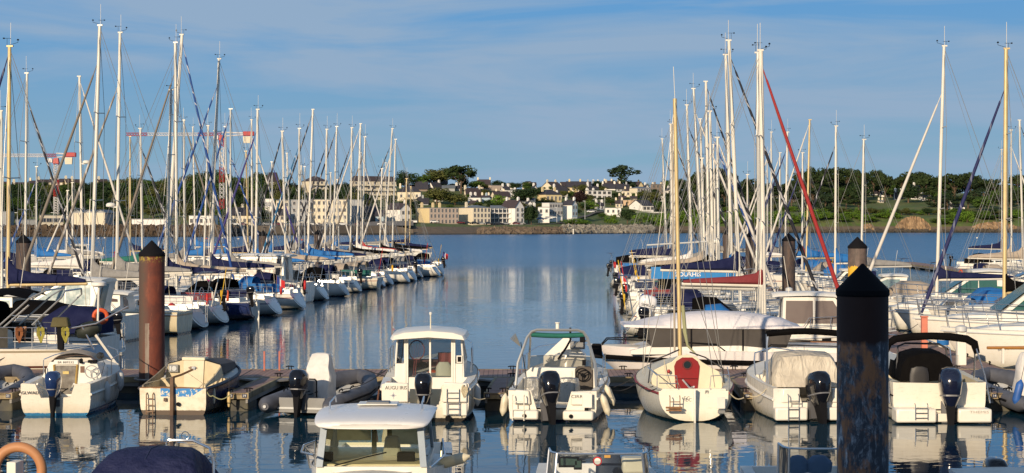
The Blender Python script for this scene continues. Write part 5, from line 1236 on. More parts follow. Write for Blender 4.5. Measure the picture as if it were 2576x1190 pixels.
# mast: top column, top row, foot column, depth, row of berths, options
ML = [
 (251, 65, 230, 89.5, 'A', dict(furl='grey', cover='grey', fpos=13.4, ring='red', mr=.10)),
 (302, 83, 293, 93.6, 'A', dict(furl='greywhite', cover='grey', hood='navy', ring='orange', fpos=12.6, rad=.4)),
 (430, 227, 419, 98.0, 'A', dict(furl=None, cover='navy', hull='navy', rake=.1)),
 (441, 108, 445, 102.5, 'A', dict(furl='grey', cover='taupe', mr=.10, flagc=True, ring='red')),
 (458, 88, 414, 106.3, 'A', dict(furl='blue', cover='grey', out=True, hood='black', mr=.10)),
 (551, 149, 527, 110.2, 'A', dict(furl='blue', cover='navy', ring='red', hood='blue')),
 (580, 275, 580, 114.8, 'A', dict(furl='blue', cover='grey')),
 (648, 276, 643, 122.3, 'A', dict(furl='purple', cover='blue', wheel=True)),
 (710, 331, 720, 129.0, 'A', dict(furl='black', cover='taupe')),
 (753, 324, 752, 136.5, 'A', dict(furl='teal', cover='blue', hull='white')),
 (787, 276, 773, 142.5, 'A', dict(furl='black', cover='blue', hull='redboot', rake=-.25)),
 (822, 326, 817, 147.3, 'A', dict(furl='black', cover='navy', hull='navy')),
 (847, 319, 836, 151.8, 'A', dict(furl='black', cover='grey', ring='yellow')),
 (885, 322, 881, 158.3, 'A', dict(furl='black', cover='black')),
 (907, 312, 896, 163.0, 'A', dict(furl='white', cover='white')),
 (918, 345, 910, 167.2, 'A', dict(furl='grey', cover='red')),
 (961, 425, 955, 172.0, 'A', dict(furl=None, cover='black')),
 (987, 324, 964, 177.0, 'A', dict(furl='black', cover='white')),
 (995, 351, 986, 182.5, 'A', dict(furl='white', cover='black', flagc=True)),
 (1023, 450, 1019, 190.5, 'A', dict(furl=None, cover='navy', hull='blue', mast='gold', ring='yellow', flagc=True)),
 (24, 118, 20, 72.0, 'X', dict(furl='navy', cover='navy', mast='gold', boomz=2.75, B=3.0, fs=.85, fb=1.05, spr=1)),
 (68, 185, 62, 106.7, 'B', dict(furl='black', cover='navy', out=True)),
 (3, 280, 5, 101.0, 'B', dict(furl=None, cover='grey')),
 (200, 193, 208, 113.0, 'B', dict(furl='white', cover='white', rad=.62)),
 (353, 324, 359, 130.9, 'B', dict(furl='black', cover='green')),
 (463, 303, 464, 141.8, 'B', dict(furl='grey', cover='grey')),
 (524, 317, 512, 146.0, 'B', dict(furl=None, cover='blue')),
 (541, 330, 534, 150.1, 'B', dict(furl='white', cover='navy')),
 (567, 319, 574, 155.6, 'B', dict(furl='blue', cover='blue')),
 (619, 381, 625, 164.2, 'B', dict(furl=None, cover='navy', mast='gold')),
 (633, 302, 634, 168.3, 'B', dict(furl='white', cover='grey')),
 (684, 408, 687, 174, 'B', dict(furl='purple', cover='blue')),
 (722, 386, 732, 182.9, 'B', dict(furl='black', cover='navy')),
 (758, 418, 742, 188.0, 'B', dict(furl='grey', cover='grey')),
 (767, 420, 767, 192.5, 'B', dict(furl=None, cover='navy')),
 (832, 435, 830, 203, 'B', dict(furl='white', cover='grey')),
 (849, 452, 853, 209, 'B', dict(furl=None, cover='blue')),
 (908, 385, 908, 225.1, 'B', dict(furl='white', cover='navy')),
 (971, 410, 971, 240, 'B', dict(furl=None, cover='grey')),
 (1034, 470, 1030, 246, 'B', dict(furl=None, cover='navy', mast='gold')),
 (327, 344, 328, 184.4, 'C', dict(furl=None, cover='navy', mast='gold')),
 (485, 320, 492, 210.0, 'C', dict(furl='black', cover='blue')),
 (170, 480, 168, 152, 'C', dict(furl=None, cover='grey')),
 (182, 460, 183, 158, 'C', dict(furl='white', cover='white')),
 (92, 420, 92, 142, 'C', dict(furl='blue', cover='blue')),
]
MR = [
 (1914, 128, 1922, 71.3, 'A', dict(furl='red', cover='wine', boomz=2.75, mr=.105, fpos=11.6, hood='blue', cvs=.72)),
 (1907, 134, 1910, 76.0, 'A', dict(furl=None, cover='grey', mr=.09)),
 (1834, 103, 1863, 82.8, 'A', dict(furl='black', cover='navy', boomz=3.0, fpos=13.0)),
 (1826, 139, 1843, 87.5, 'A', dict(furl=None, cover='blue', boomz=2.7, sponsor=True)),
 (1805, 347, 1809, 93.5, 'A', dict(furl='white', cover='black', L=7.5)),
 (1786, 281, 1795, 99.5, 'A', dict(furl='blue', cover='grey', L=8.5)),
 (1776, 206, 1785, 105.1, 'A', dict(furl='black', cover='black', rad=.3)),
 (1745, 224, 1772, 110.0, 'A', dict(furl='white', cover='taupe', flagc=True)),
 (1766, 399, 1774, 115, 'A', dict(furl=None, cover='navy', L=7.5)),
 (1728, 265, 1742, 123.3, 'A', dict(furl='black', cover='white')),
 (1695, 310, 1697, 146.8, 'A', dict(furl='black', cover='navy')),
 (1687, 313, 1692, 151.2, 'A', dict(furl='white', cover='navy')),
 (1666, 350, 1679, 165.6, 'A', dict(furl='black', cover='navy', ring='red')),
 (1762, 300, 1772, 132, 'A', dict(furl=None, cover='grey')),
 (1795, 364, 1800, 172, 'B', dict(furl=None, cover='grey')),
 (1880, 440, 1880, 150, 'B', dict(furl=None, cover='white', L=8)),
 (1940, 333, 1940, 165.6, 'B', dict(furl='white', cover='grey')),
 (1930, 394, 1930, 173.5, 'B', dict(furl='white', cover='navy')),
 (1981, 333, 1974, 154.5, 'B', dict(furl='navy', cover='blue')),
 (1962, 385, 1961, 160, 'B', dict(furl='white', cover='grey')),
 (2019, 385, 2018, 146, 'B', dict(furl='navy', cover='wine')),
 (2037, 302, 2028, 140.6, 'B', dict(furl='white', cover='blue', mast='gold')),
 (2103, 318, 2101, 124.5, 'B', dict(furl='black', cover='blue')),
 (2173, 352, 2166, 112.5, 'B', dict(furl=None, cover='grey', rad=.35, L=8)),
 (2375, 117, 2356, 87.6, 'B', dict(furl='white', cover='navy', fpos=11.7, cvs=.7)),
 (2531, 124, 2527, 74.0, 'B', dict(furl='navy', cover='black', mast='gold', fpos=10.9, mr=.095, cvs=.75)),
 (2544, 328, 2544, 141.6, 'C', dict(furl='white', cover='taupe')),
 (2565, 303, 2575, 137.0, 'C', dict(furl='black', cover='taupe', ring='orange', rad=.25)),
 (2520, 377, 2520, 188.8, 'C', dict(furl=None, cover='navy')),
]
THL = PI / 2 - R(8); THR = -PI / 2 - R(4)
cnt = {}
def row_boats(LST, side):
    for i, (tx, ty, bx, Y, row, op) in enumerate(sorted(LST, key=lambda q: (q[4], q[3]))):
        op = dict(op); k = F / Y; X = wx(bx, Y); top = wz(ty, Y); key = side + row; cnt[key] = cnt.get(key, 0) + 1
        L_ = op.pop('L', min(11.0, max(7.5, top * .69))); lean = (tx - bx) / k
        if side == 'L': th = THL if row in 'ACX' else -THL + PI if False else (PI / 2 - R(8) - PI)
        else: th = THR if row in 'AC' else THR + PI
        if side == 'L' and row == 'A' and op.pop('out', False): th += PI; X -= 0
        op.pop('out', None); sp = op.pop('sponsor', False)
        mm = GOLD if op.pop('mast', None) == 'gold' else None
        B_ = op.pop('B', L_ * .315); B_ = min(B_, 3.25)
        lod = 0 if Y < 105 else 1 if Y < 150 else 2
        rows_ = {'LA': 'left channel row', 'LB': 'second left row', 'LC': 'farthest left rows', 'LX': 'left foreground', 'RA': 'right channel row', 'RB': 'second right row', 'RC': 'rightmost distant row'}[key]
        hd = {'navy': 'navy hulled', 'blue': 'blue hulled', 'redboot': 'cream hulled, red bottomed', 'white': 'white', 'cream': 'cream', 'grey': 'grey'}[op.get('hull', 'white')]
        lab = '%s sailboat%s, %s sail cover, %s in the %s' % (hd, ' with gold mast' if mm else '', op.get('cover') or 'no', ORD[cnt[key] - 1], rows_)
        b = sailboat(X, Y, th, L_, B_, top, lean, None, mastm=mm, label=lab, group='sailboats in the ' + rows_, seed=i * 7 + len(LST), lod=lod, **op)
        if sp:
            m = MB(); m.box((.32, 3.45, 2.80), (.02, 4.1, .58)); q = m.build('banner', mat('banner blue', (.02, .20, .50), .7, dirt=.1), b, smooth=0)
            text('lettering', 'BOURHIS', .30, FLW, q, (.335, 3.2, 2.72), (PI / 2, 0, PI / 2), bold=.006); text('lettering', 'CABINET', .15, FLW, q, (.335, 3.2, 2.97), (PI / 2, 0, PI / 2))
        if lod < 2: # lines to the pontoon and fenders are part of the berth
            rope(b, [(0, L_ * .97, 1.2), (.6, L_ * .97 + 1.1, .55)], .014, ROPED, 'bow_line')
row_boats(ML, 'L'); row_boats(MR, 'R')
# ------------------------------------------------------------------ front row, sterns to the camera
INK = mat('lettering dark', (.03, .03, .04), .5, dirt=0)
MIDG = mat('mid grey panel', (.22, .22, .22), .5)
def poly_panel(name, pts, th, m_, parent, smooth=30, bev=0.0):
    """pts (x, z) at depth y as (x, y, z); thickness away from the camera"""
    m = MB(); m.prism(pts, (0, th, 0)); return m.build(name, m_, parent, smooth=smooth, bev=bev)
def xz(pts, y): return [(x, y, z) for x, z in pts]
def front(px, Y, L, B, fs, fb, rz, name, label, cat, **k):
    o = empty(name, (wx(px, Y), Y, 0), rz, label, cat); h = Hull(L, B, fs, fb, **{**dict(ws=.92, n0=5.0, n1=2.0, ds=.12, dm=.3, rake=-.06, bowr=.7, pw=2.6), **k}); return o, h
def tri(t, parent, pts, r=.014, m_=ROPE): return rope(parent, pts, r, m_)

# --- 1: small white cabin boat with glossy blue outboard
o, h = front(141, 48.5, 5.7, 2.05, .86, 1.12, 0, 'cabin_boat', 'small white cabin boat named GLWADYS with glossy blue outboard and smoked door', 'motorboat')
hm = hullmat('hull glwadys', (.76, .70, .60), (.01, .14, .30), .07, ((.10, .15, (.02, .02, .06)),), .3)
h.build(hm, o); h.transom(hullmat('transom glwadys', (.76, .70, .60), (.01, .14, .30), .07, (), .15), o, notch=[(.88, .88), (.52, .86), (.40, .50), (-.40, .48), (-.55, .86), (-.90, .88)])
h.cockpit(WHITE, o, .34, .35, .2); h.deck(DECKW, o, .34); h.rail(hm, o, .035, -.28, 0, .9)
poly_panel('transom_ledge', xz([(-.95, .43), (-.42, .43), (-.42, .46), (-.95, .46)], -.035), .03, WHITE, o); poly_panel('transom_ledge', xz([(.42, .43), (.95, .43), (.95, .46), (.42, .46)], -.035), .03, WHITE, o)
bh = poly_panel('cabin_bulkhead', xz([(-.86, .35), (.86, .35), (.84, .9), (.70, 1.30), (-.62, 1.32), (-.84, .9)], 1.75), .06, WHITE, o, bev=.015)
m = MB(); m.loft([[(-.86 + .15 * f, 1.8 + 1.6 * f, .9), (-.62 + .1 * f, 1.8 + 1.6 * f, 1.32 - .12 * f), (.70 - .15 * f, 1.8 + 1.6 * f, 1.30 - .12 * f), (.84 - .15 * f, 1.8 + 1.6 * f, .9)] for f in (0, .5, 1)]); m.build('cabin_top', WHITE, o)
poly_panel('door', xz([(-.40, .42), (.06, .42), (.12, 1.22), (-.46, 1.22)], 1.735), .012, mat('smoked acrylic', (.16, .14, .12), .15, dirt=.5, ds=5, dcol=(.3, .28, .24)), o)
for a, b in (((-.43, .42), (-.50, 1.24)), ((.09, .42), (.16, 1.24))): m = MB(); m.tube([(a[0], 1.72, a[1]), (b[0], 1.72, b[1])], .03, 4); m.build('door_frame', mat('varnished pine', (.52, .34, .10), .5, dirt=.3), o)
poly_panel('door_plate', xz([(-.25, .98), (-.08, .98), (-.08, 1.06), (-.25, 1.06)], 1.72), .01, mat('brass plate', (.6, .45, .15), .5), o)
q = poly_panel('sliding_hatch', xz([(-.52, 1.24), (.20, 1.24), (.19, 1.38), (-.50, 1.38)], 1.70), .5, WHITE, o, bev=.03)
text('registration', 'BR B89332', .085, INK, q, (-.16, 1.693, 1.31), sx=1.2)
m = MB(); m.loft([[(-.62 + .66 * 2 * u * .98, y, 1.30 + hh * math.sin(PI * min(1, max(0, u))) ** .55) for u in [i / 12 for i in range(13)]] for y, hh in ((1.85, .26), (2.3, .34), (3.0, .22), (3.6, .0))]); m.build('canvas_cover', TAUPE, o)
rails(o, [[(-.60, 1.84, 1.33), (-.45, 1.84, 1.44), (.1, 1.84, 1.50), (.5, 1.84, 1.48), (.70, 1.84, 1.32)]], .012, 'cover_seam', mat('seam brown', (.10, .06, .045), .8))
poly_panel('gauge', xz([(.24, 1.02), (.35, 1.02), (.35, 1.2), (.24, 1.2)], 1.73), .02, mat('gauge wood', (.16, .08, .05), .5), o)
steering_wheel(o, .62, 1.5, 1.06, .185, .25, mat('wheel grey', (.45, .45, .45), .4))
m = MB(); m.box((.6, 1.68, 1.34), (.26, .12, .08)); m.lathe([(.05, 0), (.05, .12), (.02, .15)], (.28, 1.68, 1.28), 10); m.build('compass', BLACK, o, bev=.02)
m = MB(); m.tube([(.92, 1.2, .86), (1.0, 1.4, 1.3), (.86, 1.5, 1.52)], .012, 6); m.lathe([(.02, -.12), (.10, -.03), (.10, .06), (.03, .14)], (.86, 1.5, 1.52), 12, rx=PI / 2); m.build('search_lamp', VGLASS, o)
rails(o, [[(-.72, 1.70, .88), (-.72, 1.66, .9), (-.72, 1.66, 1.14), (-.72, 1.70, 1.16)]], .016, 'grab_rail', BLACK)
rails(o, [[h.sheer(t, 1, .06, .42) for t in (.42, .6, .8, .95)], [h.sheer(.42, 1, .06, 0), h.sheer(.42, 1, .06, .42)], [h.sheer(.7, 1, .06, 0), h.sheer(.7, 1, .06, .42)], [h.sheer(t, -1, .06, .42) for t in (.42, .6, .8, .95)], [h.sheer(.42, -1, .06, 0), h.sheer(.42, -1, .06, .42)]], .014)
text('boat_name', 'GLWADYS', .115, INK, o, (-.62, -.075, .62), sx=1.15)
outboard(o, -.02, -.12, .58, 1.12, .05, mat('outboard blue', (.012, .028, .10), .10, dirt=.05, coat=1.0))
for s in (-1, 1): m = MB(); m.tube([(s * .50, -.05, .86), (s * .32, .35, .66)], .035, 6); m.build('tie_bar', WHITE, o)
fender((wx(141, 48.5) + 1.06, 49.9, .50), 'pale grey fender nearest the stern of the boat named GLWADYS', .52, .10, GREYW); fender((wx(141, 48.5) + 1.13, 51.3, .72), 'pale grey fender farther forward on the boat named GLWADYS', .5, .10, GREYW)
rope(o, [(-.95, .3, .9), (-1.35, 1.3, .62)], .016)

# --- 2: old cream day boat with wooden rudder
o, h = front(436, 48.7, 5.3, 2.14, .74, 1.10, -R(5), 'old_day_boat', 'old cream day boat with navy sides, peeling blue transom and wooden rudder', 'boat', ws=.86, ds=.16)
h.build(hullmat('hull old boat', (.018, .028, .085), (.05, .035, .02), .12, ((.62, .70, (.02, .02, .03)),), .3), o)
t = NT('peeling transom'); v = t.co(); x, y, z = t.sep(v)[:3]; n = t.noise(v, 4, 6, .7)
c = t.mix(t.ramp(n, [(.45, 0), (.75, 1)]), (.76, .70, .57), (.55, .47, .33))
zone = t.math('MULTIPLY', t.math('MULTIPLY', t.math('GREATER_THAN', z, .50), t.math('LESS_THAN', z, .73)), t.math('MULTIPLY', t.math('GREATER_THAN', x, -.34), t.math('LESS_THAN', t.math('ADD', x, t.math('MULTIPLY', z, -1.6)), -.30)))
zone = t.math('MULTIPLY', zone, t.math('LESS_THAN', t.noise(v, 11, 4, .7), .56)); c = t.mix(zone, c, (.03, .22, .55))
c = t.mix(t.math('LESS_THAN', t.math('ADD', z, t.math('MULTIPLY', n, -.05)), .10), c, (.10, .07, .05)); c = t.mix(t.math('GREATER_THAN', t.math('ADD', z, t.math('MULTIPLY', n, .06)), .755), c, (.20, .09, .03))
t.bsdf(c, .6, 0, t.bump(n, .2, .01)); h.transom(t.m, o, notch=[(.86, .74), (.3, .76), (-.3, .77), (-.87, .75)])
OLDB = mat('ochre bulkhead', (.62, .52, .34), .6, dirt=.2)
h.cockpit(OLDB, o, .40, .32, .08); h.deck(DECKW, o, .40)
h.rail(mat('old rail navy', (.01, .012, .03), .5), o, .045, -.02)
poly_panel('cabin_bulkhead', xz([(-.80, .32), (.80, .32), (.84, .98), (.78, 1.20), (.35, 1.32), (-.30, 1.33), (-.72, 1.22), (-.80, .95)], 2.05), .05, OLDB, o, bev=.01)
poly_panel('door', xz([(-.26, .40), (.28, .40), (.33, 1.36), (-.27, 1.36)], 2.01), .03, mat('cream door', (.70, .62, .46), .5, dirt=.15), o, bev=.008)
poly_panel('door_cap', xz([(-.31, 1.33), (.35, 1.33), (.35, 1.41), (-.31, 1.42)], 1.98), .4, CREAM, o, bev=.015)
m = MB(); m.lathe([(.0, 0), (.045, .003), (.045, .02), (0, .025)], (0, 0, 0), 6, sx=3.0, rx=PI / 2); q = m.build('name_plaque', mat('plaque', (.22, .15, .10), .5), o); q.location = (0, 2.0, 1.12)
m = MB(); m.loft([[(-.80 + f * .12, 2.08 + f * 2.2, .95), (-.72 + f * .12, 2.08 + f * 2.2, 1.24 - f * .1), (-.3, 2.08 + f * 2.2, 1.36 - f * .12), (.35, 2.08 + f * 2.2, 1.35 - f * .12), (.78 - f * .12, 2.08 + f * 2.2, 1.22 - f * .1), (.84 - f * .12, 2.08 + f * 2.2, .95)] for f in (0, .4, .8, 1)], cap1=True); m.build('cabin_top', mat('cabin top brown', (.06, .05, .045), .7), o)
m = MB(); m.box((-.55, 1.98, 1.10), (.28, .05, .22)); m.mi = 1; m.lathe([(.075, 0), (.075, .02)], (-.52, 1.95, 1.10), 16, rx=PI / 2); m.box((-.63, 1.95, 1.10), (.06, .02, .14)); m.build('radio_panel', [MIDG, GREYW], o, bev=.01)
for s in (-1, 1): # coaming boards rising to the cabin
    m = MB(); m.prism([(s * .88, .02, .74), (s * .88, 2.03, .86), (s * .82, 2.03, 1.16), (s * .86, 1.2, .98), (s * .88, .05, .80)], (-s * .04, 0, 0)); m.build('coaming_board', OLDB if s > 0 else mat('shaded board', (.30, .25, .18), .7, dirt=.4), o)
m = MB(); m.box((0, -.10, .47), (.10, .16, 1.12)); m.build('rudder', mat('old brown wood', (.12, .06, .03), .6, dirt=.5), o, bev=.01)
m = MB(); m.tube([(0, -.08, 1.02), (.12, .4, 1.06), (.34, .85, 1.18)], .03, 6); m.build('tiller', TEAK, o); m = MB(); m.lathe([(.05, 0), (.07, .06), (.04, .1)], (.34, .85, 1.15), 8); m.build('tiller_cap', GREYW, o)
ladder(o, -.62, -.14, .02, .56, .18, 3, mat('bronze ladder', (.25, .15, .09), .5), r=.016)
m = MB(); m.lathe([(.0, 0), (.055, .005), (.055, .03)], (0, 0, 0), 14, rx=PI / 2); q = m.build('exhaust', BLACK, o); q.location = (.16, -.08, .30)
m = MB(); m.box((-.20, -.09, .42), (.08, .04, .09)); m.build('transom_fitting', mat('dark bronze', (.08, .04, .03), .5), o)
rails(o, [[(-.8, .1, .84), (.0, 1.0, 1.02)], [(.1, 1.1, 1.05), (.85, .2, .78)]], .008, 'loose_line', ROPE)
text('registration', 'CM 4', .17, mat('dim lettering', (.005, .006, .012), .5, dirt=0), o, (.925, 1.3, .52), (PI / 2, 0, PI / 2))
rope(o, [(.85, .1, .78), (1.15, -.2, .55), (1.6, -.05, .58)], .016, mat('green rope', (.30, .30, .16), .9))
bx = wx(436, 48.7); fender((bx + 1.02, 49.2, .47), 'slim cream fender under the stern quarter of the old day boat', .32, .05); fender((bx + 1.42, 49.3, .36), 'slim yellowed fender hanging by finger pontoon 20', .32, .05, mat('fender yellowed', (.62, .45, .20), .5))

# --- 3: grey inflatable with covered console
TUBEG = mat('hypalon grey', (.105, .11, .135), .55, dirt=.3, ds=2)
def rib(px, Y, rz, label, L=5.0, w=1.0, r=.23, console=True, motor=True, name='inflatable_boat'):
    o = empty(name, (wx(px, Y), Y, 0), rz, label, 'inflatable')
    path = [(-w * .86, -.55, .28), (-w * .9, -.3, .30), (-w * .92, 1, .34), (-w * .92, L * .5, .40), (-w * .8, L * .72, .48), (-w * .45, L * .92, .60), (0, L, .66), (w * .45, L * .92, .60), (w * .8, L * .72, .48), (w * .92, L * .5, .40), (w * .92, 1, .34), (w * .9, -.3, .30), (w * .86, -.55, .28)]
    m = MB(); m.tube(path, [.10, r, r, r, r, r, r * .95, r, r, r, r, r, .10], 16); m.build('buoyancy_tube', TUBEG, o, smooth=50)
    m = MB(); m.tube([(-w * .92 - r * .98, .2, .34), (-w * .92 - r * .98, L * .5, .40), (-w * .8 - r * .85, L * .72, .48), (-w * .45 - r * .6, L * .92 + r * .6, .60), (0, L + r, .66), (w * .45 + r * .6, L * .92 + r * .6, .60), (w * .8 + r * .85, L * .72, .48), (w * .92 + r * .98, L * .5, .40), (w * .92 + r * .98, .2, .34)], .03, 6); m.build('rub_strake', BLACK, o)
    for s in (-1, 1):
        m = MB(); m.lathe([(.0, 0), (.035, .01), (.045, .03)], (0, 0, 0), 10, rx=PI / 2); q = m.build('end_valve', GREYW, o); q.location = (s * w * .86, -.56, .28)
        for y in (.9, 1.9, 2.9): m = MB(); m.tube([(s * w * .80, y - .16, .34 + r + .01), (s * w * .80, y - .1, .40 + r), (s * w * .80, y + .1, .42 + r), (s * w * .80, y + .16, .36 + r)], .018, 6); m.build('grab_handle', BLACK, o)
    m = MB(); m.box((0, .0, .28), (1.3, .06, .40)); m.build('transom', MIDG, o)
    m = MB(); m.loft([[(-.75, y, .18), (-.4, y, .0 + z), (0, y, -.15 + z), (.4, y, .0 + z), (.75, y, .18)] for y, z in ((0, 0), (2, 0), (4, .2), (4.7, .5))]); m.box((0, 1.9, .2), (1.4, 3.9, .05)); m.build('rigid_floor', GREYW, o)
    if console:
        m = MB(); r_ = random.Random(2); secs = []
        for z, a, b in ((.25, .40, .42), (.55, .40, .42), (.95, .38, .36), (1.2, .34, .28), (1.45, .30, .14), (1.56, .26, .09), (1.60, .12, .03)):
            secs.append([(a * math.copysign(abs(math.cos(u)) ** .35, math.cos(u)) * (1 + .06 * math.sin(5 * u + z * 4)) + .02 * math.sin(z * 9), 1.5 + b * math.copysign(abs(math.sin(u)) ** .5, math.sin(u)) * (1 + .07 * math.sin(7 * u)), z) for u in [2 * PI * i / 28 for i in range(28)]])
        m.loft(secs, closed=True, cap1=True); m.build('console_cover', WHITEF, o)
        rails(o, [[(-.40, .50, .45), (-.40, .50, .93), (-.3, .46, .95), (.2, .46, .95), (.24, .50, .90), (.24, .50, .45)]], .02, 'seat_frame', BLACK)
        m = MB(); m.box((-.08, .62, .62), (.52, .34, .56), top=.92); m.build('jockey_seat', MIDG, o, bev=.03)
        q = text('lettering', 'X PRO', .20, GREYW, o, (w * .92 + .01, 1.9, .40 + r * .98), (.35, 0, PI / 2 - .1)); q.rotation_euler = (0, 0, PI / 2)
        q = text('lettering', 'AVON', .22, BLACK, o, (w * .95, .85, .36 + r * .99), (0, 0, PI / 2))
    if motor: outboard(o, 0.0, -.2, .55, 1.25, .12)
    return o
o = rib(760, 48.5, -R(13), 'dark grey inflatable boat with white covered console and black outboard')
rope(o, [(.3, 4.6, .9), (1.6, 5.5, .62), (2.4, 5.9, .6)], .014, ROPED); rope(o, [(.75, 1.1, .62), (1.35, 3.4, 1.0), (.4, 4.5, .9)], .012, ROPED)
rib(2640, 49.0, R(4), 'grey inflatable boat cut off by the right picture edge beside berth 13', motor=False)
rib(-75, 50.2, R(2), 'grey inflatable boat cut off by the left picture edge beside berth 22', motor=False, console=False)
fender((wx(2561, 48.6), 48.6, .62), 'blue tubular fender hung at the right picture edge', .62, .11, mat('fender blue', (.03, .12, .42), .5, dirt=.3), tilt=R(14))

# --- 4: white pilothouse boat
o, h = front(1070, 47.0, 6.2, 2.55, .98, 1.35, -R(1), 'pilothouse_boat', 'white pilothouse fishing boat named AUGU IRIS with black outboard and sliding glass doors', 'motorboat', ws=.90, ds=.10)
hm = hullmat('hull augu', (.78, .73, .64), (.03, .025, .02), .10, (), .25); h.build(hm, o)
h.transom(hm, o, notch=[(1.12, 1.02), (.55, 1.0), (.42, .94), (.36, .45), (-.40, .45), (-.46, .98), (-1.10, 1.0)])
h.cockpit(WHITE, o, .27, .40, .22); h.deck(DECKW, o, .27); h.rail(hm, o, .04, -.12)
for s, x0, x1 in ((-1, -1.10, -.44), (1, .44, 1.10)):
    poly_panel('transom_locker', xz([(x0, .52), (x1, .52), (x1 - .0, 1.02), (x0 + .04, 1.04)], -.14), .14, WHITE, o, bev=.03)
    poly_panel('transom_step', xz([(x0 + .02, .16), (x1 + (.03 if s < 0 else -.0), .16), (x1, .50), (x0, .50)], -.09), .1, WHITE, o, bev=.03)
poly_panel('engine_well', xz([(-.44, .25), (.42, .25), (.42, .82), (-.44, .82)], .42), .05, CREAM, o)
cb = 1.65; ZR, ZS = 2.10, 1.40
CABX = .93
poly_panel('cabin_side_panel', xz([(-CABX, .42), (-.66, .42), (-.66, ZS), (-CABX + .03, ZS)], cb), .05, WHITE, o, bev=.01); poly_panel('cabin_side_panel', xz([(.66, .42), (CABX, .42), (CABX - .03, ZS), (.66, ZS)], cb), .05, WHITE, o, bev=.01)
fr = MB()
for x in (-.66, -.60, .62, .68): fr.box((x, cb, 1.28), (.055, .05, 1.66))
fr.box((.02, cb + .03, 1.28), (.05, .04, 1.64)); fr.box((.0, cb, 2.085), (1.4, .05, .05)); fr.box((0, cb, .76 - .28), (1.3, .05, .09)); fr.build('door_frame', WHITE, o, bev=.006)
for x in (-.29, .33): m = MB(); m.box((x, cb + .02, 1.28), (.58, .008, 1.55)); m.build('sliding_door_glass', GLASS, o, smooth=0)
for s in (-1, 1):
    m = MB(); m.prism([(s * .95, cb + .02, .95), (s * .95, cb + 2.3, 1.1), (s * .93, cb + 2.1, ZS), (s * .93, cb + .02, ZS)], (-s * .04, 0, 0)); m.build('cabin_side', WHITE, o)
    m = MB(); m.prism([(s * .92, cb + .02, ZS), (s * .92, cb + 2.1, ZS), (s * .82, cb + 1.6, ZR), (s * .86, cb + .02, ZR)], (-s * .012, 0, 0)); m.build('side_window', GLASS, o, smooth=0)
    rails(o, [[(s * .92, cb + .03, ZS), (s * .87, cb + .03, ZR)]], .028, 'window_post', WHITE)
    rails(o, [[(s * .92, cb + 1.0, ZS), (s * .86, cb + .9, ZR)]], .028, 'window_post', WHITE); rails(o, [[(s * .92, cb + 2.1, ZS), (s * .82, cb + 1.6, ZR)]], .028, 'window_post', WHITE)
m = MB(); m.prism([(-.92, cb + 2.1, ZS), (.92, cb + 2.1, ZS), (.82, cb + 1.6, ZR), (-.82, cb + 1.6, ZR)], (0, .012, 0)); m.build('windscreen', GLASS, o, smooth=0)
m = MB(); m.loft([[(x * w_, y, z + dz) for x, dz in ((-1.04, -.10), (-.98, .02), (-.7, .10), (0, .15), (.7, .10), (.98, .02), (1.04, -.10), (.95, -.08), (0, -.02), (-.95, -.08))] for y, w_, z in ((cb - .45, .93, 2.16), (cb - .3, 1.0, 2.19), (cb + 1.2, 1.0, 2.22), (cb + 1.8, .9, 2.17), (cb + 1.95, .8, 2.12))], closed=True, cap0=True, cap1=True); rf = m.build('roof', WHITE, o, smooth=45)
rails(rf, [[(.02, cb + .2, 2.3), (.02, cb + .2, 2.74)]], .016, 'antenna', CREAM); m = MB(); m.lathe([(.03, 0), (.04, .05), (.02, .07)], (.02, cb + .2, 2.72), 8); m.build('antenna_cap', WHITE, rf)
flag(rf, -1.0, cb - .2, 2.62, .5, R(80), (FLW, FLW, FLR), .6)
m = MB(); m.box((0, cb + .9, .44), (1.7, 1.9, .05)); m.build('cabin_floor', mat('cabin interior dark', (.07, .03, .03), .8), o)
m = MB(); m.box((0, cb + 1.95, 1.05), (1.7, .1, .62)); m.box((0, cb + 1.7, 1.36), (1.6, .5, .05)); m.build('dashboard', mat('cabin interior brown', (.10, .04, .04), .7), o)
m = MB(); m.loft([[(.38 + .24 * math.copysign(abs(math.cos(u)) ** .5, math.cos(u)) * w_, cb + .3 + .08 * math.sin(u), z) for u in [2 * PI * i / 14 for i in range(14)]] for z, w_ in ((.55, .9), (.9, 1), (1.3, .9), (1.42, .55))], closed=True, cap1=True); m.build('pilot_seat', CREAM, o)
m = MB(); m.loft([[(.38 + .20 * math.cos(u) + .03 * math.sin(z * 9), cb + .55 + .06 * math.sin(u * 3), z) for u in [2 * PI * i / 12 for i in range(12)]] for z in (1.15, 1.3, 1.5, 1.66)], closed=True, cap1=True); m.build('hanging_jacket', mat('faded red cloth', (.35, .09, .08), .8), o)
for x, z, w_, mm in ((.05, .98, .22, ORANGE), (-.28, .82, .20, mat('pink cloth', (.40, .12, .12), .8)), (-.05, .75, .25, mat('crimson cloth', (.20, .03, .03), .8))):
    m = MB(); m.lathe([(w_, 0), (w_ * 1.1, .12), (w_ * .7, .25), (.02, .3)], (x, cb + .9, z - .12), 10, sy=.6); m.build('gear_bag', mm, o)
m = MB(); m.ring((-.36, cb + .2, 1.75), .21, .014, 20, 5, sy=1.25); m.tube([(-.36, cb + .2, 1.5), (-.45, cb + .2, .6)], .014, 5); m.tube([(-.42, cb + .2, 1.45), (-.5, cb + .2, .6)], .014, 5)
for i in range(5): m.tube([(-.36 + (i - 2) * .08, cb + .2, 1.95), (-.36 + (i - 2) * .03, cb + .24, 1.4)], .004, 3)
m.build('landing_net', mat('net red', (.3, .05, .05), .6), o)
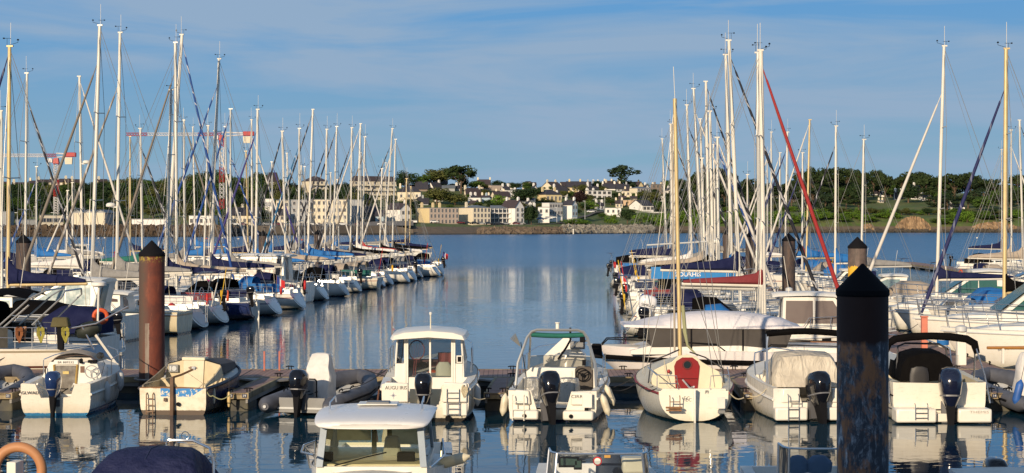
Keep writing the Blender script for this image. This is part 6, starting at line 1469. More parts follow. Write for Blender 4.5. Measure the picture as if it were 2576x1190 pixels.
poly_panel('vent_grille', xz([(.74, 1.42), (.90, 1.42), (.90, 1.62), (.74, 1.62)], cb - .04), .03, WHITE, o); poly_panel('vent_slot', xz([(.77, 1.45), (.87, 1.45), (.87, 1.59), (.77, 1.59)], cb - .045), .01, BLACK, o)
text('boat_name', 'AUGU IRIS', .13, INK, o, (-.76, -.147, .90), sx=.95)
m = MB()
for i in range(8): a = PI * i / 4; l_ = .10 if i % 2 == 0 else .055; m.prism([(-.83 + .02 * math.cos(a + 1.57), -.146, .70 + .02 * math.sin(a + 1.57)), (-.83 + l_ * math.cos(a), -.146, .70 + l_ * math.sin(a)), (-.83 + .02 * math.cos(a - 1.57), -.146, .70 + .02 * math.sin(a - 1.57))], (0, .004, 0))
m.build('compass_rose_emblem', mat('emblem grey', (.4, .42, .5), .5), o, smooth=0)
outboard(o, -.02, -.28, .60, 1.28, .0)
ladder(o, .74, -.17, .16, .86, .32, 5); m = MB(); m.lathe([(.06, 0), (.07, .12)], (.60, -.12, .13), 10, rx=PI / 2 + .2); m.build('exhaust', BLACK, o)
rails(o, [[(s * 1.12, 1.8, 1.15), (s * 1.15, 2.2, 1.75), (s * 1.1, 3.4, 1.85), (s * .7, 5.2, 1.95), (0, 6.1, 2.0)] for s in (-1, 1)] + [[(s * 1.12, y, 1.1), (s * 1.12, y, 1.78)] for s in (-1, 1) for y in (2.4, 3.2)], .016)
coil(o, 1.04, -.12, .98, ROPE, .9); rope(o, [(1.05, 0, .85), (1.55, .6, .55)], .016); coil(o, -.98, .05, 1.05, mat('rope rusty', (.4, .2, .1), .9), .7)
bx = wx(1070, 47.0); fender((bx + 1.35, 47.9, .62), 'pale grey fender on the right quarter of the pilothouse boat', .5, .09, GREYW)
rails(o, [[(-1.30, .1, .25), (-1.22, 0, .85)]], .025, 'boathook', mat('boathook brown', (.12, .05, .03), .6))

# --- 5: white runabout with tubular arch
o, h = front(1390, 47.0, 6.4, 2.5, .82, 1.25, -R(7), 'arch_runabout', 'white open runabout named CIRRUS with tubular arch, green canvas and big black outboard', 'motorboat', ws=.93, ds=.12)
hm = hullmat('hull cirrus', (.80, .76, .68), (.01, .015, .06), .06, (), .2); h.build(hm, o)
h.transom(hm, o, notch=[(1.08, .82), (.50, .80), (.36, .32), (-.42, .32), (-.56, .80), (-1.08, .82)])
h.cockpit(WHITE, o, .42, .36, .16); h.deck(DECKW, o, .42); h.rail(hm, o, .035, -.20)
poly_panel('transom_locker', xz([(-1.02, .46), (-.56, .46), (-.60, .82), (-.98, .84)], -.16), .16, WHITE, o, bev=.04); poly_panel('transom_locker', xz([(.48, .46), (1.05, .46), (1.02, .80), (.52, .80)], -.16), .16, WHITE, o, bev=.04)
m = MB(); m.box((-.72, -.2, .20), (.76, .34, .24)); m.build('swim_platform', WHITE, o, bev=.05); m = MB(); m.box((.70, -.2, .20), (.80, .34, .24)); m.build('swim_platform', WHITE, o, bev=.05)
text('boat_name', 'CIRRUS', .115, INK, o, (.74, -.168, .68), sx=1.25)
poly_panel('bracket_plate', xz([(.80, .40), (1.06, .40), (1.06, .78), (.80, .78)], -.24), .03, mat('white plate', (.75, .72, .66), .4, dirt=.1), o, bev=.01); poly_panel('bracket_foot', xz([(.86, .22), (.96, .22), (.96, .40), (.86, .40)], -.22), .03, BLACK, o)
for x in (.52, -.70): m = MB(); m.lathe([(.0, 0), (.05, .005), (.055, .03)], (0, 0, 0), 12, rx=PI / 2); q = m.build('drain', BLACK, o); q.location = (x, -.38, .19)
ladder(o, -.86, -.40, .06, .68, .30, 3, MASTW, r=.018)
outboard(o, -.05, -.32, .50, 1.45, .30, rz=.22, steer=.12)
yb = 2.45
poly_panel('helm_bulkhead', xz([(-.95, .36), (.98, .36), (1.0, 1.12), (.9, 1.22), (-.85, 1.22), (-.98, 1.1)], yb), .06, WHITE, o, bev=.03)
poly_panel('bulkhead_door', xz([(-.25, .45), (.30, .45), (.30, 1.14), (-.25, 1.14)], yb - .02), .02, WHITE, o, bev=.012)
poly_panel('helm_panel', xz([(.38, .62), (.88, .62), (.88, 1.20), (.80, 1.27), (.46, 1.27), (.38, 1.2)], yb - .05), .05, mat('helm brown', (.06, .045, .035), .5, dirt=.4), o, bev=.02)
steering_wheel(o, .60, yb - .2, 1.05, .18, .3); m = MB(); m.box((.62, yb + .1, 1.36), (.10, .06, .16)); m.build('gps_unit', BLACK, o)
m = MB(); m.loft([[(x_ * w_, yb + .05 + (1 - abs(x_)) ** .7 * .6 + dz * .25, 1.2 + dz) for x_ in (-1, -.9, -.6, -.2, .2, .6, .9, 1)] for dz, w_ in ((0, .96), (.18, .93), (.32, .88))]); m.build('windscreen', VGLASS, o, smooth=50)
rails(o, [[(x_ * .88, yb + .13 + (1 - abs(x_)) ** .7 * .6, 1.525) for x_ in (-1, -.9, -.6, -.2, .2, .6, .9, 1)]], .013, 'windscreen_trim', GREYW)
FOIL = mat('silver seat cover', (.50, .49, .46), .28, metal=.5, dirt=.2, bump=1.0, bs=7, bd=.06)
for x, w_ in ((-.66, .24), (.28, .34)):
    m = MB(); m.loft([[(x + a * math.copysign(abs(math.cos(u)) ** .45, math.cos(u)) * (1 + .06 * math.sin(9 * u + z * 3)), 1.2 + .2 * math.sin(u) * (1 + .15 * math.sin(11 * u)), z) for u in [2 * PI * i / 36 for i in range(36)]] for z, a in ((.42, w_ * .8), (.6, w_), (.9, w_ * .95), (1.04, w_ * .85), (1.06, w_ * .3))], closed=True, cap1=True); m.build('seat_cover', FOIL, o)
AR = mat('arch tube', (.50, .49, .46), .3, metal=.7, dirt=.1)
rails(o, [[(-1.08, .9, .86), (-1.04, 1.05, 1.45), (-.82, 1.3, 2.12), (-.70, 1.35, 2.28), (-.55, 1.35, 2.33), (.55, 1.35, 2.33), (.70, 1.35, 2.28), (.82, 1.3, 2.12), (1.04, 1.05, 1.45), (1.08, .9, .86)]], .042, 'arch', AR)
rails(o, [[(-.88, 2.2, 1.2), (-.80, 1.9, 2.0), (-.76, 1.5, 2.2)]], .028, 'arch_brace', AR); rails(o, [[(.88, 2.2, 1.2), (.84, 1.9, 1.9), (.76, 1.5, 2.2)], [(.8, 1.3, 2.05), (.5, 1.9, 1.98), (.3, 2.3, 1.8)]], .028, 'arch_brace', AR)
m = MB(); m.loft([[(-.72 + 1.44 * i / 10, 1.42 + .10 * math.cos(u), 2.20 + .07 * math.sin(u) - .03 * math.sin(PI * i / 10)) for u in [2 * PI * j / 10 for j in range(10)]] for i in range(11)], closed=True, cap0=True, cap1=True); m.build('rolled_bimini', TEALF, o)
m = MB(); m.lathe([(.05, 0), (.05, .14), (.07, .16), (.07, .18)], (.0, 1.35, 2.36), 10); m.build('nav_light', WHITE, o); m = MB(); m.box((.68, 1.3, 2.08), (.14, .12, .15)); m.build('speaker', BLACK, o, bev=.02)
rails(o, [[(-1.0, 1.2, 1.9), (-1.25 + .04 * i, 1.1, 2.12 + .04 * i)] for i in range(4)], .018, 'rod_holder', AR); rails(o, [[(-.98, 1.2, 2.0), (-.86, 1.6, .9)]], .012, 'fishing_rod', BLACK)
m = MB(); m.prism([(-.62, 3.6, 1.15), (.55, 3.6, 1.15), (.55, 3.6, 1.5), (.12, 3.6, 1.97), (-.05, 3.6, 1.98), (-.62, 3.6, 1.45)], (0, .5, 0)); m.build('foredeck_locker', WHITE, o, bev=.02)
m = MB(); m.box((.36, 3.5, 1.78), (.42, .3, .22), rz=.1); m.build('chart_unit', MIDG, o, bev=.03); m = MB(); m.box((.92, 3.2, 1.65), (.34, .14, .4), top=.8); m.build('helm_seat_back', BLACK, o, bev=.05)
rails(o, [[(.2, 3.0, 2.3), (.2, 3.0, 1.95), (.1, 2.8, 1.75), (-.1, 2.6, 1.45)]], .032, 'ski_pole', BLACK)
rails(o, [[(s * 1.12, 2.6, 1.05), (s * 1.14, 3.0, 1.5), (s * .9, 4.8, 1.65), (0, 6.2, 1.7)] for s in (-1, 1)] + [[(s * 1.1, y, 1.0), (s * 1.1, y, 1.52)] for s in (-1, 1) for y in (3.2, 4)], .015)
rope(o, [(-.98, .35, .9), (-1.12, .6, .95), (-1.5, 1.2, .6)], .018, ROPED); rope(o, [(1.1, 1.0, .95), (1.3, .4, .75)], .010, ROPED)
bx = wx(1390, 47.0); fender((wx(1268, 47.2), 47.1, .44), 'cream fender at the left quarter of the arch runabout', .5, .095, tilt=R(8)); fender((wx(1523, 47.0), 47.0, .44), 'cream fender lower on the right side of the arch runabout', .5, .095, tilt=R(-18)); fender((wx(1534, 48.0), 48.0, .60), 'cream fender upper on the right side of the arch runabout', .5, .095, tilt=R(-22))

# --- 6: small cream sailboat with red door
o, h = front(1746.5, 46.9, 7.2, 2.62, .80, 1.15, 0, 'small_sailboat', 'small cream sailboat with round topped red door, gold mast and white rudder', 'sailboat', ws=.70, n0=2.6, n1=1.8, ds=-.02, dm=.45, rake=.18, tm=.42, pw=2.2)
hm = hullmat('hull red door', (.66, .65, .60), (.015, .013, .015), .05, (), .35); h.build(hm, o)
h.transom(hullmat('transom red door', (.78, .74, .62), (.015, .013, .015), .0, (), .15), o, notch=[(.86, .80), (.84, .86), (-.80, .86), (-.86, .80)])
h.cockpit(CREAM, o, .30, .45, .25); h.deck(CREAM, o, .30); h.rail(mat('rail wine', (.22, .03, .035), .5), o, .035, -.06)
yb = 2.1; cx = .02
arch = [(-.95, .55), (.95, .55), (.97, .95), (.86, 1.16), (.60, 1.30), (.40, 1.42), (.25, 1.56), (0, 1.62), (-.25, 1.58), (-.42, 1.42), (-.62, 1.34), (-.90, 1.20), (-.98, .95)]
poly_panel('cabin_bulkhead', xz([(x + cx, z) for x, z in arch], yb), .06, CREAM, o, bev=.015)
m = MB(); m.loft([[(x * (1 - .35 * f) + cx, yb + .05 + 3.0 * f, .95 + (z - .95) * (1 - .45 * f)) for x, z in arch[2:]] for f in (0, .3, .6, .85, 1)], cap1=True); m.build('coachroof', CREAM, o)
RED = mat('red painted door', (.26, .012, .015), .35, dirt=.2, coat=.3)
poly_panel('door', xz([(-.28, .46), (.28, .46), (.36, 1.30), (.30, 1.44), (.16, 1.54), (-.12, 1.54), (-.28, 1.44), (-.34, 1.30)], yb - .04), .04, RED, o, bev=.006)
m = MB(); m.ring((.02, yb - .045, 1.34), .115, .022, 22, 6); m.build('porthole_rim', mat('rim maroon', (.15, .02, .02), .4), o); m = MB(); m.lathe([(.0, 0), (.105, .004)], (.02, yb - .05, 1.34), 20, rx=PI / 2); m.build('porthole', DGLASS, o)
m = MB(); m.box((0, yb - .055, .96), (.60, .01, .012)); m.build('door_seam', BLACK, o)
m = MB(); m.tube([(-.12, yb - .25, .94), (-.02, .9, .80), (0, .1, .92)], .025, 6); m.build('tiller', GREYW, o)
m = MB(); m.box((0, -.10, .40), (.045, .26, .98), topy=.7); m.build('rudder', WHITE, o, bev=.015)
poly_panel('motor_bracket', xz([(.58, .36), (.80, .36), (.80, .66), (.58, .66)], -.10), .04, mat('white plate', (.75, .72, .66), .4), o, bev=.01); m = MB(); m.box((.70, -.08, .28), (.18, .10, .08)); m.build('bracket_arm', MIDG, o)
ladder(o, -.52, -.16, .28, .66, .26, 2, mat('bronze ladder', (.25, .15, .09), .5)); m = MB(); m.box((-.55, -.2, .40), (.42, .12, .04)); m.box((-.55, -.2, .33), (.40, .12, .03)); m.build('ladder_step', TEAK, o)
text('lettering', 'EC', .14, INK, o, (-.20, -.03, .62)); text('lettering', 'JPJ', .09, INK, o, (.34, .12, .79))
mz = 8.72; mp = (-.05, 3.4, 1.45)
m = MB(); m.tube([mp, (-.20, 3.4, mz)], .058, 10); ms = m.build('mast', GOLD, o, smooth=60)
m = MB(); m.tube([(-.14 - .85, 3.4, 4.6), (-.14 + .85, 3.4, 4.7)], .022, 5); m.build('spreader', GREYW, ms)
rails(ms, [[(-.20, 3.4, mz), (-.24, 3.4, mz + .9)]], .009, 'vhf_antenna', MASTW)
rails(o, [[(-.2, 3.4, mz - .1), (-1.12, 3.2, 1.0)], [(-.2, 3.4, mz - .1), (1.12, 3.2, 1.0)], [(-.14, 3.4, 4.7), (-1.1, 2.9, .95)], [(-.14, 3.4, 4.7), (1.1, 2.9, .95)], [(-.2, 3.4, mz), (.55, .1, .9)], [(-.2, 3.4, mz), (.0, 7.1, 1.2)], [(-.99, 3.4, 4.6), (-1.12, 3.2, 1.0)], [(.71, 3.4, 4.7), (1.12, 3.2, 1.0)]], .009, 'standing_rigging', WIRE)
m = MB(); m.tube([(-.22, 3.25, 1.62), (-.22, 3.25, 2.0), (-.29, 3.3, 8.0)], [.028, .03, .022], 7); m.build('halyard_pole', mat('pole grey', (.42, .36, .28), .5), o)
m = MB(); m.tube([(.02, 3.35, 2.9), (.06, 3.2, 2.2), (.12, 3.0, 1.8), (.35, 2.6, 1.55)], [.05, .06, .035, .02], 7); m.build('halyard_bundle', mat('green rope', (.05, .10, .09), .9), o)
rails(o, [[(-1.05, 2.0, .85), (-.98, 2.0, 1.45), (-.55, 1.9, 1.62), (-.2, 2.1, 1.75)], [(1.02, 2.0, .85), (.98, 2.0, 1.25), (.5, 2.0, 1.55), (.1, 2.2, 1.68)]], .022, 'gantry', mat('dark tube', (.06, .06, .065), .4, metal=.4))
rails(o, [[(-.95, .3, .82), (-.95, .3, 1.22), (-.45, .1, 1.20), (-.42, .1, .86)], [(-.95, .3, 1.2), (-1.08, 1.8, 1.3)], [(.95, .3, .82), (.95, .3, 1.22), (.45, .1, 1.20), (.42, .1, .86)], [(.95, .3, 1.2), (1.08, 1.8, 1.3)], [(-.9, .25, 1.0), (-.42, .1, 1.0)]], .014, 'pushpit')
rails(o, [[(-.8, .3, 1.1), (-.6, .3, .85), (-.45, .3, 1.1), (-.3, .3, .8)], [(-.62, 2.0, 1.5), (-.6, 1.95, 1.2), (-.52, 1.9, .9)]], .010, 'sheet', ROPE); m = MB(); m.lathe([(.02, 0), (.05, .04), (.03, .1)], (-.50, 1.95, 1.12), 8); m.build('block', mat('block red', (.35, .02, .02), .5), o)
rope(o, [(.9, .2, .82), (1.35, .4, .6)], .016); rope(o, [(-.95, .4, .85), (-1.4, 1.4, .9), (-2.1, 3.4, .55)], .013, ROPED); rope(o, [(-1.0, 1.0, .85), (-1.5, 2.0, .95), (-2.6, 3.6, .55)], .013, ROPED)

# --- 7: white boat with canvas console cover and folded black bimini
o, h = front(2050, 47.1, 5.9, 2.40, .88, 1.2, R(3), 'covered_runabout', 'white runabout under a translucent beige cover with folded black bimini, left of the near pile', 'motorboat', ws=.93)
hm = hullmat('hull covered', (.80, .76, .69), (.03, .03, .03), .04, (), .2); h.build(hm, o)
h.transom(hm, o, notch=[(1.02, .88), (.46, .86), (.36, .50), (-.36, .50), (-.46, .86), (-1.02, .88)]); h.cockpit(WHITE, o, .5, .4, .14); h.deck(DECKW, o, .5); h.rail(hm, o, .035, -.30)
poly_panel('transom_locker', xz([(-.92, .50), (-.42, .50), (-.42, .88), (-.88, .88)], -.12), .12, WHITE, o, bev=.04); poly_panel('transom_locker', xz([(.42, .50), (.92, .50), (.88, .88), (.42, .88)], -.12), .12, WHITE, o, bev=.04)
m = MB(); m.box((-.68, -.16, .22), (.86, .3, .34)); m.build('swim_platform', WHITE, o, bev=.05); m = MB(); m.box((.68, -.16, .22), (.86, .3, .34)); m.build('swim_platform', WHITE, o, bev=.05)
ladder(o, -.64, -.36, .05, .70, .28, 3); outboard(o, .02, -.25, .52, 1.4, .22, steer=.25)
t = NT('beige cover'); v = t.co(); t.bsdf(t.mix(t.ramp(t.noise(v, 1.6, 5), [(.35, 0), (.7, 1)]), (.62, .56, .46), (.42, .37, .30)), .6, 0, t.bump(t.noise(t.mapping(v, (1, 1, .5), (0, .5, 0)), 2.2, 4, .5, 1.5), .8, .15)); 
m = MB(); m.loft([[(-.95 * a, .9 + b, .82), (-.92 * a, .9 + b, 1.1), (-.78 * a, 1.05 + b, c_ - .12), (-.70 * a, 1.1 + b, c_), (0, 1.1 + b, c_ + .05), (.70 * a, 1.1 + b, c_), (.80 * a, 1.05 + b, c_ - .12), (.95 * a, .9 + b, 1.1), (.97 * a, .9 + b, .82)] for a, b, c_ in ((.94, 0, 1.60), (1, .25, 1.68), (1, .8, 1.70), (.95, 1.5, 1.45), (.85, 2.2, 1.2))], cap0=True, cap1=True); m.build('console_cover', t.m, o, smooth=50)
m = MB(); m.loft([[(-.98 + 1.96 * i / 14, 1.5 + .16 * math.cos(u), 2.22 + .09 * math.sin(u) + .06 * math.sin(PI * i / 14)) for u in [2 * PI * j / 10 for j in range(10)]] for i in range(15)], closed=True, cap0=True, cap1=True); m.build('folded_bimini', BLACKF, o)
rails(o, [[(s * 1.08, .8, .9), (s * 1.0, 1.4, 1.9), (s * .95, 1.45, 2.25)] for s in (-1, 1)] + [[(s * 1.08, 1.0, .9), (s * .97, 1.6, 2.2)] for s in (-1, 1)] + [[(s * 1.1, 2.5, 1.0), (s * 1.1, 2.7, 1.4), (s * .8, 4.2, 1.5), (0, 5.7, 1.55)] for s in (-1, 1)], .018, 'bimini_frame')
rope(o, [(-1.0, .5, .95), (-1.15, .7, .8), (-1.6, 1.0, .6)], .014); fx = wx(1943, 48.2); fender((fx - .02, 48.2, .50), 'dirty cream fender low on the left of the covered runabout', .55, .11); fender((fx - .06, 49.2, .72), 'large cream fender higher on the left of the covered runabout', .5, .13)

# --- 8: day cruiser with black bimini
o, h = front(2362, 46.95, 6.6, 2.62, 1.05, 1.35, 0, 'day_cruiser', 'white day cruiser named THEMIS with black bimini, black cockpit cover and black outboard', 'motorboat', ws=.93, n0=4.5)
hm = hullmat('hull themis', (.80, .75, .65), (.02, .02, .02), .03, ((.30, .34, (.02, .02, .03)),), .2); h.build(hm, o)
h.transom(hm, o, notch=[(1.12, 1.04), (.0, 1.02), (-1.12, 1.04)]); h.cockpit(CREAM, o, .40, .5, .2); h.deck(DECKW, o, .40); h.rail(BLACK, o, .02, -.35)
m = MB(); m.box((-.72, -.30, .22), (1.05, .6, .36)); m.build('swim_platform', WHITE, o, bev=.05); m = MB(); m.box((.80, -.30, .22), (.88, .6, .36)); m.build('swim_platform', WHITE, o, bev=.05)
m = MB(); m.box((.03, -.18, .14), (.62, .3, .22)); m.build('engine_step', WHITE, o, bev=.03)
poly_panel('transom_panel', xz([(-.50, .60), (-.18, .60), (-.18, .98), (-.50, .98)], -.03), .02, CREAM, o, bev=.008); poly_panel('transom_label', xz([(-.46, .84), (-.22, .84), (-.22, .92), (-.46, .92)], -.04), .01, GREYW, o)
poly_panel('transom_seam', xz([(-1.2, .545), (1.2, .545), (1.2, .56), (-1.2, .56)], -.018), .01, mat('seam umber', (.25, .22, .18), .7), o); poly_panel('transom_gate', xz([(.52, .60), (.90, .60), (.90, 1.0), (.52, 1.0)], -.03), .02, CREAM, o, bev=.008)  # transom seam is a plain strip, darker than the hull
text('boat_name', 'THEMIS', .095, mat('lettering pale', (.45, .42, .38), .5, dirt=0), o, (.90, -.615, .32), sx=1.6)
ladder(o, -.60, -.64, .12, .50, .32, 3); outboard(o, .18, -.42, .50, 1.65, .10, mat('outboard navy', (.008, .010, .028), .12, dirt=.05, coat=.9), steer=-.15)
m = MB(); m.loft([[(-.98 + .45 * (1 - z), y, 1.02) if False else (x, y, zz) for x, zz in ((-.92 + b, 1.03), (-.86 + b, 1.45), (-.70 + b, 1.70 + c_), (-.3, 1.80 + c_), (.2, 1.79 + c_), (.42 - b, 1.66 + c_), (.55 - b, 1.3), (.62 - b, 1.03))] for y, b, c_ in ((.5, .0, -.04), (.8, 0, 0), (1.8, .05, .02), (2.7, .15, -.3))], cap0=True, cap1=True); m.build('cockpit_cover', BLACKF, o, smooth=50)
for x in (-.42, .38): m = MB(); m.loft([[(x + a * math.copysign(abs(math.cos(u)) ** .5, math.cos(u)), .42 + .06 * math.sin(u), z) for u in [2 * PI * i / 14 for i in range(14)]] for z, a in ((.9, .27), (1.2, .26), (1.38, .22), (1.42, .1))], closed=True, cap1=True); m.build('seat_back', mat('black vinyl', (.03, .028, .03), .45, dirt=.2), o)
m = MB(); P = [(-1.22, .85, 1.78), (-1.15, .85, 2.0), (-.95, .9, 2.12), (-.5, .9, 2.18), (0, .9, 2.20), (.5, .9, 2.18), (.95, .9, 2.12), (1.15, .85, 2.0), (1.22, .85, 1.74)]; m.tube(P, [.08, .10, .105, .11, .10, .11, .105, .11, .08], 10); m.build('folded_bimini', BLACKF, o)
rails(o, [[(s * 1.32, -.1, .5), (s * 1.28, .3, 1.2), (s * 1.18, .8, 1.9)] for s in (-1, 1)] + [[(s * 1.18, 1.0, 1.05), (s * 1.18, .9, 1.9)] for s in (-1, 1)], .022, 'bimini_frame')
rails(o, [[(-.85, 1.2, 1.1), (-.8, 1.3, 1.9), (-.6, 1.3, 1.98), (.3, 1.3, 1.96), (.5, 1.3, 1.85), (.55, 1.2, 1.2)]], .028, 'arch', mat('dark tube', (.06, .06, .065), .4, metal=.4))
m = MB(); m.loft([[(x_ * 1.05, 2.0 + (1 - abs(x_)) ** .7 * .9 + dz * .3, 1.25 + dz) for x_ in (-1, -.9, -.6, -.2, .2, .6, .9, 1)] for dz in (0, .2, .35)]); m.build('windscreen', GLASS, o, smooth=50)
rope(o, [(1.2, .6, 1.1), (1.75, 1.5, .6)], .014); rope(o, [(-1.2, .5, 1.1), (-1.7, 1.5, .6)], .014)
rails(o, [[(s * 1.12, 3.2, 1.25), (s * 1.12, 3.4, 1.7), (s * .8, 5.2, 1.85), (0, 6.5, 1.9)] for s in (-1, 1)], .016)
# ------------------------------------------------------------------ motor boats of the middle ground
GREENG = mat('green tinted glazing', (.02, .10, .085), .25, dirt=.1, spec=.8); BROWNG = mat('brown tinted glazing', (.10, .065, .055), .35, dirt=.1, spec=.8); PALEG = mat('pale glazing', (.22, .30, .30), .12, dirt=.2, spec=.8)
def cruiser(px, Y, th, L, B, label, style='pilot', hull=None, glass=DGLASS, fs=.95, fb=1.45, cy0=.28, cy1=.66, ch=1.15, rails_=True, arch=False, reg=None, canvas=None, grp=None, at='stern', seed=0, cabw=.80, name='motor_cruiser', cat='motorboat'):
    X = wx(px, Y); d = rot2(0, L, th)
    if at == 'bow': X -= d[0]; Y2 = Y - d[1]
    else: Y2 = Y
    o = empty(name, (X, Y2, 0), th, label, cat, grp); h = Hull(L, B, fs, fb, ws=.90, n0=4.0, n1=1.7, ds=.12, dm=.3, rake=-.05, bowr=1.0, pw=2.4)
    hm = hull or hullmat('cruiser hull %d' % (seed % 3), (.76, .72, .65), (.02, .02, .03), .08, (((.45, .50, (.05, .05, .07)),), (), ((.60, .64, (.02, .04, .15)),))[seed % 3], .25)
    h.build(hm, o); h.transom(hm, o); h.cockpit(WHITE, o, cy0, .45, .2); h.deck(DECKW, o, cy0); h.rail(GREYW, o, .03, -.12)
    y0, y1 = cy0 * L, cy1 * L; z0 = lambda y: h.sz(y / L) - .02; W = B * cabw / 2
    # fore cabin trunk
    m = MB(); m.loft(cabin_secs(y0 + .02, .88 * L, W * 2, W * .9, z0, .38 if style != 'open' else .2, .24)); tr = m.build('cabin_trunk', WHITE, o)
    if style in ('pilot', 'coupe'):
        zs = fs + .42; sl = .75 if style == 'pilot' else 1.7; back = .06 if style == 'pilot' else -.3; zt = fs + ch
        Wt = W * .86
        m = MB(); m.loft([[(-W, y0, fs), (-W * .98, y0, zs), (-Wt, y0 + back, zt), (Wt, y0 + back, zt), (W * .98, y0, zs), (W, y0, fs)], [(-W, y1, fs), (-W * .96, y1, zs), (-Wt * .94, y1 - sl, zt), (Wt * .94, y1 - sl, zt), (W * .96, y1, zs), (W, y1, fs)]], closed=True, cap0=True, cap1=True); cb = m.build('wheelhouse', WHITE, o, smooth=0)
        m = MB(); e = .02
        m.add([(-W * .86, y1 + .0, zs + .05), (W * .86, y1 + .0, zs + .05), (Wt * .80, y1 - sl + .10, zt - .08), (-Wt * .80, y1 - sl + .10, zt - .08)], [(0, 1, 2, 3)]); q = m.build('windscreen', glass, cb, smooth=0); q.location = (0, .05, .02)
        for s in (-1, 1):
            n_ = 2
            for j in range(n_):
                a = y0 + .12 + (y1 - y0 - sl * .3 - .3) * j / n_; b = y0 + .05 + (y1 - y0 - sl * .3 - .3) * (j + 1) / n_
                top_b = min(b, y1 - sl * .93 - .12) ; top_a = min(a + .03, top_b - .05)
                if j == n_ - 1: b = y1 - .32
                m = MB(); xb = W * .975 + e; xt = Wt * 1.0 + e
                m.add([(s * xb, a, zs + .06), (s * xb, b, zs + .06), (s * xt, top_b, zt - .14), (s * xt, top_a, zt - .14)], [(0, 1, 2, 3)]); m.build('side_window', glass, cb, smooth=0)
        m = MB(); m.add([(-W * .5, y0 - e, fs + .1), (W * .1, y0 - e, fs + .1), (W * .1, y0 + back - e - .0, zt - .12), (-W * .5, y0 + back - e, zt - .12)], [(0, 1, 2, 3)]); m.build('aft_door', glass, cb, smooth=0)
        m = MB(); m.loft([[(x * w_ * W, y, z + dz) for x, dz in ((-1.02, 0), (-.9, .09), (0, .15), (.9, .09), (1.02, 0), (0, -.02))] for y, w_, z in ((y0 - .35, .88, zt - .02), (y0 - .1, .98, zt + .02), ((y0 + y1 - sl) / 2, 1, zt + .05), (y1 - sl + .25, .92, zt))], closed=True, cap0=True, cap1=True); rf = m.build('roof', WHITE, cb, smooth=40)
        rails(rf, [[(W * .4, y0 + .3, zt + .1), (W * .42, y0 + .1, zt + 1.5)]], .012, 'antenna', MASTW)
        m = MB(); m.box((0, (y0 + y1 - sl) / 2, zt + .16), (.4, .4, .05)); m.build('hatch', GREYW, rf, bev=.01)
    else:
        m = MB(); yw = y1; P = [(-W, yw - .9), (-W * .95, yw - .4), (-W * .5, yw + .05), (W * .5, yw + .05), (W * .95, yw - .4), (W, yw - .9)]
        m.loft([[(x, y, fs + .25) for x, y in P], [(x * .86, y - .45, fs + .72) for x, y in P]]); m.build('windscreen', VGLASS, o, smooth=0)
        rails(o, [[(x * .86, y - .45, fs + .72) for x, y in P]] + [[(x, y, fs + .25), (x * .86, y - .45, fs + .72)] for x, y in P], .018, 'windscreen_frame', GREYW)
    if canvas:
        m = MB(); m.loft([[(W * 1.02 * math.copysign(abs(math.cos(a)) ** .5, math.cos(a)), y, fs + .1 + hh * max(0, math.sin(a)) ** .5) for a in [PI * i / 12 for i in range(13)]] for y, hh in ((.15, .75), (y0 * .5, .98), (y0 + .1, 1.0), (y0 + .7, .62))], cap0=True); m.build('cockpit_canvas', SCOV[canvas], o)
    m = MB()
    for s in (-1, 1):
        for a, b in ((.50, .56), (.62, .66)):
            ya, yb_ = a * L, b * L
            m.add([(s * (h.hb(a) + .012), ya, fs * .98 + .02), (s * (h.hb(b) + .012), yb_, fs * .98 + .04), (s * (h.hb(b) + .012), yb_, fs * .98 - .12), (s * (h.hb(a) + .012), ya, fs * .98 - .14)], [(0, 1, 2, 3)])
    m.build('hull_window', BLACK, o, smooth=0)
    if rails_:
        P = []
        for s in (-1, 1):
            T = [.42, .55, .68, .8, .9, .97]; P.append([h.sheer(.36, s, .06, .1)] + [h.sheer(t, s, .05, .62) for t in T] + [Vector((0, L + .1, fb + .66))])
            P.append([h.sheer(t, s, .05, .32) for t in T])
            for t in T: P.append([h.sheer(t, s, .06, 0), h.sheer(t + .012, s, .05, .62)])
        rails(o, P, .016, 'bow_rail')
    if arch: rails(o, [[(-W * 1.1, y0 * .7, fs), (-W * 1.0, y0 * .8 - .3, fs + ch + .2), (W * 1.0, y0 * .8 - .3, fs + ch + .2), (W * 1.1, y0 * .7, fs)]], .07, 'radar_arch', WHITE)
    if reg:
        s = reg[2]; q = text('registration', reg[0], reg[1], INK, o, (s * (h.hb(reg[3]) + .03), reg[3] * L, fs * .62), (PI / 2, 0, s * PI / 2))
    return o
TL, TR = PI / 2 - R(8), -PI / 2 - R(4)
BOWL = PI / 2 - R(4)

# --- big motor boat under white and grey winter cover, alongside the pontoon
o = empty('covered_motor_boat', (12.5, 60.1, 0), PI / 2, 'large white motor boat under a white tarpaulin with grey side curtains, alongside the pontoon', 'motorboat')
h = Hull(10.0, 3.0, .95, 1.15, ws=.92, n0=4.5, n1=1.6, ds=.12, dm=.35, rake=-.05, bowr=1.4, pw=2.2, tm=.5)
hm = hullmat('covered hull', (.74, .69, .68), (.02, .02, .02), .08, (), .15); h.build(hm, o); h.transom(hm, o); h.deck(DECKW, o); h.rail(BLACKF, o, .085, -.36, .0, .98, inset=-.05)
m = MB(); m.loft([[(-1.22, y, .9), (-1.2, y, 1.12 + e), (1.2, y, 1.12 + e), (1.22, y, .9)] for y, e in ((.2, 0), (4.2, .02), (5.2, .14), (8.0, .05), (8.6, -.1))], cap0=True, cap1=True); m.build('coaming', WHITE, o)
CURT = mat('charcoal curtain', (.075, .066, .060), .85, dirt=.2, ds=1.2, bump=.3, bs=3, bd=.03)
